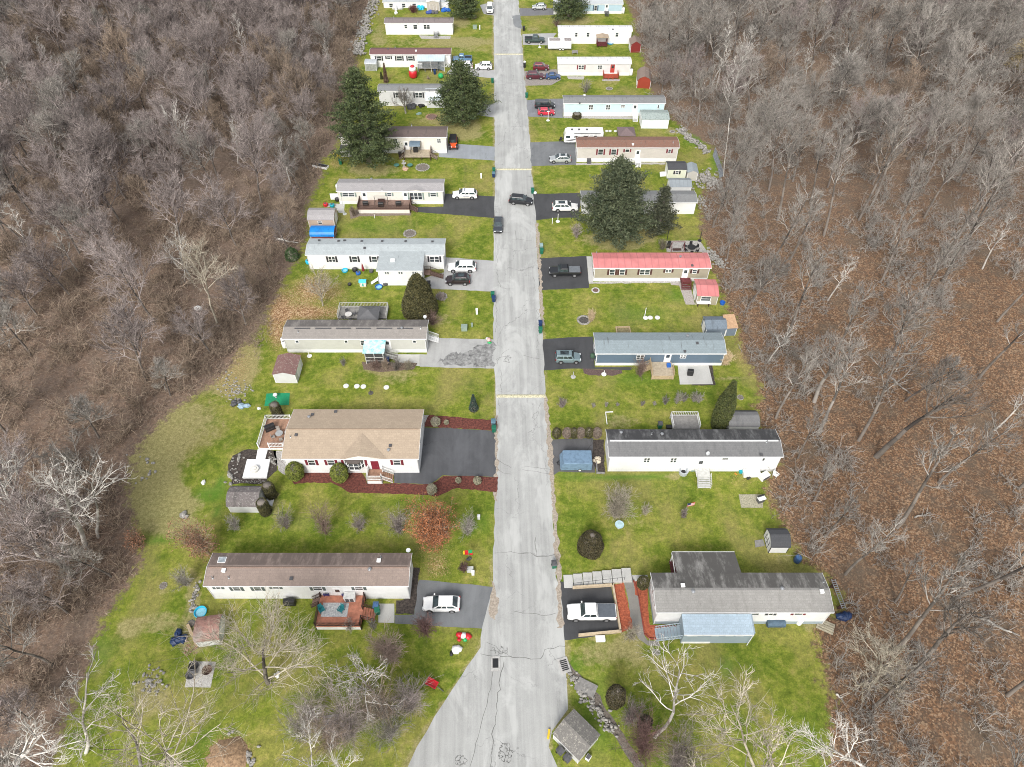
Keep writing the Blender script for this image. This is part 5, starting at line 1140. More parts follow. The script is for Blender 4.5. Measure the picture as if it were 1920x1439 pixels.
for k in ks:
    jj = ng.nodes.new('GeometryNodeJoinGeometry')
    for ob in first_use[k]:
        oi = ng.nodes.new('GeometryNodeObjectInfo'); oi.transform_space = 'ORIGINAL'; oi.inputs[0].default_value = ob; ng.links.new(oi.outputs['Geometry'], jj.inputs[0])
    ip = ng.nodes.new('GeometryNodeInstanceOnPoints'); ng.links.new(gi.outputs[0], ip.inputs['Points']); ng.links.new(jj.outputs[0], ip.inputs['Instance'])
    cp = ng.nodes.new('FunctionNodeCompare'); cp.data_type = 'INT'; cp.operation = 'EQUAL'; ci = [i_ for i_ in cp.inputs if i_.enabled]; ng.links.new(a_var, ci[0]); ci[1].default_value = k
    ng.links.new(cp.outputs[0], ip.inputs['Selection']); ng.links.new(a_rot, ip.inputs['Rotation']); ng.links.new(a_scl, ip.inputs['Scale']); ng.links.new(ip.outputs[0], jn.inputs[0])
md = fo.modifiers.new('trees', 'NODES'); md.node_group = ng
# --- undergrowth as one mass: brush, saplings, vines, fallen limbs
def brush_proto(seed, n, h, w, up=.8):
    r = np.random.RandomState(seed); P0, P1, A, B = [], [], [], []
    for i in range(n):
        p = np.array([r.normal(0, w*.35), r.normal(0, w*.35), -.1]); d = np.array([r.normal(0, .6), r.normal(0, .6), up+r.random()*.6]); d /= np.linalg.norm(d); L = h*r.uniform(.5, 1.1)
        for k in range(3):
            q = p+d*L/3; P0.append(p); P1.append(q); A.append(.034-.006*k); B.append(.028-.006*k)
            for m in range(3):
                e = d+r.normal(0, .65, 3); e /= np.linalg.norm(e); s0 = p+(q-p)*r.random(); P0.append(s0); P1.append(s0+e*L*.28*r.uniform(.5, 1.3)); A.append(.021); B.append(.010)
            p = q; d = d+r.normal(0, .28, 3)-[0, 0, .22]; d /= np.linalg.norm(d)
    return seg_arrays(P0, P1, A, B, 3)
protos = [brush_proto(300+i, 15, h, w, u) for i, (h, w, u) in enumerate([(2.6,2.2,.8),(1.7,2.8,.4),(3.6,1.6,1.3),(2.2,2.4,.6),(4.8,1.2,1.8)])]
def brush_mass(name, pts, mat, label, cat, rs=frs):
    VV, FF = [], []; n0 = 0
    for (x, y, z, s, k) in pts:
        V, Fq = protos[k]; a = rs.uniform(0, 6.28); c_, s_ = math.cos(a)*s, math.sin(a)*s
        W_ = np.c_[V[:, 0]*c_-V[:, 1]*s_+x, V[:, 0]*s_+V[:, 1]*c_+y, V[:, 2]*s+z]; VV.append(W_); FF.append(Fq+n0); n0 += len(V)
    o = linkobj(name, np_mesh(name, np.concatenate(VV), np.concatenate(FF), mat)); tag(o, label, cat, kind='stuff'); return o
n = 26000; bx = frs.uniform(-165, 165, n); by = frs.uniform(8, 250, n); bs = signed_dist(np.c_[bx, by], lawn_poly); qx_, qy_ = np_proj(np.c_[bx, by])
ok = (bs < -.9) & (qx_ > -40) & (qx_ < 1960) & (qy_ > -60) & (qy_ < 1480); bz_ = hgt_np(bx, by, bs)
patch = np.sin(bx*.21+1.3)*np.cos(by*.17)+np.sin(bx*.09-by*.11)
lowl = (bx < 0) & (bs > -36) & (by > 50) & (by < 125)
den = np.where(bx < 0, .46+.25*patch+.35*lowl, np.where(by > 95, .34+.15*patch, .13+.13*patch)); den = np.where((bs > -9) & (bs < -.9), den*1.4+.2, den)
dl = ok & (frs.random_sample(n) < den)
L_, R_ = [], []
for i in np.nonzero(dl)[0]:
    (L_ if bx[i] < 0 else R_).append((bx[i], by[i], bz_[i], frs.uniform(.55, 1.15)*(1 if by[i] < 150 else 1.2), frs.choice([0, 1, 1, 2, 3, 3, 0, 4])))
for i in range(420):
    q = G(330+frs.uniform(0, 175), 600+frs.uniform(0, 150)); a_, b_ = proj(q)
    if (a_-330)*.55+(b_-600) < 118+frs.normal(0, 16) and b_ < 742: L_.append((q.x, q.y, 0, frs.uniform(.35, .7), frs.choice([0, 1, 1, 3])))
print('brush', len(L_), len(R_))
brush_mass('undergrowth', L_, m_bark('vine_brown', (.10,.075,.058), (.38,.295,.22), .25), 'tangled brown brush and saplings filling the left woods', 'undergrowth')
brush_mass('undergrowth', R_, B_grey, 'thin grey brush under the trees of the right woods', 'undergrowth')
# --- evergreen trees
def foliage(V0, N_, size, seed, flat=.5, upb=.25, asp=1.0):
    """leaf-sized faces centred on the rows of V0"""
    r = np.random.RandomState(seed); n = len(V0)
    d = r.normal(0, 1, (n, 3)); d[:, 2] = d[:, 2]*flat+upb; d /= np.linalg.norm(d, axis=1, keepdims=True)
    e = np.cross(d, r.normal(0, 1, (n, 3))); e /= np.linalg.norm(e, axis=1, keepdims=True); s = size*r.uniform(.55, 1.25, (n, 1))
    V = np.stack([V0-e*s*.32*asp, V0+e*s*.32*asp, V0+d*s+e*s*.12, V0+d*s-e*s*.12], 1).reshape(-1, 3)
    return V, np.arange(4*n).reshape(-1, 4)
def conifer_mesh(seed, Hh, Rr, prof, ncl, per, leaf, clr=.55, mat=None):
    """clumps of needles on whorled boughs inside the outline given by prof(t)"""
    r = np.random.RandomState(seed); cen = []; bough = []
    nz = int(Hh/.95)
    for i in range(nz):
        t = (i+.5)/nz; z = Hh*(.06+.93*t); nb = max(5, int(ncl/nz/4.6)); a0 = r.uniform(0, 6.28)
        for j in range(nb):
            a = a0+6.283*j/nb+r.normal(0, .22); L = Rr*prof(t)*r.uniform(.60, 1.12)*(1+.10*math.sin(2*a+z*.7)); up2 = .10+.35*t
            bough.append(((0, 0, z-.3), (math.cos(a)*L*.9, math.sin(a)*L*.9, z+L*up2-.1)))
            nseg = max(2, int(L/.55))
            for q in range(nseg):
                f = (q+1.0)/nseg
                if f < .3: continue
                wd_ = L*.24*(1.15-f)+.10
                for sgn in ((-1, 1) if f < .9 else (0,)):
                    cen.append((math.cos(a)*L*f-math.sin(a)*sgn*wd_*r.uniform(.5, 1.3), math.sin(a)*L*f+math.cos(a)*sgn*wd_*r.uniform(.5, 1.3), z+L*f*up2+r.normal(0, .09), .42+.3*f))
    cen.append((0, 0, Hh*.985, .5)); cen = np.array(cen)
    pt = np.repeat(cen, per, 0); sz = clr*pt[:, 3:4]; P = pt[:, :3]+r.normal(0, 1, (len(pt), 3))*sz*np.array([.5, .5, .26])
    V, Fq = foliage(P, None, leaf, seed+1, .6, .55)
    crown = np_mesh('crown', V, Fq, mat)
    b0 = np.array([b[0] for b in bough]); b1 = np.array([b[1] for b in bough]); V, Fq = seg_arrays(b0, b1, np.full(len(b0), .05), np.full(len(b0), .02), 3); bm_ = np_mesh('boughs', V, Fq, B_dark)
    V, Fq = seg_arrays([(0, 0, -.3), (0, 0, Hh*.5)], [(0, 0, Hh*.5), (0, 0, Hh*.97)], [Rr*.07+.08, Rr*.04+.05], [Rr*.04+.05, .03], 9); tr_ = np_mesh('trunk', V, Fq, B_dark)
    return tr_, bm_, crown
Lf_pine = m_leaf('pine_needles', (.013,.031,.010), (.118,.145,.050), .8); Lf_spr = m_leaf('blue_green_needles', (.016,.031,.014), (.130,.148,.078), .8); Lf_yew = m_leaf('yew_needles', (.030,.034,.012), (.125,.110,.040), 1.5)
Lf_arb = m_leaf('arborvitae', (.028,.042,.010), (.105,.115,.030), 1.6); Lf_dk = m_leaf('dark_shrub', (.030,.030,.012), (.105,.085,.038), 2); Lf_yel = m_leaf('golden_green', (.05,.085,.012), (.30,.32,.06), 2)
Lf_or = m_leaf('rusty_leaves', (.16,.055,.022), (.50,.20,.085), 1.5); Lf_oak = m_leaf('oak_brown_leaves', (.13,.055,.030), (.42,.22,.13), 2)
def h_from(p, topx): return lin_solve(p, Vector((0, 0, 1)), topx)
def evergreen(label, z, bx_, by_, topy, Rpx, prof, mat, ncl=420, per=34, leaf=.30, clr=.8, name='evergreen_tree', cat='tree', group='evergreen trees between the homes', seed=1, sq=1):
    p = g(z, bx_, by_); Hh = h_from(p, px(z, 0, topy)[1]); q = g(z, bx_+Rpx, by_); Rr = (q-p).length*1.16
    R = thing(name, label, cat, p, 0, group)
    for nm, me in zip(('trunk', 'boughs', 'crown'), conifer_mesh(seed, Hh, Rr, prof, ncl, per, leaf, clr, mat)): linkobj(nm, me, R)
    return R, Hh, Rr
pf = lambda t: (min(1, (1-t)**.8*1.25+.04))*(.84+.16*min(1, t*5)); pc = lambda t: (1-t)**.8*1.0+.05; pr_ = lambda t: math.sqrt(max(0, 1-(max(0, t-.18)/.84)**2))*(1-.35*max(0, t-.4))
evergreen('tallest dark green pine at the left woods edge', 'W', 692, 306, 128, 56, pf, Lf_pine, 760, 21, .32, .95, seed=5)
evergreen('dark green pine with a rounded top beside the street on the left', 'W', 868, 228, 116, 48, pf, Lf_pine, 600, 21, .32, .95, seed=6)
evergreen('broad blue green evergreen in front of the white home on the right', 'W', 1150, 440, 302, 62, lambda t: (1-t)**.62*1.0+.06, Lf_spr, 820, 21, .31, .9, seed=7)
evergreen('narrower dark evergreen touching the broad one at its right', 'W', 1234, 436, 352, 30, pc, m_leaf('dark_needles', (.018,.026,.014), (.095,.10,.058), 1), 380, 20, .30, .8, seed=8)
evergreen('evergreen at the top left end of the street beside the white van', 'W', 872, 34, -35, 33, pf, Lf_pine, 380, 15, .34, .95, seed=9)
evergreen('spreading evergreen at the top right end of the street by the light blue home', 'W', 1066, 36, -30, 33, pc, Lf_pine, 380, 15, .34, .95, seed=10)
# dense sheared shapes
def sheared(label, z, bx_, by_, topy, Rpx, prof, mat, n=9000, leaf=.16, name='evergreen_shrub', cat='shrub', group='clipped evergreen shrubs', seed=1, jit=.05, Hm=None):
    p = g(z, bx_, by_); Hh = Hm or h_from(p, px(z, 0, topy)[1]); Rr = (g(z, bx_+Rpx, by_)-p).length; r = np.random.RandomState(seed)
    t = r.beta(1.1, 1.3, n); a = r.uniform(0, 6.283, n); rad = np.array([prof(q) for q in t])*Rr*(1-np.abs(r.normal(0, jit, n)))*(1+.05*np.sin(a*4+t*9))
    P = np.c_[np.cos(a)*rad, np.sin(a)*rad, t*Hh]; V, Fq = foliage(P, None, leaf, seed, .7, .45)
    R = thing(name, label, cat, p, 0, group)
    linkobj('foliage', np_mesh('foliage', V, Fq, mat), R)
    k = 12; core = MB().lathe([(max(.01, prof(q/8)*Rr*.86), q/8*Hh*.97+.01) for q in range(9)], n=k); core.build('inner_twigs', B_dark, R, smoothed=True); return R
dome = lambda t: math.sqrt(max(0, 1-(t*.985)**2))*.98+.02; egg = lambda t: (math.sqrt(max(0, 1-((t-.3)/.71)**2)))*1.0+.02; colm = lambda t: (1-max(0, t-.55)*1.9)*(.85+.15*min(1, t*6)); ball_ = lambda t: math.sqrt(max(.02, 1-(2*t-1)**2)); conic = lambda t: (1-t)*.95+.05; drum = lambda t: 1.0-.12*t if t < .97 else .8
sheared('dark cone shaped yew tree beside the L-shaped home driveway', 'E', 1205, 690, 400, 148, lambda t: (1-t)**.6*(.86+.14*min(1, t*4))+.03, Lf_yew, 26000, .26, 'cone_yew', 'tree', jit=.09, seed=3)
sheared('tall narrow dark arborvitae spire beside the black roofed home', 'W', 1347, 800, 716, 16, colm, Lf_arb, 17000, .22, 'arborvitae', 'tree', jit=.10, seed=4)
sheared('yellow green round bush, left one of the pair in front of the tan roofed home', 'G', 540, 672, 590, 55, ball_, Lf_yel, 7000, .16, 'round_bush', 'bush', jit=.05, seed=5)
sheared('yellow green round bush beside the bow window', 'G', 822, 684, 600, 54, ball_, Lf_yel, 7000, .16, 'round_bush', 'bush', jit=.05, seed=6)
sheared('flat topped dark yew between the green mat and the white deck', 'G', 418, 275, 198, 33, drum, Lf_yew, 4500, .14, 'clipped_yew', 'bush', seed=7)
sheared('flat topped yew behind the right corner of the gambrel shed', 'G', 378, 790, 715, 36, drum, Lf_yew, 4500, .14, 'clipped_yew', 'bush', seed=8)
sheared('flat topped yew in front of the gambrel shed', 'G', 340, 895, 825, 36, drum, Lf_yew, 4500, .14, 'clipped_yew', 'bush', seed=9)
sheared('very dark wide dome bush alone on the right lawn', 'H', 450, 1025, 935, 84, dome, Lf_dk, 12000, .14, 'dome_bush', 'bush', jit=.03, seed=10)
sheared('dark round bush beside the stone lined ditch', 'J', 553, 935, 852, 50, ball_, Lf_dk, 8000, .13, 'dome_bush', 'bush', jit=.03, seed=11)
sheared('dark round bush at the foot of the white barked tree', 'J', 712, 1070, 1012, 36, ball_, m_leaf('deep_green_shrub', (.015,.022,.008), (.05,.06,.025), 2), 5000, .13, 'dome_bush', 'bush', jit=.03, seed=12)
sheared('round green bush in orange mulch at the corner of the nearest right home', 'J', 708, 296, 246, 31, ball_, Lf_yew, 4000, .13, 'round_bush', 'bush', seed=13)
sheared('small dark spruce seedling on the lawn by the yellow speed bump', 'G', 1674, 232, 140, 30, conic, m_leaf('tiny_spruce', (.012,.028,.020), (.06,.09,.07), 2), 2600, .18, 'small_spruce', 'tree', jit=.12, seed=14)
sheared('reddish brown slim arborvitae beside the maroon roofed home', 'A', 505, 925, 712, 24, conic, m_leaf('browned_arborvitae', (.07,.04,.025), (.19,.12,.08), 2), 3500, .2, 'arborvitae', 'tree', seed=15)
sheared('short green slim arborvitae next to the browned one', 'A', 455, 890, 815, 16, conic, Lf_arb, 1800, .18, 'arborvitae', 'tree', seed=16)
sheared('boxy dark hedge bush in front of the aqua home', 'B', 848, 1325, 1278, 50, drum, Lf_dk, 4000, .14, 'hedge_bush', 'bush', seed=17)
for i, (x, m, lb) in enumerate([(225,Lf_yew,'olive round hedge ball nearest the street, first in its row'),(293,m_leaf('brown_hedge', (.12,.09,.07), (.30,.24,.19), 2),'grey brown hedge ball, second from the street in its row'),(338,Lf_yew,'olive hedge ball squeezed between two grey brown ones'),
     (382,m_leaf('brown_hedge', (.12,.09,.07), (.3,.24,.19), 2),'grey brown hedge ball in the middle of the hedge row'),(437,Lf_yew,'olive green hedge ball, third green one from the street'),(492,m_leaf('brown_hedge', (.12,.09,.07), (.3,.24,.19), 2),'grey brown hedge ball nearest the black roofed home')]):
    sheared(lb, 'H', x, 285, 230, 30, ball_, m, 3500, .13, 'hedge_ball', 'bush', group='hedge balls along the cracked driveway', seed=30+i)
for i, (z, x, y, ty, rp, m, lb) in enumerate([('G',1430,332,292,30,'s','pale round shrub in the red bed above the black driveway'),('G',1407,770,722,32,'s','pale round shrub where the red mulch bed bends'),('G',1697,705,676,25,'s','pale round shrub in the red bed near the street'),
        ('G',1498,326,306,13,'s','tiny shrub beside the pale round one in the upper red bed'),('G',1575,700,676,16,'s','small grey shrub between the two pale ones in the lower bed')]):
    sheared(lb, z, x, y, ty, rp, ball_, m_leaf('pale_shrub', (.16,.15,.10), (.42,.40,.28), 3), 2200, .12, 'small_shrub', 'bush', group='small shrubs in the red mulch beds', seed=50+i)
# --- bare yard shrubs and trees
def shrub_mesh(seed, Hh, Rr, mat, n=26, leafm=None, nleaf=0, bw=1.0):
    r = np.random.RandomState(seed); P0, P1, A, B = [], [], [], []; tips = []
    for i in range(n):
        az = r.uniform(0, 6.283); el = r.beta(1.3, 1.3); d = np.array([math.cos(az)*el*Rr, math.sin(az)*el*Rr, Hh*(1-el**2*.55)]); p = np.array([0, 0, -.1]); m = 4; L = np.linalg.norm(d); d0 = d/L
        d_ = d0+np.array([0, 0, .3]); d_ /= np.linalg.norm(d_)
        for k in range(m):
            q = p+d_*L/m*r.uniform(.85, 1.1); P0.append(p); P1.append(q); A.append(.028*bw*(1-k*.18)); B.append(.028*bw*(1-(k+1)*.18))
            if k >= 0:
                for u in range(5 if k else 2):
                    e = d_+r.normal(0, .55, 3); e /= np.linalg.norm(e); s0 = p+(q-p)*r.random(); s1 = s0+e*L*.22*r.uniform(.6, 1.3); P0.append(s0); P1.append(s1); A.append(.012*bw); B.append(.007*bw); tips.append(s1)
                    for w_ in range(2): e2 = e+r.normal(0, .5, 3); e2 /= np.linalg.norm(e2); P0.append(s0*.4+s1*.6); P1.append(s0*.4+s1*.6+e2*L*.13); A.append(.008*bw); B.append(.005*bw); tips.append(P1[-1])
            p = q; d_ = d_+r.normal(0, .16, 3); d_[2] -= .05; d_ /= np.linalg.norm(d_)
    V, Fq = seg_arrays(P0, P1, A, B, 3); tw = np_mesh('twigs', V, Fq, mat); lf = None
    if nleaf:
        tips = np.array(tips); pt = tips[r.randint(0, len(tips), nleaf)]+r.normal(0, .16, (nleaf, 3)); V, Fq = foliage(pt, None, .17, seed, .8, .2); lf = np_mesh('leaves', V, Fq, leafm)
    return tw, lf
SN = [0]
def shrub(label, z, x, y, topy, Rpx, mat, n=26, leafm=None, nleaf=0, name='bare_shrub', cat='shrub', group='leafless shrubs in the yards', bw=1.3):
    SN[0] += 1; p = g(z, x, y); Hh = max(.4, h_from(p, px(z, 0, topy)[1])*.92); Rr = (g(z, x+Rpx, y)-p).length; R = thing(name, label, cat, p, rnd.uniform(0, 6), group)
    tw, lf = shrub_mesh(500+SN[0], Hh, Rr, mat, int(n*.62)+4, leafm, nleaf, bw*.8); linkobj('twigs', tw, R)
    if lf: linkobj('leaves', lf, R)
shrub('wide rust orange leaved shrub on the lawn below the tan roofed home', 'G', 1428, 1085, 880, 128, B_brown, 70, Lf_or, 13000, 'rusty_shrub')
shrub('rust brown leaved small oak at the ditch left of the brown roofed home', 'W', 392, 1040, 985, 34, B_brown, 34, Lf_oak, 3000, 'young_oak', 'tree')
shrub('low brown leaved bush at the left woods edge', 'W', 262, 1025, 1000, 18, B_brown, 20, Lf_oak, 1200)
shrub('mauve grey vase shaped shrub, first of the lawn row from the gambrel shed', 'G', 475, 1000, 880, 52, B_mauve); shrub('reddish twiggy shrub, second of the lawn row', 'G', 728, 1040, 880, 88, m_bark('bark_reddish', (.10,.055,.045), (.24,.17,.14)), 30)
shrub('grey many stemmed shrub, third of the lawn row', 'G', 948, 1010, 910, 62, B_mauve, 30); shrub('grey dense shrub just left of the rust orange one', 'G', 1198, 1030, 905, 60, B_mauve, 40); shrub('dark twiggy shrub right of the rust orange one', 'G', 1635, 1040, 920, 66, B_grey, 26)
shrub('faint grey shrub behind the gambrel shed and the rust brown oak', 'G', 150, 1005, 920, 58, B_grey, 26)
shrub('large pale grey rounded bare shrub on the right lawn', 'H', 605, 815, 640, 118, B_tan, 74, bw=1.7); shrub('small pale twiggy shrub right of the large grey one', 'H', 808, 795, 730, 40, B_tan, 18); shrub('purple grey little bush by the flag', 'H', 1068, 822, 770, 24, B_mauve, 24, bw=1.6)
shrub('dense brown ball shrub on the nearest left lawn', 'I', 1262, 690, 575, 66, m_bark('bark_warm', (.14,.095,.075), (.34,.26,.22)), 80, bw=1.7); shrub('dark red brown shrub at the edge of the nearest left driveway', 'I', 1452, 548, 465, 42, m_bark('bark_wine', (.06,.03,.028), (.17,.10,.09)), 46, bw=1.6)
shrub('small dark bush behind the yard utility box', 'I', 1655, 205, 165, 30, m_bark('bark_wine', (.06,.03,.028), (.17,.10,.09)), 30, bw=1.5)
shrub('twiggy grey tangle left of the brown roofed home', 'M', 1400, 80, -30, 70, B_grey, 30); shrub('bare shrub in the leafy bed below the red deck', 'I', 1040, 520, 480, 45, B_grey, 18); shrub('small bare bush at the red deck steps', 'I', 1160, 515, 475, 40, B_grey, 14)
shrub('reddish bare shrub at the front of the wooden deck by the slate blue home', 'F', 915, 1105, 975, 75, m_bark('bark_reddish', (.10,.055,.045), (.24,.17,.14)), 40); shrub('round grey shrub alone at the street end of the right lawn', 'F', 305, 1350, 1285, 42, B_mauve, 34, bw=1.5)
for i, (x, y, t, r_) in enumerate([(553,1350,1320,20),(652,1345,1310,22),(740,1340,1315,18),(935,1338,1300,22),(1030,1335,1305,20),(1110,1330,1265,24),(1203,1325,1235,30),(1260,1310,1240,40),(1335,1310,1225,46),(1372,1312,1245,34)]):
    shrub('small twiggy shrub in the planted row across the lawn behind the black roofed home', 'F', x, y, t, r_, B_grey, 16, group='planted row of small shrubs', bw=1.4)
shrub('straw coloured plume grass beside the dark stone ring', 'F', 532, 680, 590, 34, m_bark('straw', (.38,.28,.16), (.66,.52,.34), 3), 60, name='plume_grass', cat='ornamental grass', bw=1.6); shrub('straw coloured grass clump at the end of the slate blue home', 'F', 1580, 1020, 920, 42, m_bark('straw', (.38,.28,.16), (.66,.52,.34), 3), 60, name='plume_grass', cat='ornamental grass', bw=1.6)
shrub('bare shrub in a square of red edging by the white suv lawn', 'D', 580, 1085, 955, 75, B_mauve, 34); shrub('dry bush behind the red roofed home patio', 'D', 1345, 1190, 1090, 60, m_bark('bark_olive', (.08,.07,.05), (.25,.22,.16)), 40)
shrub('small fan shaped bare tree between the off white and aqua homes', 'B', 945, 1045, 885, 85, B_grey, 34); shrub('brown weedy stump bush on the lawn between the red roofed shed and the tarp porch', 'E', 605, 1110, 1045, 28, B_grey, 16)
shrub('brown leafy bush at the yew tree foot', 'E', 1300, 790, 690, 70, m_bark('bark_reddish', (.10,.055,.045), (.24,.17,.14)), 40); shrub('mauve bush at the right of the yew by the driveway', 'E', 1368, 590, 540, 58, B_mauve, 50, bw=1.6)
for i, (x, r_) in enumerate([(850,70),(930,60),(1015,60),(1110,62)]): shrub(['reddish bush below the screened porch','brown bush beside the dark blue bin','dark brown bush in the middle of the porch bed','olive bush at the driveway end of the porch bed'][i], 'E', x, 1140, 1065, r_, [m_bark('bark_reddish', (.10,.055,.045), (.24,.17,.14)), B_brown, B_dark, m_bark('bark_olive', (.08,.07,.05), (.25,.22,.16))][i], 34)
shrub('small shrub with bare stems in front of the brown deck corner', 'C', 500, 985, 890, 45, B_brown, 36); shrub('dark red weeping shrub in the cluttered yard', 'A', 810, 145, 62, 78, m_bark('bark_crimson', (.06,.022,.022), (.16,.07,.065)), 80, bw=2.2); shrub('little brown bush on the lawn below the green ball', 'A', 980, 890, 862, 42, B_brown, 20)
shrub('brown leafless thicket in front of the top left pine', 'A', 1500, 215, 180, 60, B_brown, 20); shrub('reddish low thicket under the top right evergreen', 'B', 620, 300, 220, 70, m_bark('bark_reddish', (.10,.055,.045), (.24,.17,.14)), 40)
shrub('dark thicket beside the nearest ditch, lower one', 'J', 700, 1200, 1060, 110, m_bark('bark_wine', (.06,.03,.028), (.17,.10,.09)), 60); shrub('brown thicket along the bottom of the ditch', 'J', 880, 1290, 1150, 110, B_mauve, 60); shrub('grey brown brush by the white barked tree', 'J', 640, 1030, 950, 60, B_mauve, 40); shrub('bare brush at the corner of the orange mulch', 'J', 640, 575, 510, 45, B_tan, 26)
for i, (x, y, t, r_) in enumerate([(1240,1010,860,90),(1380,960,830,90),(1060,1110,930,110),(860,1030,900,90),(1260,1130,1000,100),(960,1160,1040,90),(800,1100,1000,70),(1130,1010,920,70)]):
    shrub(['dark thicket under the pale dead tree','dark bush nearest the curved road edge','brown thicket around the grey pallet','faint grey thicket on the lower left lawn','dark thicket low beside the road bend','tangled vine mound beside the pallet','grey sapling clump left of the pallet','pale brush between the pallet and dead tree'][i], 'I', x, y, t, r_, [B_brown, B_mauve, B_mauve, B_mauve, B_grey, B_brown, B_grey, B_tan][i], 50 if i in (0, 1, 2, 5) else 30, group='bare thickets on the lower left lawn', bw=1.5)
# yard trees
def yard_tree(label, z, x, y, topx, topy, seed, mat, bw=1.6, tmat=None, hs=1.0, name='bare_tree', group=None, **kw):
    p = g(z, x, y); Hh = h_from(p, px(z, 0, topy)[1]); ms = tree_meshes('t', seed, mat, bw, tmat=tmat, Hh=Hh*.97*hs, **kw)
    tx = lin_solve(p, Vector((0, 0, 1)), px(z, 0, topy)[1]); top = g(z, topx, topy, Hh); d = top-p
    return put_tree(ms, label, p, 1, 0, group, tilt=(-math.atan2(d.y, Hh) if abs(d.y) > .5 else 0, math.atan2(d.x, Hh)), name=name)
yard_tree('big spreading grey tree with a dark forked trunk on the nearest left lawn', 'I', 590, 815, 560, 345, 90, B_tan, 1.5, B_dark, hs=0.72, spread=1.35, nl=15, nb=7, nt=6, nq=4, first=.14, tr=.3, up_=.95, lead=.7, lt=.38)
yard_tree('leafless fan shaped tree standing in fallen orange leaves', 'E', 440, 640, 440, 345, 91, B_tan, 1.5, spread=1.2, nl=14, nb=6, nt=5, nq=3, first=.12, tr=.16, up_=.9, lead=.8)
yard_tree('bare grey tree in front of the grey metal roofed home', 'A', 725, 1275, 720, 960, 92, B_grey, 1.8, spread=1.2, nl=13, nb=6, nt=5, nq=3, first=.2, tr=.24, up_=.8, lead=.8)
yard_tree('white barked leaning tree with twisting limbs on the nearest right lawn', 'J', 775, 1115, 915, 650, 93, B_pale, 1.5, hs=.74, spread=.8, nl=10, nb=4, nt=3, nq=2, first=.42, tr=.22, up_=.6, bend=.10, lt=.5)
yard_tree('pale straw coloured spreading tree at the bottom of the right lawn', 'J', 1325, 1300, 1200, 800, 94, B_tan, 1.8, hs=0.74, spread=1.05, nl=10, nb=5, nt=5, nq=3, first=.18, tr=.17, up_=.9, lt=.38)
yard_tree('tall pale yellowish tree right of the straw coloured spreading one', 'J', 1430, 1360, 1400, 800, 95, B_tan, 1.7, hs=0.8, spread=.55, nl=11, nb=5, nt=4, nq=3, first=.25, tr=.15, up_=1.0, lt=.4)
yard_tree('pale leaning tree crossing the lower edge of the right lawn', 'J', 1180, 1400, 900, 1090, 96, B_tan, 1.8, hs=0.75, spread=.6, nl=9, nb=4, nt=4, nq=3, first=.3, tr=.15, lt=.4)
yard_tree('small whitish dead tree above the dark thicket', 'I', 1195, 920, 1190, 660, 97, B_pale, 1.9, spread=.75, nl=14, nb=4, nt=4, nq=2, first=.3, tr=.13, up_=.2)
yard_tree('grey barked tree reaching over the bottom left lawn', 'M', 1280, 1500, 1000, 640, 98, B_tan, 1.4, B_grey, hs=0.8, spread=.95, nl=11, nb=5, nt=5, nq=3, first=.3, tr=.24, up_=.7, lt=.42)
yard_tree('tree with pale twisted limbs at the bottom left corner lawn', 'M', 1060, 1530, 760, 900, 99, B_tan, 1.4, B_grey, hs=0.8, spread=.8, nl=10, nb=5, nt=4, nq=3, first=.35, tr=.22, up_=.6, lt=.42)
yard_tree('bright white barked tree rising at the bottom left corner', 'M', 130, 1600, 60, 880, 100, B_pale, 1.7, hs=0.85, spread=.55, nl=11, nb=5, nt=4, nq=3, first=.4, tr=.3)
yard_tree('white limbed tree leaning in from the bottom left woods edge', 'M', 640, 1330, 340, 740, 101, B_pale, 1.6, hs=0.85, spread=.6, nl=9, nb=4, nt=4, nq=3, first=.35, tr=.22)
yard_tree('great white sycamore leaning over the left woods', 'P', 640, 1220, 90, 280, 102, B_pale, 1.8, hs=0.85, spread=.62, nl=12, nb=5, nt=5, nq=3, first=.5, tr=.34, bend=.05, lt=.42)
yard_tree('forked white tree standing near the left lawn edge', 'P', 738, 1150, 640, 330, 103, B_pale, 1.7, spread=.6, nl=9, nb=4, nt=4, nq=2, first=.45, tr=.2, bend=.07)
yard_tree('white twiggy tree bending at the far left picture edge', 'P', 300, 1300, -60, 560, 104, B_pale, 1.7, spread=.7, nl=11, nb=5, nt=5, nq=3, first=.4, tr=.3)
yard_tree('pale bushy crowned tree in the middle of the left woods', 'O', 1400, 790, 1270, 170, 105, B_tan, 1.8, spread=.7, nl=13, nb=6, nt=5, nq=4, first=.45, tr=.18)
yard_tree('massive dark trunked tree nearest the black roofed home in the right woods', 'T', 1085, 1130, 1500, 640, 106, B_dark, 1.7, spread=.9, nl=11, nb=5, nt=5, nq=3, first=.6, tr=.42)
yard_tree('dark trunked tree leaning right beside the woods path', 'T', 740, 820, 960, 330, 107, B_grey, 1.8, spread=.8, nl=11, nb=5, nt=5, nq=3, first=.45, tr=.33)
yard_tree('straight dark tree left of the massive one in the right woods', 'T', 770, 990, 1010, 480, 108, B_grey, 1.8, spread=.6, nl=12, nb=5, nt=5, nq=3, first=.5, tr=.26)
yard_tree('very tall white trunk at the start of the right woods', 'N', 330, 935, 500, 10, 109, B_pale, 1.7, spread=.34, nl=16, nb=5, nt=4, nq=3, first=.5, tr=.10)
yard_tree('tall white topped tree in the upper right woods', 'N', 1500, 330, 1545, 75, 110, B_pale, 1.9, spread=.35, nl=14, nb=4, nt=3, nq=3, first=.3, tr=.14)
yard_tree('white twisted tree at the upper right edge of the picture', 'N', 1640, 530, 1800, 250, 111, B_pale, 2.1, spread=.9, nl=10, nb=5, nt=4, nq=3, first=.3, tr=.2)
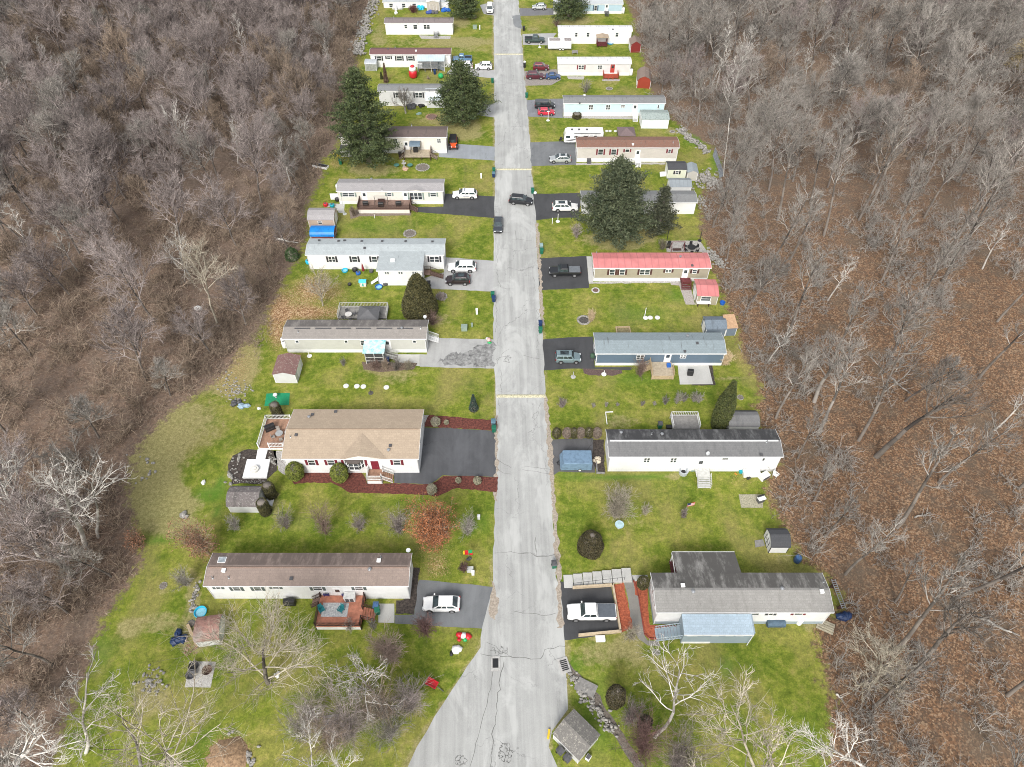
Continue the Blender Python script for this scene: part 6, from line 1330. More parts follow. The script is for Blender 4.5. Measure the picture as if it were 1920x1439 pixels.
yard_tree('pale fan crowned tree beside the right lawn corner', 'K', 780, 1300, 830, 870, 112, B_tan, 1.8, hs=0.8, spread=1.05, nl=14, nb=6, nt=6, nq=4, first=.2, tr=.2, up_=.8)
yard_tree('tree with bone white broken limbs in the lower right woods', 'K', 1100, 1190, 1500, 700, 113, B_dark, 1.7, spread=.7, nl=10, nb=5, nt=4, nq=3, first=.6, tr=.36)
yard_tree('white limbed tree at the bottom right corner', 'J', 1960, 1330, 1850, 1040, 114, B_pale, 1.6, spread=.7, nl=11, nb=5, nt=4, nq=3, first=.4, tr=.19, lt=.45)
for i, (x, y, tx, ty) in enumerate([(830,1390,800,1110),(1010,1420,960,1180),(1290,1400,1250,1120)]):
    yard_tree(['pale tree top spreading at the bottom edge, leftmost of three','thin pale tree top at the bottom edge, middle of three','pale tree top beside the road at the bottom edge'][i], 'I', x, y, tx, ty, 120+i, B_pale, 1.3, hs=.8, spread=.62, nl=9, nb=4, nt=4, nq=3, first=.4, tr=.13, lt=.42)
for i, (x, y, tx, ty) in enumerate([(180,510,215,240),(265,460,325,130),(290,470,385,50)]):
    yard_tree(['white crowned tree in front of the right woods, shortest of three','slim white tree in the middle of three near the top right homes','slim white tree, rightmost and tallest of three'][i], 'N', x, y, tx, ty, 130+i, B_pale, 1.8, spread=.5 if i == 0 else .28, nl=12, nb=4, nt=4, nq=3, first=.4, tr=.15)
# tan oak keeping its leaves at the right edge
p = g('N', 1850, 460); ms = tree_meshes('t', 140, B_brown, 1.6, Hh=12, spread=1.0, nl=12, nb=5, nt=4, nq=2, first=.2, tr=.2); R = put_tree(ms, 'straw leaved tree at the upper right edge of the picture', p, 1, 0)
r0 = np.random.RandomState(9); q = r0.normal(0, 1, (7000, 3)); q /= np.linalg.norm(q, axis=1, keepdims=True); q *= r0.uniform(.55, 1, (7000, 1))*np.array([4.6, 4.6, 4.2])*(1+.15*np.sin(q[:, :1]*5)); q[:, 2] += 8; V, Fq = foliage(q, None, .34, 3); linkobj('leaves', np_mesh('leaves', V, Fq, m_leaf('straw_leaves', (.20,.15,.07), (.46,.38,.22), 1)), R)
# evergreen brush tufts at the wood edge
sheared('low green thicket at the woods edge left of the L-shaped home', 'E', 205, 270, 195, 55, dome, m_leaf('laurel', (.02,.05,.015), (.09,.15,.05), 2), 2500, .25, 'green_thicket', 'bush', jit=.3, seed=80)

for lb, z, a, b_, r_ in [('pale fallen trunk high in the right woods','N',(870,360),(1050,292),.16),('grey fallen log near the massive dark tree','T',(1160,680),(1285,782),.16),('long straw coloured fallen trunk in the lower right woods','K',(1600,785),(1900,925),.18),('pale fallen log behind the L-shaped home','O',(1780,235),(1915,262),.25),
    ('whitish broken log in the upper left woods','N',(-2080,560),(-1990,530),.2),('grey log lying at the right woods edge below the long home','K',(580,690),(640,675),.14),('brown log fallen across the left woods floor','O',(620,400),(800,300),.2),('pale log in the leaves at the top left woods','S',(640,-420),(900,-470),.25),
    ('thin grey log low in the right woods','K',(1100,45),(1220,10),.13),('short pale limb by the lower right lawn edge','K',(510,1370),(560,1400),.12)]:
    p, q = g(z, *a, .2), g(z, *b_, .2); R = thing('fallen_log', lb, 'log', ((p+q)/2).to_tuple()[:2]+(hgt((p.x+q.x)/2, (p.y+q.y)/2)+.2,), math.atan2(q.y-p.y, q.x-p.x), 'fallen logs in the woods'); L = (q-p).length; mb = MB()
    for i in range(5): mb.tube((-L/2+L*i/5, .12*math.sin(i*1.7), 0), (-L/2+L*(i+1)/5, .12*math.sin((i+1)*1.7), 0), r_*(1-i*.12), r_*(1-(i+1)*.12), 9)
    mb.build('trunk', B_pale if 'pale' in lb or 'whit' in lb or 'straw' in lb else B_grey, R); mb = MB()
    for i in range(4): x = -L/2+L*(.45+.13*i); mb.tube((x, 0, 0), (x+.7, (-1)**i*.9, .6), .05, .02, 5)
    mb.build('broken_limbs', B_grey, R)
# ------------------------------------------------------------------ decks, bins, yard things
WD_brown = m_wood('brown_deck_boards', (.23,.15,.12), dirx='Y'); WD_red = m_wood('red_deck_boards', (.50,.20,.125), dirx='Y'); WD_raw = m_wood('raw_deck_boards', (.44,.37,.27), dirx='Y'); WD_grey = m_wood('grey_deck_boards', (.26,.25,.235), dirx='Y')
WD_tan = m_wood('composite_boards', (.36,.21,.14), dirx='X'); M_rawp = m_paint('raw_pine', (.46,.35,.22), .8, .15); M_dkw = m_paint('dark_brown_wood', (.07,.035,.028), .7, .2); M_ora = m_paint('barn_orange_stain', (.38,.07,.035), .7, .15); M_mar = m_paint('maroon_stain', (.13,.025,.028), .7, .2)
M_bin = m_paint('bin_green', (.008,.13,.075), .5, .1); M_binb = m_paint('bin_blue', (.012,.035,.11), .5, .1); M_lidb = m_paint('lid_slate_blue', (.10,.19,.24), .5, .1); M_teal = m_paint('teal_plastic', (.01,.33,.40), .5, .1); M_cyan = m_paint('cyan_plastic', (.02,.48,.72), .5, .05)
M_red = m_paint('red_plastic', (.55,.02,.03), .4, .05); M_green = m_paint('green_plastic', (.02,.36,.11), .4, .05); M_blue = m_paint('blue_plastic', (.02,.12,.45), .45, .1); M_yelp = m_paint('yellow_plastic', (.70,.48,.03), .5, .05)
M_rust = m_paint('rusty_iron', (.085,.045,.03), .8, .3); M_cem = m_paint('cement', (.45,.44,.42), .9, .15)
def railing(mb, pts, z0, hh=.95, step=.14, closed=False, post=.05):
    """posts, top and bottom rail and balusters along a local path"""
    for a, b in zip(pts, pts[1:]):
        a, b = Vector((*a, z0)), Vector((*b, z0)); L = (b-a).length; d = (b-a)/L
        for zz in (hh, .12): 
            p, q = a+Vector((0, 0, zz)), b+Vector((0, 0, zz)); mb.tube(p, q, .045, n=4)
        n = max(1, int(L/step))
        for i in range(n+1):
            c = a+d*L*i/n; mb.box(c.x-.02, c.y-.02, z0+.1, c.x+.02, c.y+.02, z0+hh)
        for c in (a, b): mb.box(c.x-post, c.y-post, 0, c.x+post, c.y+post, z0+hh+.06)
def steps(par, x0, x1, y0, z, n, dirv, mat, name='steps', rail=None, run=.28):
    """flight going down from height z; dirv 'front' (toward -y), 'left', 'right'"""
    mb = MB()
    for i in range(n):
        zz = z*(n-i)/(n+1)
        if dirv == 'front': mb.box(x0, y0-run*(i+1), zz-.05, x1, y0-run*i-.003, zz)
        elif dirv == 'right': mb.box(x0+run*i+.003, y0, zz-.05, x0+run*(i+1), y0+x1, zz)
        else: mb.box(x0-run*(i+1), y0, zz-.05, x0-run*i-.003, y0+x1, zz)
    if dirv == 'front':
        for x in (x0+.03, x1-.03): mb.prism([(y0-.01, z-.25), (y0-.01, z-.05), (y0-run*n, .02), (y0-run*n+.2, .0)], 0, x-.025, x+.025)
    o = mb.build(name, mat, par)
    if rail:
        mb = MB()
        if dirv == 'front':
            for x in (x0, x1):
                mb = MB(); mb.tube((x, y0, z+.9), (x, y0-run*n, .9), .04, n=4)
                for i in range(n+1): mb.box(x-.02, y0-run*i-.02, max(0, z*(n-i)/(n+1)), x+.02, y0-run*i+.02, z+.9-(z/(n))*i*1.0)
                mb.build('handrail', rail, o)
        else:
            s = 1 if dirv == 'right' else -1
            for y in (y0, y0+x1):
                mb = MB(); mb.tube((x0, y, z+.9), (x0+s*run*n, y, .9), .04, n=4); mb.tube((x0, y, z+.15), (x0+s*run*n, y, .15), .03, n=4)
                for i in range(n*2+1): mb.box(x0+s*run*i/2-.018, y-.018, max(0, z*(1-i/(2*n))), x0+s*run*i/2+.018, y+.018, z*(1-i/(2*n))+.9)
                mb.build('handrail', rail, o)
    return o
def deck(h, label, zx0, zx1, out, z, board, railm, open_=(), skirtm=None, name='deck', gap=.05, group='wooden decks and porches'):
    """deck standing against the front of home h; open_: list of (side, a, b) gaps in the railing"""
    x0, x1 = u_of(h, h.z, zx0, -out, z), u_of(h, h.z, zx1, -out, z); R = thing(name, label, 'deck', h.o, h.rz, group)
    MB().box(x0, -out, z-.14, x1, -gap, z).build('floor', board, R)
    if skirtm: MB().box(x0+.04, -out+.03, 0, x1-.04, -out+.09, z-.16).build('skirting', skirtm, R)
    mb = MB()
    for x in np.linspace(x0+.1, x1-.1, 4):
        for y in (-out+.12, -gap-.2): mb.box(x-.06, y-.06, 0, x+.06, y+.06, z-.142)
    mb.build('support_posts', railm, R)
    mb = MB()
    def run(p, q, side):
        segs = [(0, 1)]
        for s, a, b in open_:
            if s == side: segs = [(0, a), (b, 1)]
        for a, b in segs:
            if b-a > .03:
                f = lambda t: (p[0]+(q[0]-p[0])*t, p[1]+(q[1]-p[1])*t); railing(mb, [f(a), f(b)], z)
    run((x0+.05, -out+.05), (x1-.05, -out+.05), 'front'); run((x0+.05, -gap-.05), (x0+.05, -out+.05), 'left'); run((x1-.05, -gap-.05), (x1-.05, -out+.05), 'right')
    mb.build('railing', railm, R); R['x0'] = x0; R['x1'] = x1
    return R, x0, x1
h = HS['L1']; D1, x0, x1 = deck(h, 'red brown wooden deck with white lattice skirt at the nearest left home', 845, 1095, 4.0, 1.0, WD_red, M_dkw, [('right', .45, .75), ('left', .05, .3)], W_white)
steps(D1, x1, 1.5, -3.0, 1.0, 5, 'right', WD_red, rail=M_dkw); steps(D1, x0, 1.0, -1.2, 1.0, 4, 'left', WD_brown, rail=M_dkw)
def on(h, label, nm, cat, z, x, y, hz=0.0, rz=0, group=None): 
    return thing(nm, label, cat, g(z, x, y, hz), rz, group)
def adirondack(label, z, x, y, hz, rz, m):
    R = on(None, label, 'lawn_chair', 'chair', z, x, y, hz, rz, 'outdoor chairs'); MB().prism([(-.25,.32),(.3,.22),(.3,.26),(-.25,.36)], 0, -.27, .27).build('seat', m, R)
    MB().prism([(.3,.22),(.36,.24),(.55,.95),(.49,.95)], 0, -.27, .27).build('backrest', m, R); mb = MB()
    for s in (-1, 1): mb.box(s*.3-.04, -.25, .0, s*.3+.04, -.2, .52); mb.box(s*.3-.04, .28, 0, s*.3+.04, .33, .52); mb.box(s*.3-.06, -.3, .5, s*.3+.06, .4, .54)
    mb.build('arms', m, R)
adirondack('teal lawn chair on the left of the patterned rug on the red deck', 'I', 885, 425, 1.0, .6, m_paint('teal_paint', (.02,.20,.22))); adirondack('teal lawn chair on the right of the patterned rug on the red deck', 'I', 988, 425, 1.0, -.5, m_paint('teal_paint', (.02,.20,.22)))
r1 = g('I', 955, 418, 1.0); o = MB().box(-1.6, -.9, .004, 1.6, .9, .02).build('outdoor_rug', m_grain('patterned_rug', (.22,.23,.25), (.62,.62,.6), 4, bs=.1), None, r1, h.rz); tag(o, 'grey and white patterned rug between the two teal chairs', 'rug')
R = on(h, 'white outdoor kitchen cabinet against the wall on the red deck', 'deck_cabinet', 'cabinet', 'I', 1040, 360, 1.0, h.rz); MB().cbox(0, 0, 0, 1.3, .8, 1.0).build('cabinet_body', M_white, R, bevel=.03); MB().cbox(0, 0, 1.0, 1.4, .9, .05).build('worktop', m_paint('pale_worktop', (.6,.6,.58)), R); MB().box(-.5, -.42, .1, -.05, -.403, .9).build('cabinet_door', M_dgrey, R); MB().box(.05, -.42, .1, .5, -.403, .9).build('cabinet_door', M_dgrey, R)
for lb, x in (('navy folding chair left of the door on the red deck', 912), ('navy folding chair beside the white cabinet on the red deck', 1012)): adirondack(lb, 'I', x, 332, 1.0, PI, m_paint('navy_canvas', (.03,.03,.16)))
h = HS['L2']; D2, x0, x1 = deck(h, 'small white front porch with white railings and tan floor at the tan roofed home', 985, 1082, 1.9, .95, WD_tan, M_white, [('right', .2, .8)], W_white, 'front_porch')
steps(D2, x1, 1.4, -1.75, .95, 5, 'right', WD_tan, rail=M_white)
# white side deck
pA, pB, pC, pD = [g('G', *p, .6) for p in ((325, 295), (492, 292), (452, 478), (290, 478))]
R = thing('side_deck', 'tan deck with white vinyl fence railing at the left end of the tan roofed home', 'deck', (pD.x, pD.y, 0), h.rz, 'wooden decks and porches'); W_ = (pC-pD).length; Dp = pA.y-pD.y
MB().box(0, 0, .46, W_+.2, Dp, .6).build('floor', WD_tan, R); mb = MB(); railing(mb, [(W_, Dp-.05), (.05, Dp-.05), (.05, .05)], .6, 1.0, .2, post=.07); railing(mb, [(1.6, .05), (W_, .05)], .6, 1.0, .2, post=.07); mb.build('railing', M_white, R); MB().box(.06, .03, 0, W_, .06, .44).build('skirting', W_white, R)
mb = MB()
for x in (.2, W_-.2):
    for y in (.3, Dp-.3): mb.box(x-.07, y-.07, 0, x+.07, y+.07, .458)
mb.build('support_posts', M_white, R)
def grill(label, z, x, y, hz, rz, s=1.0, m=None):
    R = on(None, label, 'covered_grill', 'grill', z, x, y, hz, rz, 'covered grills'); m = m or M_black
    MB().prism([(-.35,.0),(.35,.0),(.33,.85),(.25,1.08),(-.25,1.08),(-.33,.85)], 0, -.65*s, .65*s).build('cover', m, R, bevel=.06); MB().box(-.45*s, -.365, .45, .45*s, -.34, .5).build('strap', M_dgrey, R); return R
grill('black covered grill in the corner of the white railed side deck', 'G', 368, 362, .6, .5, 1.15); grill('black covered grill next to the brown roofed home wall', 'I', 712, 385, 0, h.rz, 1.1)
grill('black covered grill alone on the pale stone patio', 'F', 1308, 1095, .05, -.1, .7); grill('tall black covered grill at the corner of the gravel patio', 'D', 1408, 1165, 0, 1.2, .8)
def table_set(label, z, x, y, hz, r, m, mc, n=4, name='patio_table'):
    R = on(None, label, name, 'table', z, x, y, hz, .3, 'patio tables'); MB().lathe([(r, .70), (r, .74)], n=18).build('tabletop', m, R); MB().tube((0, 0, 0), (0, 0, .7), .04).build('pedestal', m, R)
    for i in range(n):
        a = 2*PI*i/n+.4; c = g(z, x, y, hz)+Vector((math.cos(a), math.sin(a), 0))*(r+.42); Q = thing('patio_chair', label.split(',')[0].replace('table', 'chair')+f', {["right","far","left","near"][i%4]} side', 'chair', c, a-PI/2, 'patio chairs'); Q['label'] = 'chair at the '+label
        MB().cbox(0, 0, .40, .5, .5, .06).build('seat', mc, Q); MB().box(-.25, .22, .46, .25, .27, .95).build('backrest', mc, Q); mb = MB()
        for sx in (-.22, .22):
            for sy in (-.22, .22): mb.box(sx-.02, sy-.02, 0, sx+.02, sy+.02, .4)
        mb.build('legs', m, Q)
table_set('grey round table on the white railed side deck', 'G', 430, 405, .6, .55, m_paint('table_grey', (.35,.36,.36)), m_paint('taupe_cushion', (.33,.30,.27)), 4)
# white ground-level platform with round top piece beside it
sheet('white_platform', gs('G', [(220,560),(368,560),(345,678),(190,678)]), 0, M_white, 'white square platform in the round gravel and dark mulch bed', 'platform', kind=None, thick=.28, jit=0); sheet('white_ramp', gs('G', [(288,492),(352,492),(335,556),(276,556)]), 0, M_white, 'short white ramp between the side deck and the white platform', 'ramp', kind=None, thick=.2, jit=0)
R = on(None, 'low round white table on the white square platform', 'round_table', 'table', 'G', 268, 625, .28, 0); MB().lathe([(.5, 0), (.55, .3), (.6, .34), (.6, .42)], n=20).build('base', m_paint('ivory', (.72,.70,.64)), R); MB().lathe([(.35, .42), (.3, .5)], n=16).build('tabletop', m_paint('ivory', (.72,.70,.64)), R)
rs_ = random.Random(8)
def rocks(label, z, pts, n, r0, r1, spread=.5, name='rock_pile', cat='rocks', mat=None, hz=0):
    P = gs(z, pts); mb = MB(); tot = [(b-a).length for a, b in zip(P, P[1:])] or [0]
    for i in range(n):
        if len(P) > 1:
            k = rs_.choices(range(len(tot)), tot)[0]; c = P[k].lerp(P[k+1], rs_.random())
        else: c = P[0]
        r = rs_.uniform(r0, r1)**1.25*.95; mb.rock(c.x+rs_.gauss(0, spread), c.y+rs_.gauss(0, spread), r, rr=rs_)
        if hz: 
            n0 = len(mb.v)-24; dz = rs_.random()**2*hz; mb.v[n0:] = [(a, b, c_+dz) for a, b, c_ in mb.v[n0:]]
    o = mb.build(name, mat or M_rock); return tag(o, label, cat)
rocks('round landscape stones set in the dark bed by the white platform', 'G', [(180,530),(130,590),(120,660),(170,690)], 40, .12, .42, .45, 'bed_stones'); rocks('row of landscape stones below the white platform', 'G', [(150,690),(200,695),(260,700),(330,698)], 46, .1, .2, .18, 'bed_stones'); rocks('stones in the dark bed between the platform and the home', 'G', [(370,520),(385,570),(370,610)], 22, .1, .32, .3, 'bed_stones')
rocks('long dry stone wall at the top left woods edge', 'S', [(1000,-20),(960,80)], 130, .2, .6, .9, 'stone_wall', 'stone wall', hz=.5); rocks('jumbled stone pile beside the maroon roofed home', 'S', [(930,170),(890,240),(880,340)], 170, .2, .55, .9, 'stone_pile', hz=.6)
rocks('stone rubble ridge in the leaves at the top left', 'A', [(370,20),(330,150),(270,240),(230,350)], 220, .2, .6, 1.0, 'stone_wall', 'stone wall', hz=.6)
rocks('dry stone wall curving round the yard behind the rusty roofed home', 'Q', [(760,500),(830,590),(920,670),(1050,760),(1160,850)], 230, .18, .5, .45, 'stone_wall', 'stone wall', hz=.6); rocks('rubble and rocks heaped at the yard edge beside the grey gabled shed', 'Q', [(1180,1180),(1120,1300),(1250,1330),(1330,1400)], 220, .15, .5, 1.2, 'stone_pile', hz=.6)
rocks('stone bank beside the gravel patio of the red roofed home', 'F', [(1440,130),(1510,190),(1560,250)], 150, .12, .4, .6, 'stone_wall', 'stone wall', hz=.4)
rocks('rocks lining the ditch at the bottom right', 'J', [(320,770),(370,850),(430,920),(490,1000),(550,1090)], 150, .12, .38, .35, 'ditch_stones', hz=.2); rocks('pale rocks scattered along the left rough grass', 'P', [(970,530),(1170,600),(1110,690),(990,760),(1130,750)], 14, .2, .4, .3, 'field_rocks')
rocks('grey rubble beside the gravel path below the leaf pile', 'M', [(1100,750),(1180,800),(1160,860)], 60, .12, .35, .6, 'stone_pile'); rocks('line of edging stones left of the brown roofed home', 'M', [(1480,50),(1460,150),(1440,260)], 50, .15, .35, .2, 'edging_stones'); rocks('brick and stone bits around the blue bags', 'M', [(1410,530),(1470,560)], 30, .1, .28, .4, 'rubble', mat=m_grain('brick_rubble', (.18,.09,.06), (.45,.3,.22), 3))
rocks('small silver stone cluster beside the blue porch steps', 'J', [(785,648)], 40, .08, .22, .28, 'stone_cluster'); rocks('grey boulder in the rank grass on the left', 'P', [(1375,990)], 3, .5, .8, .3, 'boulder'); rocks('pale stone beside the big leaf pile on the lower left lawn', 'I', [(385,1088)], 2, .25, .35, .1, 'field_rock'); rocks('small grey stone near the bottom of the lower left lawn', 'I', [(540,1162)], 1, .3, .35, .05, 'field_rock')
rocks('debris and broken stones behind the small white shed', 'O', [(1500,1190),(1560,1250),(1450,1130)], 120, .08, .3, 1.0, 'rubble'); rocks('white rocks at the end of the white home behind the big evergreen', 'D', [(1690,720),(1720,800)], 50, .15, .4, .6, 'stone_pile')
c_ = g('I', 370, 1225); mb = MB(); nn = 26
prof_ = [(2.1, 0), (1.8, .2), (1.35, .42), (.8, .6), (.2, .66)]
for r_q, z_q in prof_: mb.v += [(r_q*math.cos(2*PI*i/nn)*(1+.12*math.sin(3*i))*1.1, r_q*math.sin(2*PI*i/nn)*(1+.1*math.cos(5*i)), z_q*(1+.25*rs_.random())) for i in range(nn)]
mb.f += [(j*nn+i, j*nn+(i+1) % nn, (j+1)*nn+(i+1) % nn, (j+1)*nn+i) for j in range(4) for i in range(nn)]+[tuple(4*nn+i for i in range(nn))]
o = mb.build('leaf_pile', m_grain('leaf_mound', (.12,.075,.045), (.44,.29,.17), 4, bs=1), None, c_, smoothed=True); tag(o, 'leaf compost mound inside a grey log ring at the bottom left', 'leaf pile'); rocks('ring of grey logs and stones round the compost mound', 'I', [(350,1160),(440,1180),(500,1240),(510,1277)], 60, .2, .4, .2, 'log_ring')
def ring(label, z, x, y, rx, n=18, mat=None, inner=None, rs=.2, name='stone_ring', cat='fire pit'):
    c = g(z, x, y); r = (g(z, x+rx, y)-c).length; R = thing(name, label, cat, c, 0, 'stone rings on the lawns'); mb = MB()
    for i in range(n): a = 2*PI*i/n; mb.rock(r*math.cos(a), r*math.sin(a), rs*1.1*min(1, r), rr=rs_)
    mb.build('stones', mat or M_rock, R); MB().lathe([(r*.9, .0), (r*.9, .06)], n=20).build('bed', inner or m_grain('ash_bed', (.07,.06,.05), (.25,.22,.19), 6), R)
ring('ring of pale stones on the lawn behind the L-shaped home', 'C', 1000, 1145, 52); ring('oval stone ring with dark bed behind the cream home', 'C', 1115, 550, 58); ring('round planter ring of white blocks beside the tan home', 'F', 570, 438, 27, 20, M_conc, m_grain('ring_soil', (.07,.04,.03), (.2,.12,.1), 6), .22); ring('dark stone ring beside the plume grass', 'F', 478, 672, 46, 24, M_rock, m_grain('dark_ring_bed', (.03,.028,.025), (.13,.12,.11), 5))
ring('little stone ring far along the path by the arborvitae spire', 'F', 1702, 1275, 24, 12); ring('ring of red stones in the yard between the big pines', 'A', 1015, 1318, 60, 18, m_grain('brick_rubble', (.18,.09,.06), (.45,.3,.22), 3), m_grain('brown_bed', (.10,.06,.05), (.25,.17,.14), 6)); ring('small grey fire ring in the leaves right of the ditch', 'M', 1225, 78, 26, 12)
ring('stone circle at the edge of the lawn near the aqua shed', 'Q', 645, 540, 34, 10, None, None, .3); ring('small ring bed with a post behind the red barn shed', 'B', 1215, 1000, 34, 14); ring('brown brush ring on the lawn right of the L-shaped home drive', 'E', 1368, 570, 40, 16)
# septic lids
LID = m_paint('white_lid', (.66,.66,.63), .6, .04)
for lb, z, x, y in [('white round septic lid, first from the left below the tarp porch','E',621,1270),('white round septic lid touching the next one below the tarp porch','E',706,1272),('white round septic lid left of the garden statue','E',757,1275),('white round septic lid alone right of the garden statue','E',937,1281),
     ('white round septic lid by the foot of the standpipe','F',961,654),('small white septic lid in the middle of the trio','F',998,652),('white round septic lid on the right of the trio','F',1054,652),('white lid on the lawn left of the brown gazebo','D',852,127),('white lid in the middle left of the brown gazebo','D',882,127),('white lid nearest the brown gazebo','D',930,128)]:
    s = .36 if z == 'D' else .44
    o = MB().lathe([(s, 0), (s, .10), (s*.93, .13), (s*.3, .15), (.02, .155)], n=22).build('septic_lid', LID, None, g(z, x, y)); tag(o, lb, 'septic lid', 'septic lids on the lawns')
# wheeled bins
def wbin(label, z, x, y, m, lid, rz=0, s=1.0, hz=0):
    R = thing('wheeled_bin', label, 'trash bin', g(z, x, y, hz), rz, 'wheeled trash bins'); R.scale = (s*1.1,)*3
    mb = MB().add([(-.23,-.25,.06),(.23,-.25,.06),(.23,.22,.06),(-.23,.22,.06),(-.29,-.34,.98),(.29,-.34,.98),(.29,.34,.98),(-.29,.34,.98)], [(3,2,1,0),(4,5,6,7),(0,1,5,4),(1,2,6,5),(2,3,7,6),(3,0,4,7)]); mb.build('bin_body', m, R, bevel=.03)
    MB().prism([(-.38, .985), (.38, .985), (.38, 1.03), (.1, 1.09), (-.3, 1.05), (-.38, 1.02)], 0, -.31, .31).build('lid', lid, R, bevel=.02); MB().tube((-.27, .4, .98), (.27, .4, .98), .02).build('handle', lid, R)
    for s_ in (-1, 1): MB().tube((s_*.28, .28, .12), (s_*.22, .28, .12), .12, n=12).build('wheel', M_black, R)
BN = [('green bin with slate lid at the right curb beside the nearest right lawn','H',208,1150,M_bin,M_dgrey,.1),('green bin in front of the blue one beside the upper red mulch bed','G',1803,375,M_bin,M_bin,0),('blue lidded bin behind the green one at the upper red mulch bed','G',1800,335,M_lidb,M_lidb,0),
 ('blue topped bin at the curb by the right lawn with plume grass','F',138,718,M_binb,M_binb,0),('green bin next to the blue topped one at the right curb','F',138,768,M_bin,M_bin,0),('green bin at the left curb by the double suv driveway','E',1768,575,M_bin,M_bin,0),('navy bin in front of the green one at the left curb','E',1777,608,M_binb,M_binb,0),
 ('green bin at the curb near the red roofed home driveway','D',266,1228,M_bin,M_bin,0),('grey bin behind the green one near the red roofed home','D',262,1186,m_paint('bin_pale', (.25,.36,.36)),m_paint('bin_pale', (.25,.36,.36)),0),('green bin beside a white sack at the right curb','D',185,685,M_bin,M_bin,0),
 ('green bin behind the black one at the speed bump','C',1757,598,M_bin,M_bin,0),('black bin at the left curb just past the speed bump','C',1754,636,M_binb,M_lidb,0),('green bin at the curb by the aqua home','B',283,1100,M_bin,M_bin,0),('black bin at the curb by the maroon suvs','B',260,762,M_black,M_black,0),('black bin by the dark green pickup','B',252,346,M_black,M_black,0),
 ('green bin at the left curb by the round topped pine','A',1700,935,M_bin,M_bin,0),('dark green bin with grey lid behind the black roofed home','H',911,222,M_bin,M_dgrey,0),('blue bin on the concrete pad beside the red deck steps','I',1183,412,M_binb,m_paint('lid_blue', (.05,.12,.26)),0),('green bin at the foot of the red deck steps','I',1190,436,M_bin,M_bin,.2),
 ('dark blue bin below the screened tarp porch','E',947,1090,M_binb,M_binb,0),('black bin with yellow mark by the L-shaped home wall','E',1270,492,M_black,M_black,0),('navy bin beside the grey deck of the maroon roofed home','A',1052,838,M_binb,M_binb,0),('first dark bin leaning beside the weathered shelter','J',262,1200,M_dgrey,M_dgrey,.75),('second dark bin beside the weathered shelter','J',300,1240,M_dgrey,M_dgrey,.75),
 ('green bin under the tall pine by the clutter','C',380,520,M_bin,M_bin,0),('black bin by the brown roofed home deck','C',915,455,M_black,M_black,0)]
for b in BN: wbin(*b[:6], rz=b[6])
o = MB().ball(0, 0, .25, .35, .3, .3).build('white_sack', M_white, None, g('D', 208, 690)); tag(o, 'white rubbish sack beside the green bin at the right curb', 'bag')
o = MB().ball(0, 0, .3, .35, .3, .4).build('white_sack', M_white, None, g('B', 262, 715)); tag(o, 'white sack behind the black bin near the maroon suv', 'bag')
# decks elsewhere
h = HS['L3']; y0 = 2.3
R = thing('screened_porch', 'screened entry porch under a torn teal and white tarp', 'porch', h.o, h.rz, 'wooden decks and porches'); x0, x1 = u_of(h, 'E', 775, -2.6, 1.2), u_of(h, 'E', 915, -2.6, 1.2)
MB().box(x0, -2.6, .6, x1, -.03, .72).build('floor', WD_grey, R); MB().prism([(-2.8, 2.65), (-.0, 2.95), (-.0, 3.02), (-2.8, 2.72)], 0, x0-.3, x1+.3).build('tarp_roof', m_grain('torn_teal_tarp', (.10,.45,.50), (.80,.83,.82), .9, .5, bs=.1), R)
mb = MB()
for x in (x0, (x0+x1)/2, x1):
    for y in (-2.6, -.1): mb.box(x-.05, y-.05, 0, x+.05, y+.05, 2.66)
for zz in (.75, 1.5): mb.box(x0, -2.64, zz, x1, -2.58, zz+.09); mb.box(x0-.03, -2.6, zz, x0+.03, -.1, zz+.09); mb.box(x1-.03, -2.6, zz, x1+.03, -.1, zz+.09)
mb.build('porch_frame', m_paint('weathered_white', (.55,.55,.52)), R); MB().box(x0+.05, -2.57, .84, x1-.05, -2.56, 2.5).build('screen', m_paint('dark_mesh', (.06,.06,.06)), R); MB().box(x0+.05, -2.55, .1, x1-.05, -2.52, .58).build('screen', m_paint('dark_mesh', (.06,.06,.06)), R)
steps(R, x1, 1.1, -1.8, .75, 6, 'right', WD_grey, rail=m_paint('weathered_white', (.55,.55,.52)), run=.33)
R = thing('end_steps', 'white entry steps at the street end of the long grey beige home', 'steps', h.o, h.rz); steps(R, h.L+.05, 1.1, 2.2, .8, 5, 'right', M_white, 'treads', rail=M_white, run=.34)
# gazebo and rear deck behind L3
def gazebo(label, z, x, y, s, roofm, hgt_=2.1, rise=.9, postm=None):
    R = thing('gazebo', label, 'gazebo', g(z, x, y), h.rz, 'gazebos'); mb = MB()
    for a in (-1, 1):
        for b in (-1, 1): mb.box(a*s-.05, b*s-.05, 0, a*s+.05, b*s+.05, hgt_)
    mb.build('posts', postm or M_dgrey, R); e = s+.25
    MB().add([(-e,-e,hgt_),(e,-e,hgt_),(e,e,hgt_),(-e,e,hgt_),(0,0,hgt_+rise),(-e,-e,hgt_-.12),(e,-e,hgt_-.12),(e,e,hgt_-.12),(-e,e,hgt_-.12)], [(0,1,4),(1,2,4),(2,3,4),(3,0,4),(0,5,6,1),(1,6,7,2),(2,7,8,3),(3,8,5,0),(5,8,7,6)]).build('canopy', roofm, R)
gazebo('charcoal hip roofed gazebo behind the long grey beige home', 'E', 812, 770, 1.55, m_paint('charcoal_canopy', (.12,.12,.125), .8, .1)); gazebo('brown hip roofed gazebo behind the rusty roofed home', 'D', 1018, 205, 1.7, m_paint('brown_canopy', (.17,.125,.125), .8, .1))
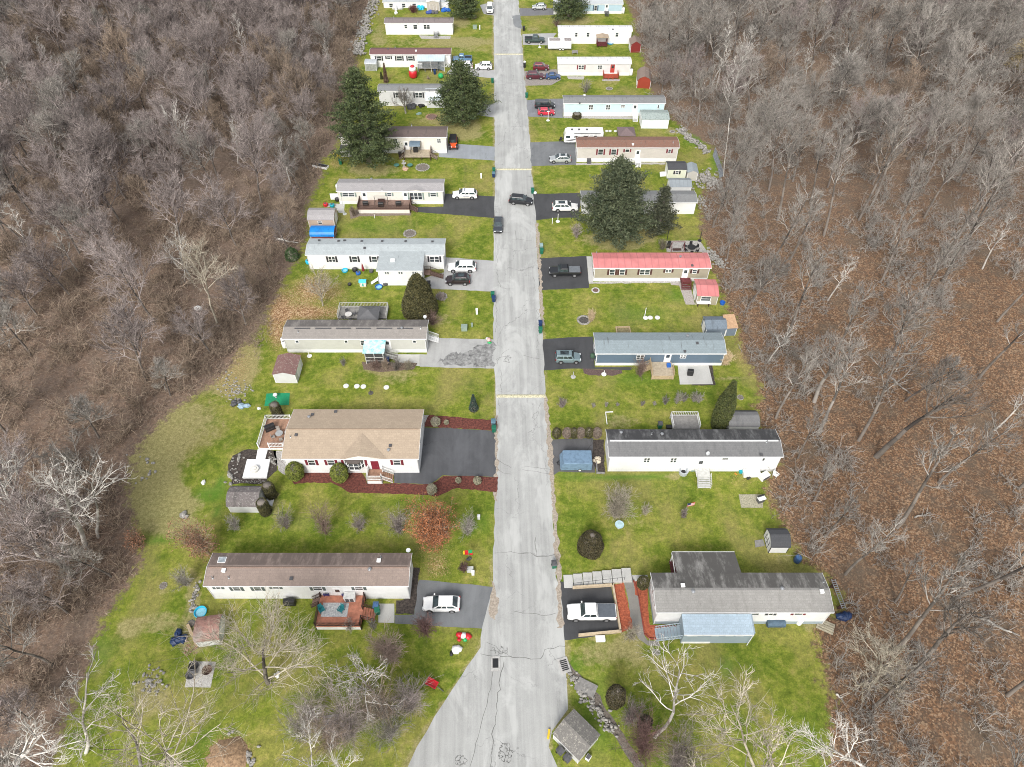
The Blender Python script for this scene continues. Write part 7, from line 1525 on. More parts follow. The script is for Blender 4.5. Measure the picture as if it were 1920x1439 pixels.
p0, p1 = g('E', 560, 760), g('E', 945, 745); R = thing('rear_deck', 'grey railed deck behind the long grey beige home', 'deck', p0, h.rz, 'wooden decks and porches'); W_ = (p1-p0).length; MB().box(0, 0, .5, W_, 3, .62).build('floor', WD_grey, R); mb = MB(); railing(mb, [(.05, .1), (.05, 2.9), (W_-.05, 2.9), (W_-.05, .1)], .62, .95, .25); mb.build('railing', m_paint('weathered_white', (.55,.55,.52)), R)
table_set('round pale table on the grey railed rear deck', 'E', 645, 730, .62, .6, m_paint('pale_table', (.6,.58,.55)), M_dgrey, 4)
h = HS['L4']; xw = u_of(h, 'E', 1226, -3.0, 1); R = thing('entry_stair', 'dark brown entry stair with rails on the L-shaped home', 'steps', h.o, h.rz); MB().box(xw+.05, -2.8, .95, xw+1.2, -1.5, 1.05).build('landing', WD_brown, R); mb = MB(); railing(mb, [(xw+.1, -1.55), (xw+1.2, -1.55)], 1.05, .95, .16); mb.build('landing_rail', M_dkw, R); steps(R, xw+1.2, 1.1, -2.75, 1.0, 7, 'right', WD_brown, 'treads', rail=M_dkw, run=.33)
h = HS['L5']; D5, x0, x1 = deck(h, 'long brown deck with swing and grills at the cream home', 530, 1000, 3.2, 1.0, WD_brown, M_dkw, [('right', .3, .75)], W_cream); steps(D5, x1, 1.5, -3.0, 1.0, 5, 'right', WD_brown, rail=M_dkw)
R = thing('porch_swing', 'dark metal frame swing on the long brown deck', 'swing', world(h, u_of(h, 'C', 745, -1.6, 1), -1.3, 1.0), h.rz); mb = MB()
for x in (-1.3, 1.3): mb.tube((x, -.6, 0), (x, 0, 1.8), .035); mb.tube((x, .6, 0), (x, 0, 1.8), .035)
mb.tube((-1.3, 0, 1.8), (1.3, 0, 1.8), .035); mb.build('frame', M_trimk, R); MB().box(-.7, -.25, .5, .7, .25, .56).build('seat', M_dkw, R); MB().box(-.7, .22, .56, .7, .28, 1.0).build('backrest', M_dkw, R)
for lb, zx, yy in (('black covered grill at the right end of the long brown deck', 900, -2.0), ('dark round grill in the left part of the long brown deck', 605, -1.9), ('dark stove in the middle of the long brown deck', 742, -2.3)):
    R = thing('covered_grill', lb, 'grill', world(h, u_of(h, 'C', zx, yy, 1), yy, 1.0), h.rz, 'covered grills'); MB().prism([(-.3,.0),(.3,.0),(.3,.8),(.2,1.0),(-.2,1.0),(-.3,.8)], 0, -.55, .55).build('cover', M_black, R, bevel=.06); MB().box(-.4, -.32, .4, .4, -.3, .45).build('strap', M_dgrey, R)
h = HS['L6']; D6, x0, x1 = deck(h, 'pale boarded deck with stairs at both ends at the brown roofed home', 945, 1185, 3.0, .9, WD_raw, M_dkw, [('right', .3, .8), ('left', .3, .8), ('front', 0, 1)]); steps(D6, x1, 1.4, -2.7, .9, 5, 'right', WD_raw, rail=M_dkw); steps(D6, x0, 1.4, -2.7, .9, 4, 'left', WD_raw, rail=M_dkw)
R = thing('grill_gazebo', 'small slate blue canopy over a grill on the pale boarded deck', 'gazebo', world(h, u_of(h, 'C', 1048, -1.4, 2), -1.0, .9), h.rz, 'gazebos'); mb = MB()
for a in (-1, 1):
    for b in (-.7, .7): mb.box(a-.04, b-.04, 0, a+.04, b+.04, 1.9)
mb.build('posts', M_trimk, R); MB().prism([(-1.0, 1.85), (-.8, 2.2), (-.3, 2.42), (.3, 2.42), (.8, 2.2), (1.0, 1.85), (.75, 2.12), (.3, 2.34), (-.3, 2.34), (-.75, 2.12)], 0, -1.15, 1.15).build('canopy', m_paint('slate_canopy', (.12,.17,.22), .6, .1), R); MB().box(-.5, -.3, 0, .5, .3, 1.0).build('grill_body', M_black, R, bevel=.05)
h = HS['L8']; D8, x0, x1 = deck(h, 'grey deck with white table under the pale awning', 862, 1088, 2.6, .9, WD_grey, m_paint('grey_rail', (.25,.28,.30)), [('right', .3, .85)]); steps(D8, x1, 1.4, -2.4, .9, 5, 'right', m_paint('grey_rail', (.25,.28,.30)), rail=m_paint('grey_rail', (.25,.28,.30)), run=.3)
xa, xb = u_of(h, 'A', 848, -2.7, 2.6), u_of(h, 'A', 1160, -2.7, 2.6); R = thing('awning', 'pale ribbed metal awning on the maroon roofed home', 'awning', h.o, h.rz); MB().prism([(-2.8, h.h-.55), (-.3, h.h-.06), (-.3, h.h-.0), (-2.8, h.h-.49)], 0, xa, xb).build('awning_panel', m_metalroof('pale_awning', (.52,.62,.66), .7), R); mb = MB()
for x in (xa+.1, (xa+xb)/2, xb-.1): mb.box(x-.04, -2.75, 0, x+.04, -2.67, h.h-.58)
mb.build('posts', M_white, R); R = thing('deck_cabinet', 'white cupboard on the left of the grey awning deck', 'cabinet', world(h, u_of(h, 'A', 888, -1.8, 1.2), -2.0, .9), h.rz); MB().cbox(0, 0, 0, 1.1, .7, 1.0).build('cabinet_body', M_white, R, bevel=.04); MB().cbox(0, 0, 1.0, 1.2, .8, .04).build('worktop', M_white, R)
def entry(h, label, zx, w, out, z, n, m, railm, name='entry_steps', board=None):
    x = u_of(h, h.z, zx, -out/2, z); R = thing(name, label, 'steps', h.o, h.rz, 'entry steps of the homes'); MB().box(x-w/2, -out, z-.1, x+w/2, -.04, z).build('landing', board or m, R); steps(R, x-w/2+.1, x+w/2-.1, -out, z, n, 'front', m, 'treads', rail=railm); return R, x
entry(HS['L9'], 'grey metal entry steps on the plain white home', 1068, 1.3, 1.3, .9, 4, M_galv, M_dgrey); entry(HS['R2'], 'cluttered white entry steps of the black roofed home', 1200, 2.0, 1.5, .9, 5, m_paint('weathered_white', (.55,.55,.52)), m_paint('weathered_white', (.55,.55,.52)))
entry(HS['R6'], 'narrow white entry steps of the rusty roofed taupe home', 1130, 1.3, 1.2, .8, 4, M_white, M_white); entry(HS['R7'], 'white entry steps of the aqua home', 1500, 1.3, 1.4, .9, 5, M_white, M_white); entry(HS['R4'], 'maroon entry steps of the red roofed home', 1275, 1.9, 1.3, .85, 4, M_mar, M_mar); entry(HS['R10'], 'small grey entry steps of the far light blue home', 1183, 1.2, 1.2, .8, 3, M_dgrey, M_dgrey)
h = HS['R8']; D, x0, x1 = deck(h, 'bright orange red deck below the red door', 1150, 1318, 2.2, .5, M_ora, M_ora, [('front', .3, .6)]); 
h = HS['R9']; D, x0, x1 = deck(h, 'dark red porch deck with a brown pitched roof', 1075, 1190, 2.2, .5, M_mar, M_mar, [('right', .2, .8)]); MB().prism([(x0-.25, 2.55), (x1+.25, 2.55), (x1+.25, 2.62), ((x0+x1)/2, 2.95), (x0-.25, 2.62)], 1, -2.4, -.3).build('porch_roof', R_tan, D); mb = MB()
for x in (x0+.08, x1-.08): mb.box(x-.06, -2.2, 0, x+.06, -2.08, 2.56)
mb.build('porch_posts', M_mar, D)
h = HS['R3']; D, x0, x1 = deck(h, 'raw pine deck with weathered floor at the slate blue home', 1010, 1185, 3.1, .9, WD_raw, M_rawp, [('front', .0, 1.0), ('right', .0, .5)]); mb = MB()
for k in range(5): mb.box(x0, -3.13, .12+k*.17, x1, -3.10, .27+k*.17)
mb.build('screen_boards', M_rawp, D); steps(D, x0, 1.2, -1.6, .9, 4, 'left', M_rawp, rail=M_rawp)
o = MB().box(-.3, -.3, 0, .3, .3, .5).build('storage_tote', M_blue, None, world(h, x1-.6, -1.0, .9), 0); tag(o, 'blue storage tote on the raw pine deck', 'tote')
sheet('patio_kerb', gs('F', [(1438,1016),(1450,1016),(1488,1172),(1228,1174),(1228,1164),(1472,1162)]), .01, M_conc, 'pale concrete edging of the stone patio', 'edging', kind=None, thick=.09, jit=0)
R = thing('timber_frame', 'pale timber raised bed frame behind the slate blue home', 'raised bed', g('F', 735, 790), 0); a = g('F', 735, 775); b = g('F', 848, 775); c = g('F', 848, 740); W_ = (b-a).length; Dp = c.y-b.y+.8; mb = MB(); mb.box(0, 0, 0, .15, Dp, .3); mb.box(W_-.15, 0, 0, W_, Dp, .3); mb.box(.152, Dp-.15, 0, W_-.152, Dp, .3); mb.build('timbers', M_rawp, R); MB().box(.16, .02, .0, W_-.16, Dp-.16, .12).build('soil', m_grain('raised_soil', (.10,.08,.04), (.3,.26,.14), 5), R)
# R1 surroundings: retaining walls, stair, steps, ladder
M_tim = m_paint('landscape_timber', (.52,.42,.29), .85, .12, scale=2)
def wall_line(label, z, pts, t, hh, mat, name='retaining_wall', cat='retaining wall'):
    P = gs(z, pts); mb = MB()
    for a, b in zip(P, P[1:]):
        d = (b-a).normalized(); n = Vector((-d.y, d.x, 0))*t/2; a2 = a-d*t*.49; q = [a2-n, b-n, b+n, a2+n]; mb.prism([(v.x, v.y) for v in q], 2, 0, hh)
    o = mb.build(name, mat); tag(o, label, cat)
wall_line('pale timber retaining wall round the white pickup driveway', 'J', [(335,302),(548,288),(590,540),(362,562)], .22, .55, M_tim)
wall_line('red brick edging of the orange mulch bed at the nearest right home', 'J', [(664,262),(690,345),(722,550),(750,578),(830,580)], .12, .18, m_paint('brick_edging', (.28,.06,.04), .85, .2), 'bed_edging', 'edging')
R = thing('garden_stair', 'long pale concrete stair walk climbing beside the timber walled driveway', 'steps', g('J', 285, 300), 0, None); mb = MB(); A0 = g('J', 285, 300)
for i in range(7):
    xx = 285+i*53; p = g('J', xx, 300-i*5)-A0; q = g('J', xx+50, 300-i*5)-A0; mb.box(p.x, p.y, 0, q.x, p.y+1.75, .10+.07*i)
mb.build('treads', M_conc, R); mb = MB(); 
p = g('J', 335, 296)-A0; q = g('J', 610, 270)-A0; mb.tube((p.x, p.y+.1, 1.0), (q.x, q.y+.1, 1.35), .03); 
for i in range(8): t = i/7; mb.tube((p.x+(q.x-p.x)*t, p.y+(q.y-p.y)*t+.1, .1), (p.x+(q.x-p.x)*t, p.y+(q.y-p.y)*t+.1, 1.0+.35*t), .022)
mb.build('handrail', M_dgrey, R)
h = HS['R1']; a = local(h, g('J', 918, 600)); R = thing('porch_steps', 'grey blue stair leading up left of the blue porch', 'steps', h.o, h.rz, 'entry steps of the homes'); steps(R, a.x, 1.5, a.y+.2, 1.0, 8, 'left', W_steel, 'treads', rail=m_paint('pale_blue_rail', (.42,.50,.54)), run=.36)
p0, p1 = g('K', 460, 530), g('K', 548, 768); R = thing('ladder', 'aluminium ladder lying against the far end of the nearest right home', 'ladder', (p0+p1)/2+Vector((0, 0, 1.2)), math.atan2(p1.y-p0.y, p1.x-p0.x)); L = (p1-p0).length*.92; mb = MB()
for s in (-.24, .24): mb.box(-L/2, s-.035, 0, L/2, s+.035, .09)
for i in range(14): mb.box(-L/2+L*(i+.5)/14-.03, -.22, .02, -L/2+L*(i+.5)/14+.03, .22, .07)
mb.build('rungs', M_galv, R); mb = MB(); mb.box(-L/2+.5, -.3, -1.2, -L/2+.6, .3, -.01); mb.box(L/2-.6, -.3, -1.2, L/2-.5, .3, -.01); mb.build('trestle', M_dkw, R)
R = thing('oil_tank', 'blue cylindrical oil tank against the nearest right home', 'tank', g('J', 1430, 505), h.rz); MB().tube((-1.1, 0, .75), (1.1, 0, .75), .5, n=18).build('tank_body', m_paint('tank_blue', (.07,.12,.17), .5, .2), R, bevel=.08); mb = MB(); mb.box(-.8, -.3, 0, -.7, .3, .5); mb.box(.7, -.3, 0, .8, .3, .5); mb.build('legs', M_rust, R)
R = thing('water_tank', 'white upright tank leaning by the nearest right home wall', 'tank', g('J', 1562, 492), 0); MB().lathe([(.3, 0), (.35, .1), (.35, 1.0), (.15, 1.25)], n=16).build('tank_body', M_white, R); MB().lathe([(.1, 1.25), (.1, 1.32)], n=10).build('valve', M_galv, R)
def tankv(label, z, x, y, hh=1.3, r=.35, m=None):
    R = thing('propane_tank', label, 'propane tank', g(z, x, y), 0, 'upright propane tanks'); MB().lathe([(r*.9, 0), (r, .1), (r, hh-.2), (r*.6, hh-.03), (.08, hh)], n=16).build('tank_body', m or M_white, R, smoothed=True); MB().lathe([(.12, hh), (.13, hh+.15)], n=10).build('collar', M_galv, R)
tankv('white propane tank, upper of two at the left end of the grey beige home', 'E', 135, 935); tankv('white propane tank, lower of two at the left end of the grey beige home', 'E', 142, 965); tankv('white propane tank beside the off white home', 'B', 1457, 845, 1.6, .4); tankv('white propane tank beside the far light blue home', 'B', 1368, 150, 1.6, .4)
tankv('white propane tank at the left end of the cream home', 'C', 352, 745, 1.2); R = thing('woodshed_panel', 'white fence screen at the left end of the cream home', 'fence', g('C', 290, 838), -.02); MB().box(0, 0, 0, 1.9, .1, 1.3).build('panel', M_white, R); MB().box(0, -.03, 1.3, 1.9, .13, 1.38).build('cap_rail', M_white, R)
# pallets, debris
R = thing('wooden_pallet', 'grey weathered pallet stack lying in the lower left thicket', 'pallet', g('I', 930, 1120), .1); mb = MB()
for i in range(6): mb.box(-.9, i*.42, .25, .9, i*.42+.3, .31)
mb.build('boards', WD_grey, R); mb = MB()
for x in (-.8, 0, .8): mb.box(x-.06, 0, 0, x+.06, 2.4, .248)
mb.build('bearers', WD_grey, R)
R = thing('lumber_stack', 'short pile of pale boards at the corner of the nearest right home', 'lumber', g('K', 430, 860), -.5); mb = MB()
for i in range(5): mb.box(-1.0, -.7+i*.3, .0, 1.0, -.48+i*.3, .12+.06*(i % 2))
mb.build('boards', m_wood('pale_lumber', (.42,.38,.28)), R)
def bags(label, z, x, y, m, n=4, r=.4, name='bag_pile', cat='bags'):
    mb = MB()
    for i in range(n): mb.rock(rs_.uniform(-r, r)*1.2, rs_.uniform(-r, r), r*rs_.uniform(.8, 1.2), r*.8, rs_)
    o = mb.build(name, m, None, g(z, x, y)); tag(o, label, cat)
bags('crumpled blue tarp bags beside the rusty roofed garden shed', 'I', 108, 575, M_binb, 6, .6); bags('dark blue bags on the ground at the end of the ladder', 'K', 575, 810, M_binb, 4, .6); o = MB().box(-.3, -.3, 0, .3, .3, .25).build('plastic_crate', m_paint('pale_pink', (.7,.6,.62)), None, g('I', 135, 578)); tag(o, 'pale pink crate beside the blue tarp bags', 'crate')
def kiddie(label, z, x, y, r, m, name='kiddie_pool'):
    R = thing(name, label, 'kiddie pool', g(z, x, y), 0); MB().lathe([(r*.9, 0), (r, .3), (r*1.04, .34), (r*.96, .34), (r*.88, .06)], n=24).build('pool_wall', m, R); MB().lathe([(r*.86, .05), (r*.86, .09)], n=20).build('pool_floor', m_paint('pool_light', (.25,.55,.65)), R)
kiddie('cyan kiddie pool beside the rusty roofed garden shed', 'I', 224, 435, .75, M_cyan); kiddie('blue and white kiddie pool in the toys by the L-shaped home', 'E', 878, 500, .65, M_blue); kiddie('bright blue pool at the red porch of the white home', 'B', 1225, 490, .95, m_paint('azure', (.02,.32,.62))); kiddie('teal round pool against the wall of the L-shaped home', 'E', 613, 372, .55, M_cyan)
R = thing('play_house', 'small blue roofed plastic playhouse on the lawn of the L-shaped home', 'playhouse', g('E', 757, 480), -.02); MB().box(-.55, -.4, 0, .55, .4, .95).build('wall', m_paint('ivory', (.72,.70,.64)), R); MB().prism([(-.5, .95), (.5, .95), (0, 1.35)], 0, -.65, .65).build('roof', M_cyan, R); MB().box(-.15, -.42, .1, .15, -.402, .75).build('door', m_paint('mint', (.1,.45,.40)), R)
R = thing('plastic_slide', 'white and grey play slide beside the L-shaped home wing', 'slide', g('E', 855, 462), .2); MB().prism([(-.9, .1), (.5, 1.0), (.7, 1.0), (.7, .9), (-.7, .05)], 1, -.3, .3).build('chute', M_white, R); MB().box(.5, -.35, 0, .8, .35, 1.15).build('ladder', m_paint('toy_grey', (.4,.42,.43)), R)
R = thing('patio_umbrella', 'folded maroon patio umbrella among the toys by the L-shaped home', 'umbrella', g('E', 762, 395), 0); MB().tube((0, 0, 0), (0, 0, 2.6), .025).build('pole', M_galv, R); MB().lathe([(.28, .9), (.22, 1.6), (.06, 2.5)], n=8).build('canopy', m_paint('maroon_canvas', (.22,.02,.03)), R)
for lb, z, x, y, m, s in [('blue ride-on toy by the maroon umbrella','E',718,395,M_blue,.45),('black toy cart left of the maroon umbrella','E',692,370,M_black,.5),('grey toy box right of the maroon umbrella','E',820,378,M_dgrey,.4),('dark tool box at the L-shaped home corner','E',932,478,M_dgrey,.45),('black round planter on the L-shaped home lawn','E',650,480,M_black,.35),
      ('red toy car on the concrete pad left of the cream home','C',245,895,M_red,.5),('teal toy on the concrete pad left of the cream home','C',303,902,M_teal,.5),('dark tire pair left of the cream home','C',350,848,M_black,.5),('blue bucket under the pale boarded deck','C',955,452,M_blue,.3),('blue barrel at the left end of the L-shaped home','E',330,308,M_cyan,.55)]:
    R = thing('toy' if 'toy' in lb else 'yard_item', lb, 'toy' if 'toy' in lb else lb.split()[1] if lb.split()[1] not in ('round',) else 'planter', g(z, x, y), rs_.uniform(0, 3)); MB().lathe([(s*.8, 0), (s, s*.3), (s, s*1.1), (s*.75, s*1.3)], n=10).build('body', m, R); MB().lathe([(s*.5, s*1.3), (s*.45, s*1.4)], n=10).build('lid', M_dgrey, R)
# inflatables and seasonal things (plain generic forms)
R = thing('inflatable_figure', 'tall red and white yard inflatable on the maroon roofed home lawn', 'inflatable', g('A', 810, 872), 0); MB().lathe([(.75, 0), (1.0, .3), (1.05, 1.2), (.95, 1.9)], n=18).build('red_body', M_red, R, smoothed=True); MB().lathe([(.95, 1.9), (.85, 2.4), (.6, 2.7)], n=18).build('white_band', M_white, R, smoothed=True); MB().lathe([(.55, 2.7), (.45, 3.0), (.1, 3.3)], n=14).build('red_top', M_red, R, smoothed=True); MB().ball(0, 0, 3.35, .2).build('white_ball', M_white, R)
o = MB().ball(0, 0, .6, .7, .7, .65, 16, 9).build('green_ball', M_green, None, g('A', 1120, 880)); tag(o, 'bright green ball on the lawn below the grey awning deck', 'ball')
R = thing('kite_banner', 'red yellow and green fabric yard decoration on a pole by the rust orange shrub', 'yard decoration', g('G', 1645, 1200), 0); MB().tube((0, 0, 0), (0, 0, 2.6), .03).build('pole', M_galv, R)
for m, (a, b, c, d) in ((M_red, (-.5,-.05,1.5,2.5)), (M_yelp, (-.7,-.45,1.6,2.4)), (M_green, (0,.45,1.9,2.6)), (M_red, (.1,.5,1.4,1.88))): MB().box(a, -.04, c, b, .06, d).build('fabric_panel', m, R)
bags('black and white wrought garden ornament below the coloured banner', 'G', 1643, 1198, M_dgrey, 3, .25, 'garden_ornament', 'ornament'); 
def crumple(label, z, x, y, parts, name='deflated_inflatable'):
    R = thing(name, label, 'inflatable', g(z, x, y), 0)
    for m, dx, dy, r in parts: MB().rock(dx, dy, r, r*.5, rs_).build('fabric_lump', m, R, smoothed=True)
crumple('deflated red white and green inflatable on the lower left lawn', 'I', 1655, 565, [(M_red,-.5,.2,.5),(M_white,0,.1,.5),(M_red,.55,0,.5),(M_green,.2,-.3,.35),(M_red,-.5,-.4,.3)]); crumple('deflated white inflatable with a black end near the road bend', 'I', 1618, 640, [(M_white,.1,.1,.65),(M_white,-.1,-.1,.5),(M_black,-.6,-.4,.3)])
crumple('deflated pink and white inflatable beside the peeling driveway', 'E', 1738, 915, [(m_paint('blush', (.7,.45,.40)),0,.2,.5),(M_white,-.3,.5,.3),(M_red,.1,-.1,.3),(M_green,.1,-.5,.35)])
R = thing('sled_wagon', 'red plastic wagon with a dark handle on the lower left lawn', 'wagon', g('I', 1485, 825), -.5); MB().add([(-.6,-.35,.15),(.6,-.35,.15),(.6,.35,.15),(-.6,.35,.15),(-.7,-.45,.5),(.7,-.45,.5),(.7,.45,.5),(-.7,.45,.5),(-.6,-.36,.5),(.6,-.36,.5),(.6,.36,.5),(-.6,.36,.5),(-.55,-.3,.2),(.55,-.3,.2),(.55,.3,.2),(-.55,.3,.2)], [(3,2,1,0),(0,1,5,4),(1,2,6,5),(2,3,7,6),(3,0,4,7),(4,5,9,8),(5,6,10,9),(6,7,11,10),(7,4,8,11),(8,9,13,12),(9,10,14,13),(10,11,15,14),(11,8,12,15),(12,13,14,15)]).build('tray', M_red, R)
for s in (-1, 1):
    for t in (-1, 1): MB().tube((s*.45, t*.42, .15), (s*.45, t*.34, .15), .15, n=12).build('wheel', M_black, R)
MB().tube((.7, 0, .3), (1.6, -.1, .1), .05).build('handle', M_dgrey, R)
# sheltering items at the nearest shelter, utility boxes, mailboxes, pipes, flag, bird bath
R = thing('meter_box', 'white electrical box against the weathered shelter', 'utility box', g('J', 415, 1228), .9); MB().cbox(0, 0, 0, .6, .5, .6).build('cabinet', M_white, R, bevel=.05); MB().cbox(0, 0, .6, .5, .4, .06).build('top', M_dgrey, R)
def ubox(label, z, x, y, w, d, hh, m, rz=0, name='utility_box'):
    R = thing(name, label, 'utility box', g(z, x, y), rz, 'utility boxes on the lawns'); MB().cbox(0, 0, 0, w, d, hh*.85).build('cabinet', m, R, bevel=.03); MB().cbox(0, 0, hh*.85+.003, w+.06, d+.06, hh*.15).build('top', m, R, bevel=.03)
M_tb = m_paint('transformer_green', (.25,.32,.27), .5, .1)
ubox('grey green transformer box on the lawn by the grey beige home', 'E', 1547, 828, 1.0, .9, .9, M_tb); ubox('narrow grey box right of the transformer box', 'E', 1607, 805, .3, .3, .8, M_tb); ubox('grey green transformer box on the lawn at the top left', 'A', 1502, 325, 1.1, .9, .9, M_tb); ubox('white standing tank marker right of the transformer box', 'E', 1645, 705, .35, .35, 1.2, M_white)
ubox('pale grey utility box on the lawn near the banner', 'I', 1692, 205, .8, .6, .6, m_paint('utility_grey', (.5,.52,.5))); ubox('white cylinder like utility post beside the pale grey box', 'I', 1708, 225, .35, .35, .8, M_white); ubox('white utility pedestal on the lawn near the rust orange shrub', 'G', 1706, 935, .35, .35, .8, M_white); ubox('white pedestal post by the curb behind the sheriff suv', 'C', 1642, 645, .3, .3, 1.1, M_white)
ubox('white pedestal post on the top left lawn', 'A', 1558, 338, .25, .25, 1.2, M_white); ubox('white utility lid box by the timber walled drive', 'J', 481, 580, 1.1, .7, .35, M_white); ubox('grey air conditioner beside the rusty roofed taupe home', 'D', 690, 412, .8, .8, .9, M_dgrey, name='air_conditioner')
def post(label, z, x, y, hh, m, base=True, name='standpipe', cat='post', cross=False):
    R = thing(name, label, cat, g(z, x, y), 0, 'white posts on the lawns'); MB().tube((0, 0, 0), (0, 0, hh), .06).build('pole', m, R)
    if base: MB().lathe([(.4, 0), (.4, .08)], n=16).build('base', m, R)
    if cross: MB().box(-.3, -.04, hh, .3, .04, hh+.15).build('crosspiece', m, R)
post('white lamp post on a round base in front of the red hatchback', 'B', 525, 1358, 2.2, M_white, cross=True, name='lamp_post'); post('white post on a round base by the white boxy suv drive', 'D', 412, 940, 1.8, M_white, name='lamp_post'); post('leaning white post left of the round based one', 'D', 362, 960, 1.4, M_white, False); post('white standpipe behind the trio of septic lids', 'F', 955, 635, 1.8, M_white, False); post('white post with basin foot left of the cream home pad', 'C', 415, 968, 4.0, m_paint('utility_grey', (.5,.52,.5)), name='light_pole')
post('white post by the left deck corner of the L-shaped lawn', 'C', 685, 1005, .9, M_white, False); post('white birdbath in the leafy bed of the slate blue home', 'F', 635, 1095, .9, M_white, True, 'bird_bath', 'bird bath'); post('grey garden statue among the septic lids', 'E', 815, 1325, 1.1, m_paint('statue_grey', (.10,.09,.08)), True, 'garden_statue', 'statue'); post('pale garden statue on the lawn below the blue grey suv', 'F', 395, 1115, 1.2, M_cem, True, 'garden_statue', 'statue'); post('white post before the small red shingled shed', 'E', 335, 1035, 1.3, M_white, True)
post('white post by the dark green pickup', 'B', 432, 535, 1.2, M_white); post('black lamp post at the left corner of the gravel patio', 'D', 1395, 1100, 2.6, M_trimk, False, 'lamp_post'); post('black lamp post at the right corner of the gravel patio', 'D', 1688, 1112, 2.6, M_trimk, True, 'lamp_post')
R = thing('bird_bath', 'pale blue round bird bath on the right lawn', 'bird bath', g('H', 640, 890), 0); MB().lathe([(.2, 0), (.1, .15), (.1, .7), (.2, .75)], n=12).build('pedestal', M_cem, R); MB().lathe([(.2, .75), (.6, .88), (.62, .95), (.55, .92)], n=20).build('basin', m_paint('pale_blue_glaze', (.45,.62,.66), .3), R)
R = thing('flag', 'small american flag on a pole on the right lawn', 'flag', g('H', 1085, 770), .2); MB().tube((0, 0, 0), (0, 0, 1.7), .02).build('flagpole', M_galv, R)
for i in range(7): MB().box(.02, -.012, .85+i*.11, 1.1 if i < 3 else 1.1, .012, .96+i*.11).build('stripe', M_red if i % 2 == 0 else M_white, R)
MB().box(.02, -.02, 1.18, .5, .02, 1.62).build('canton', m_paint('flag_blue', (.02,.04,.16)), R)
R = thing('swing_seat_frame', 'dark red A-frame swing on the gravel patio', 'swing', g('D', 1480, 1210), 0); mb = MB()
for x in (-1.2, 1.2): mb.tube((x, -.9, 0), (x, 0, 2.3), .05); mb.tube((x, .9, 0), (x, 0, 2.3), .05)
mb.tube((-1.3, 0, 2.3), (1.3, 0, 2.3), .05); mb.build('frame', m_paint('dark_red_metal', (.15,.03,.03)), R); MB().box(-.8, -.3, .5, .8, .3, .57).build('seat', M_dkw, R)
table_set('black patio dining table on the gravel patio', 'D', 1610, 1195, 0, .8, M_black, M_trimk, 6)
# around the black roofed home
R = thing('hot_tub_shell', 'grey open topped pool filter tub by the black roofed home', 'tub', g('H', 1068, 525), .3); MB().lathe([(.6, 0), (.65, .7), (.7, .75), (.5, .75), (.45, .4)], n=20).build('tub_wall', m_paint('tub_grey', (.42,.45,.47)), R); MB().lathe([(.35, .3), (.3, .45)], n=14).build('drum', M_black, R)
bags('green grey crates beside the tub at the black roofed home', 'H', 1128, 505, m_paint('sage_plastic', (.22,.32,.28)), 3, .35, 'garden_crates', 'crates'); 
R = thing('chest_freezer', 'white flat chest against the back end of the black roofed home', 'chest', g('H', 1518, 535), .02); MB().box(-1.15, -.5, 0, 1.15, .5, .75).build('chest_body', M_white, R, bevel=.06); MB().box(-1.18, -.53, .755, 1.18, .53, .84).build('lid', M_white, R, bevel=.04)
R = thing('overturned_cabinet', 'overturned white cabinet at the corner of the black roofed home', 'cabinet', g('H', 1605, 555), .5); MB().box(-.7, -.45, 0, .7, .45, .8).build('cabinet_body', M_white, R, bevel=.03); MB().box(-.6, -.47, .1, .6, -.452, .7).build('opening', M_dgrey, R)
adirondack('white plastic chair at the far corner of the black roofed home', 'H', 1685, 545, 0, .7, M_white); bags('black bag on the grass below the white chest', 'H', 1505, 565, M_black, 2, .3); o = MB().lathe([(.25, 0), (.3, .4)], n=14).build('bucket', M_teal, None, g('H', 1452, 520)); tag(o, 'teal bucket near the white chest', 'bucket')
bags('scattered orange toys on the ground behind the black roofed home', 'H', 1420, 530, m_paint('toy_orange', (.6,.25,.03)), 3, .12, 'small_toys', 'toys'); 
p0, p1 = g('H', 995, 245), g('H', 1175, 240); R = thing('rear_porch', 'white railed rear porch behind the black roofed home', 'deck', p0, -.02, 'wooden decks and porches'); W_ = (p1-p0).length; MB().box(0, 0, .5, W_, 2.6, .62).build('floor', WD_grey, R); mb = MB(); railing(mb, [(.05, .1), (.05, 2.5), (W_-.05, 2.5), (W_-.05, .1)], .62, .9, .25); mb.build('railing', M_white, R)
o = MB().box(-.4, -.3, 0, .4, .3, .6).build('storage_tote', M_black, None, g('H', 972, 228)); tag(o, 'black tote beside the white railed rear porch', 'tote')
wall_line('weathered timber edging beside the covered trailer', 'H', [(490,450),(495,525),(545,528)], .18, .3, WD_grey, 'bed_edging', 'edging'); bags('heap of white and tan garden ornaments by the covered trailer', 'H', 490, 440, m_paint('ornament_cream', (.6,.52,.4)), 5, .35, 'garden_ornaments', 'ornaments')
wall_line('white picket edging of the small patch on the right lawn', 'H', [(600,118),(552,120),(562,200)], .10, .15, M_white, 'picket_edging', 'edging')
R = thing('fire_pit_seat', 'grey and white grill cart on the mossy pavers', 'grill', g('H', 1582, 712), .3); MB().cbox(0, 0, 0, .9, .6, .8).build('cart', M_dgrey, R); MB().cbox(0, 0, .8, 1.1, .7, .08).build('worktop', M_white, R); MB().box(-.5, .2, .8, .5, .34, 1.15).build('hood', M_black, R)
R = thing('water_barrel', 'dark blue barrel near the woods behind the black gambrel shed', 'barrel', g('H', 1825, 1110), .2); MB().lathe([(.42, 0), (.48, .3), (.48, .8), (.42, 1.05)], n=18).build('barrel_body', m_paint('barrel_blue', (.03,.07,.16), .4), R); MB().lathe([(.36, 1.05), (.34, 1.1)], n=16).build('lid', m_paint('lid_blue', (.05,.12,.26)), R)
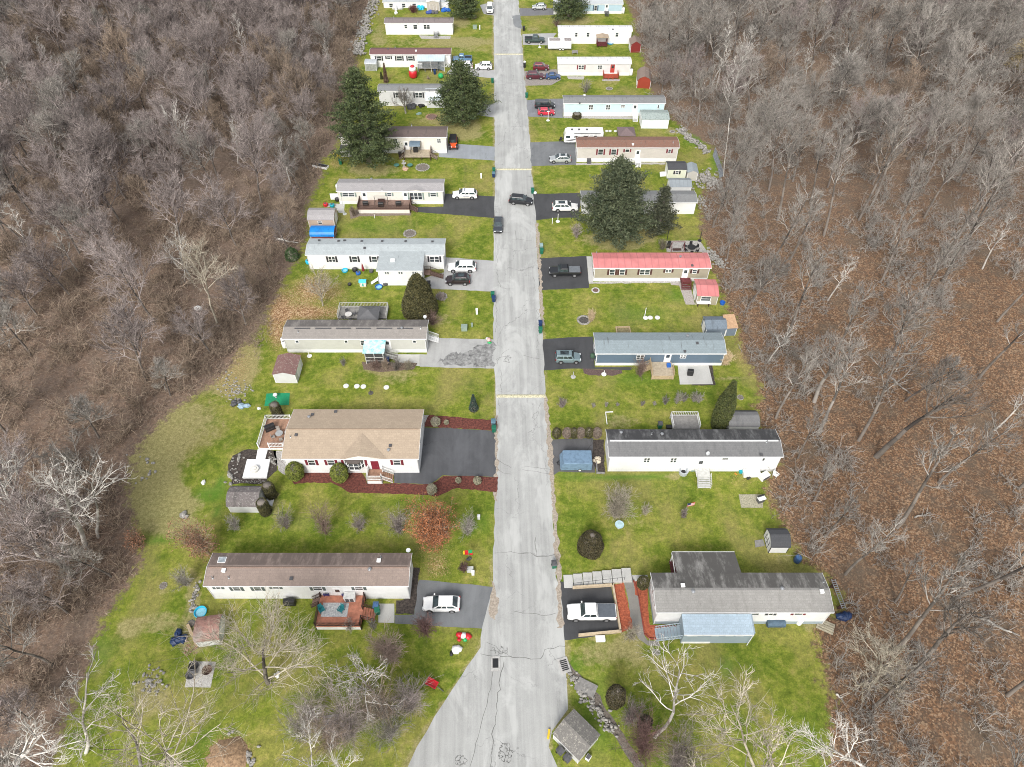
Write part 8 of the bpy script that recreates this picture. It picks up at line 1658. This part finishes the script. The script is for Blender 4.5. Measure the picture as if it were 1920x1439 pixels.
sheet('shed_ramp', gs('H', [(1545,975),(1600,968),(1612,1010),(1550,1020)]), 0, WD_grey, 'grey board ramp before the dark trimmed gambrel shed doors', 'ramp', kind=None, thick=.12, jit=0); sheet('shed_ramp', gs('D', [(1328,500),(1390,495),(1388,532),(1332,536)]), 0, M_white, 'white ramp before the pale yellow shed', 'ramp', kind=None, thick=.2, jit=0); sheet('shed_ramp', gs('G', [(345,808),(392,812),(378,858),(340,835)]), 0, M_white, 'white ramp before the grey gambrel shed', 'ramp', kind=None, thick=.2, jit=0)
sheet('putting_mat', gs('G', [(342,132),(492,128),(486,205),(328,212)]), .012, m_paint('mat_green', (.01,.25,.11), .8, .12), 'bright green mat on the grass behind the tan roofed home', 'mat', kind=None, thick=.03, jit=0)
R = thing('patio_heater', 'white stool lamp on the green mat', 'stool', g('G', 403, 155, .04), 0); MB().lathe([(.15, 0), (.05, .1), (.05, .6)], n=12).build('stem', M_galv, R); MB().lathe([(.35, .6), (.3, .72), (.1, .8)], n=14).build('top', M_white, R)
bags('blue grey junk pile in the rough grass left of the green mat', 'G', 195, 225, m_paint('junk_blue', (.3,.42,.52)), 5, .45, 'junk_pile', 'junk'); bags('white paper scrap beside the blue grey junk', 'G', 285, 232, M_white, 1, .3, 'litter', 'litter'); bags('dark scrap metal by the junk pile', 'G', 150, 195, M_dgrey, 4, .45, 'scrap_pile', 'scrap'); bags('white board lying in the left brush', 'O', 1245, 695, M_white, 1, .7, 'white_board', 'board'); bags('white tile on the rough grass near the platform bed', 'P', 1505, 750, M_white, 1, .35, 'white_tile', 'litter')
for lb, x, y, m in (('black kettle fire bowl on the old pavers', 1462, 690, M_black), ('dark chair frame on the old pavers', 1440, 755, M_dgrey), ('rusty fire bowl on the old pavers', 1562, 722, M_rust)):
    R = thing('fire_bowl', lb, 'fire bowl', g('M', x, y), 0, 'fire bowls on the old pavers'); MB().lathe([(.3, .25), (.55, .5), (.6, .55), (.5, .5), (.25, .3)], n=18).build('bowl', m, R); MB().tube((0, 0, 0), (0, 0, .28), .2).build('stand', M_rust, R)
bags('orange and blue tools beside the fire bowls', 'M', 1440, 745, m_paint('toy_orange', (.6,.25,.03)), 1, .2, 'tool_pile', 'tools'); wall_line('long pale log leaning beside the rusty roofed garden shed', 'M', [(1415,385),(1485,535)], .35, .35, M_rawp, 'pale_log', 'log'); ring('old tyre like ring beside the rusty garden shed', 'M', 1435, 362, 26, 12, M_dgrey)
bags('small white stump stone at the foot of the big grey tree', 'I', 638, 778, M_white, 2, .3, 'white_stone', 'stone')
# ditch, culverts, drains
sheet('ditch', gs('J', [(300,690),(330,740),(400,800),(455,860),(520,960),(580,1060),(640,1140),(720,1277),(670,1290),(600,1170),(540,1080),(480,990),(420,900),(350,830),(310,770),(285,740)]), .006, m_grain('ditch_mud', (.06,.05,.04), (.22,.19,.16), 4), jit=.15, step=.7)
R = thing('storm_drain', 'concrete framed storm drain in the road at the left mouth', 'storm drain', g('I', 1830, 712), 0); MB().box(-.55, -.85, .013, .55, .85, .06).build('frame', M_cem, R); MB().box(-.35, -.5, .061, .35, .6, .07).build('grate', M_black, R)
R = thing('culvert_grate', 'dark iron culvert grate at the right road edge', 'storm drain', g('J', 285, 722), .25); MB().box(-.6, -.9, 0, .6, .9, .10).build('frame', M_cem, R); mb = MB()
for i in range(6): mb.box(-.4, -.6+i*.22, .101, .4, -.48+i*.22, .14)
mb.build('bars', M_black, R)
wall_line('short timber footbridge over the stone lined ditch', 'J', [(385,835),(455,870)], 1.5, .25, WD_grey, 'footbridge', 'footbridge')
o = MB().box(-.12, -.5, .02, .12, .5, .25).build('parking_block', M_yelp, None, g('J', 200, 1098), -.2); tag(o, 'yellow post block beside the weathered shelter', 'parking block')
# top left clutter
for lb, x, y, m, n, r in [('blue tarp over a heap in the top left yard','910','95',M_cyan,5,.8),('blue tarp covered motorcycle in the top left yard','1175','125',M_blue,6,.7),('blue all terrain vehicle in the top left yard','975','150',m_paint('atv_blue', (.05,.09,.3)),5,.6),('black quad bike in the top left yard','1060','150',M_dgrey,5,.6),('white boat like trailer in the top left yard','630','100',m_paint('dull_white', (.6,.6,.6)),6,.8),('grey scrap trailer in the top left yard','590','70',M_dgrey,4,.6),('small white cart in front of the clutter','630','152',M_white,3,.45)]:
    bags(lb, 'A', float(x), float(y), m, n, r, 'covered_heap', 'heap')
for lb, x, y, m, n, r in [('grey junk under the bare tree by the grey metal roofed home',790,1215,M_dgrey,6,.7),('dark grill and chairs by the grey metal roofed home',900,1200,M_black,4,.5),('pale crate in the yard between the big pines',888,1290,m_paint('sage_plastic', (.22,.32,.28)),2,.4)]: bags(lb, 'A', x, y, m, n, r, 'junk_pile', 'junk')
R = thing('window_well_box', 'white rectangular ramp at the left corner of the far light blue home', 'ramp', g('B', 590, 165), 0); MB().add([(0,0,0),(2.6,0,0),(2.6,1.2,0),(0,1.2,0),(0,0,1.2),(0,1.2,1.2)], [(0,1,2,3)[::-1],(0,4,5,3),(4,1,2,5),(0,1,4),(3,5,2)]).build('ramp_panel', M_white, R); MB().box(-.06, 0, 0, -.003, 1.2, 1.3).build('end_panel', M_white, R)
R = thing('garden_bench', 'grey bench on the lawn above the off white home', 'bench', g('B', 826, 612), 0); MB().cbox(0, 0, .42, 1.6, .5, .08).build('seat', WD_grey, R); MB().box(-.8, .2, .5, .8, .27, .95).build('backrest', WD_grey, R); mb = MB(); mb.box(-.7, -.2, 0, -.6, .2, .42); mb.box(.6, -.2, 0, .7, .2, .42); mb.build('legs', WD_grey, R)
R = thing('picnic_bench', 'long white shelf bench against the red roofed shed', 'bench', g('F', 1410, 560), -.02); MB().cbox(0, 0, .75, 2.4, .55, .08).build('seat', M_white, R); mb = MB(); mb.box(-1.0, -.2, 0, -.9, .2, .75); mb.box(.9, -.2, 0, 1.0, .2, .75); mb.build('legs', M_dkw, R)
o = MB().lathe([(.38, 0), (.48, .5), (.44, .52), (.36, .1)], n=16).build('bucket', M_blue, None, g('F', 1560, 545)); tag(o, 'round blue tub at the corner of the red roofed shed', 'tub'); R = thing('raised_planter', 'long white edged black raised bed at the left woods edge', 'planter', g('C', 200, 545), -.35); MB().box(-1.7, -.55, 0, 1.7, .55, .45).build('planter_box', M_white, R); MB().box(-1.6, -.46, .451, 1.6, .46, .49).build('soil', M_black, R); bags('colourful clutter of toys under the tall pine', 'C', 345, 440, M_yelp, 4, .35, 'toy_clutter', 'toys')
for lb, x in (('teal table on the lawn between pine and stone ring', 882), ('teal table right of the white fountain', 1003)): R = thing('garden_table', lb, 'table', g('C', x, 545), 0, 'teal garden tables'); MB().lathe([(.6, .5), (.6, .56)], n=18).build('tabletop', m_paint('dull_teal', (.08,.22,.18)), R); MB().tube((0, 0, 0), (0, 0, .5), .08).build('pedestal', M_dgrey, R)
R = thing('garden_fountain', 'grey tiered garden fountain between two teal tables', 'fountain', g('C', 950, 545), 0); MB().lathe([(.4, 0), (.12, .2), (.12, .8), (.5, .95), (.1, 1.0), (.08, 1.4), (.28, 1.5), (.05, 1.55)], n=16).build('tiers', M_cem, R); MB().rock(0.3, -.9, .8, .25, rs_).build('base_stone', m_grain('peach_stone', (.4,.25,.16), (.6,.42,.3), 3), R)
R = thing('fenced_pile', 'brown skirted feeder on the slate blue home drive corner', 'planter', g('F', 545, 975), 0); MB().lathe([(.4, 0), (.45, .5)], n=14).build('pot', M_dgrey, R); MB().ball(0, 0, .8, .45, .45, .5).build('plant', m_leaf('dark_pot_plant', (.02,.05,.03), (.06,.12,.07), 3), R)
# ------------------------------------------------------------------ light
w = bpy.data.worlds.new('World'); scene.world = w; w.use_nodes = True; nt = w.node_tree; bg = nt.nodes['Background']
SUN_E, SUN_R = math.radians(42), math.radians(195)
sky = nt.nodes.new('ShaderNodeTexSky'); sky.sky_type = 'NISHITA'; sky.sun_disc = False; sky.sun_elevation = SUN_E; sky.sun_rotation = SUN_R; sky.dust_density = 4; sky.air_density = 1.2
hs = nt.nodes.new('ShaderNodeHueSaturation'); hs.inputs['Saturation'].default_value = .28; nt.links.new(sky.outputs[0], hs.inputs['Color']); nt.links.new(hs.outputs[0], bg.inputs[0]); bg.inputs[1].default_value = .145
sd_ = bpy.data.lights.new('sun', 'SUN'); sd_.energy = 1.6; sd_.angle = math.radians(17); sd_.color = (1, .975, .94); so = bpy.data.objects.new('sun', sd_); C.objects.link(so)
# direction to the sun: azimuth from +Y clockwise
az = SUN_R; dsun = Vector((math.sin(az)*math.cos(SUN_E), math.cos(az)*math.cos(SUN_E), math.sin(SUN_E))); so.rotation_euler = dsun.to_track_quat('Z', 'Y').to_euler(); so.location = (0, 0, 120)
vs_ = scene.view_settings; vs_.view_transform = 'Standard'; vs_.look = 'None'; vs_.exposure = .54; vs_.gamma = 1; vs_.use_curve_mapping = False
scene.render.resolution_x, scene.render.resolution_y = 1024, 767
scene.cycles.max_bounces = 4; scene.cycles.diffuse_bounces = 2; scene.cycles.glossy_bounces = 2
scene.cycles.use_denoising = True; scene.cycles.denoiser = 'OPENIMAGEDENOISE'; scene.cycles.denoising_input_passes = 'RGB_ALBEDO_NORMAL'; scene.cycles.denoising_prefilter = 'NONE'
scene.cycles.pixel_filter_type = 'BLACKMAN_HARRIS'; scene.cycles.filter_width = 1.0
scene.cycles.sample_clamp_indirect = 4
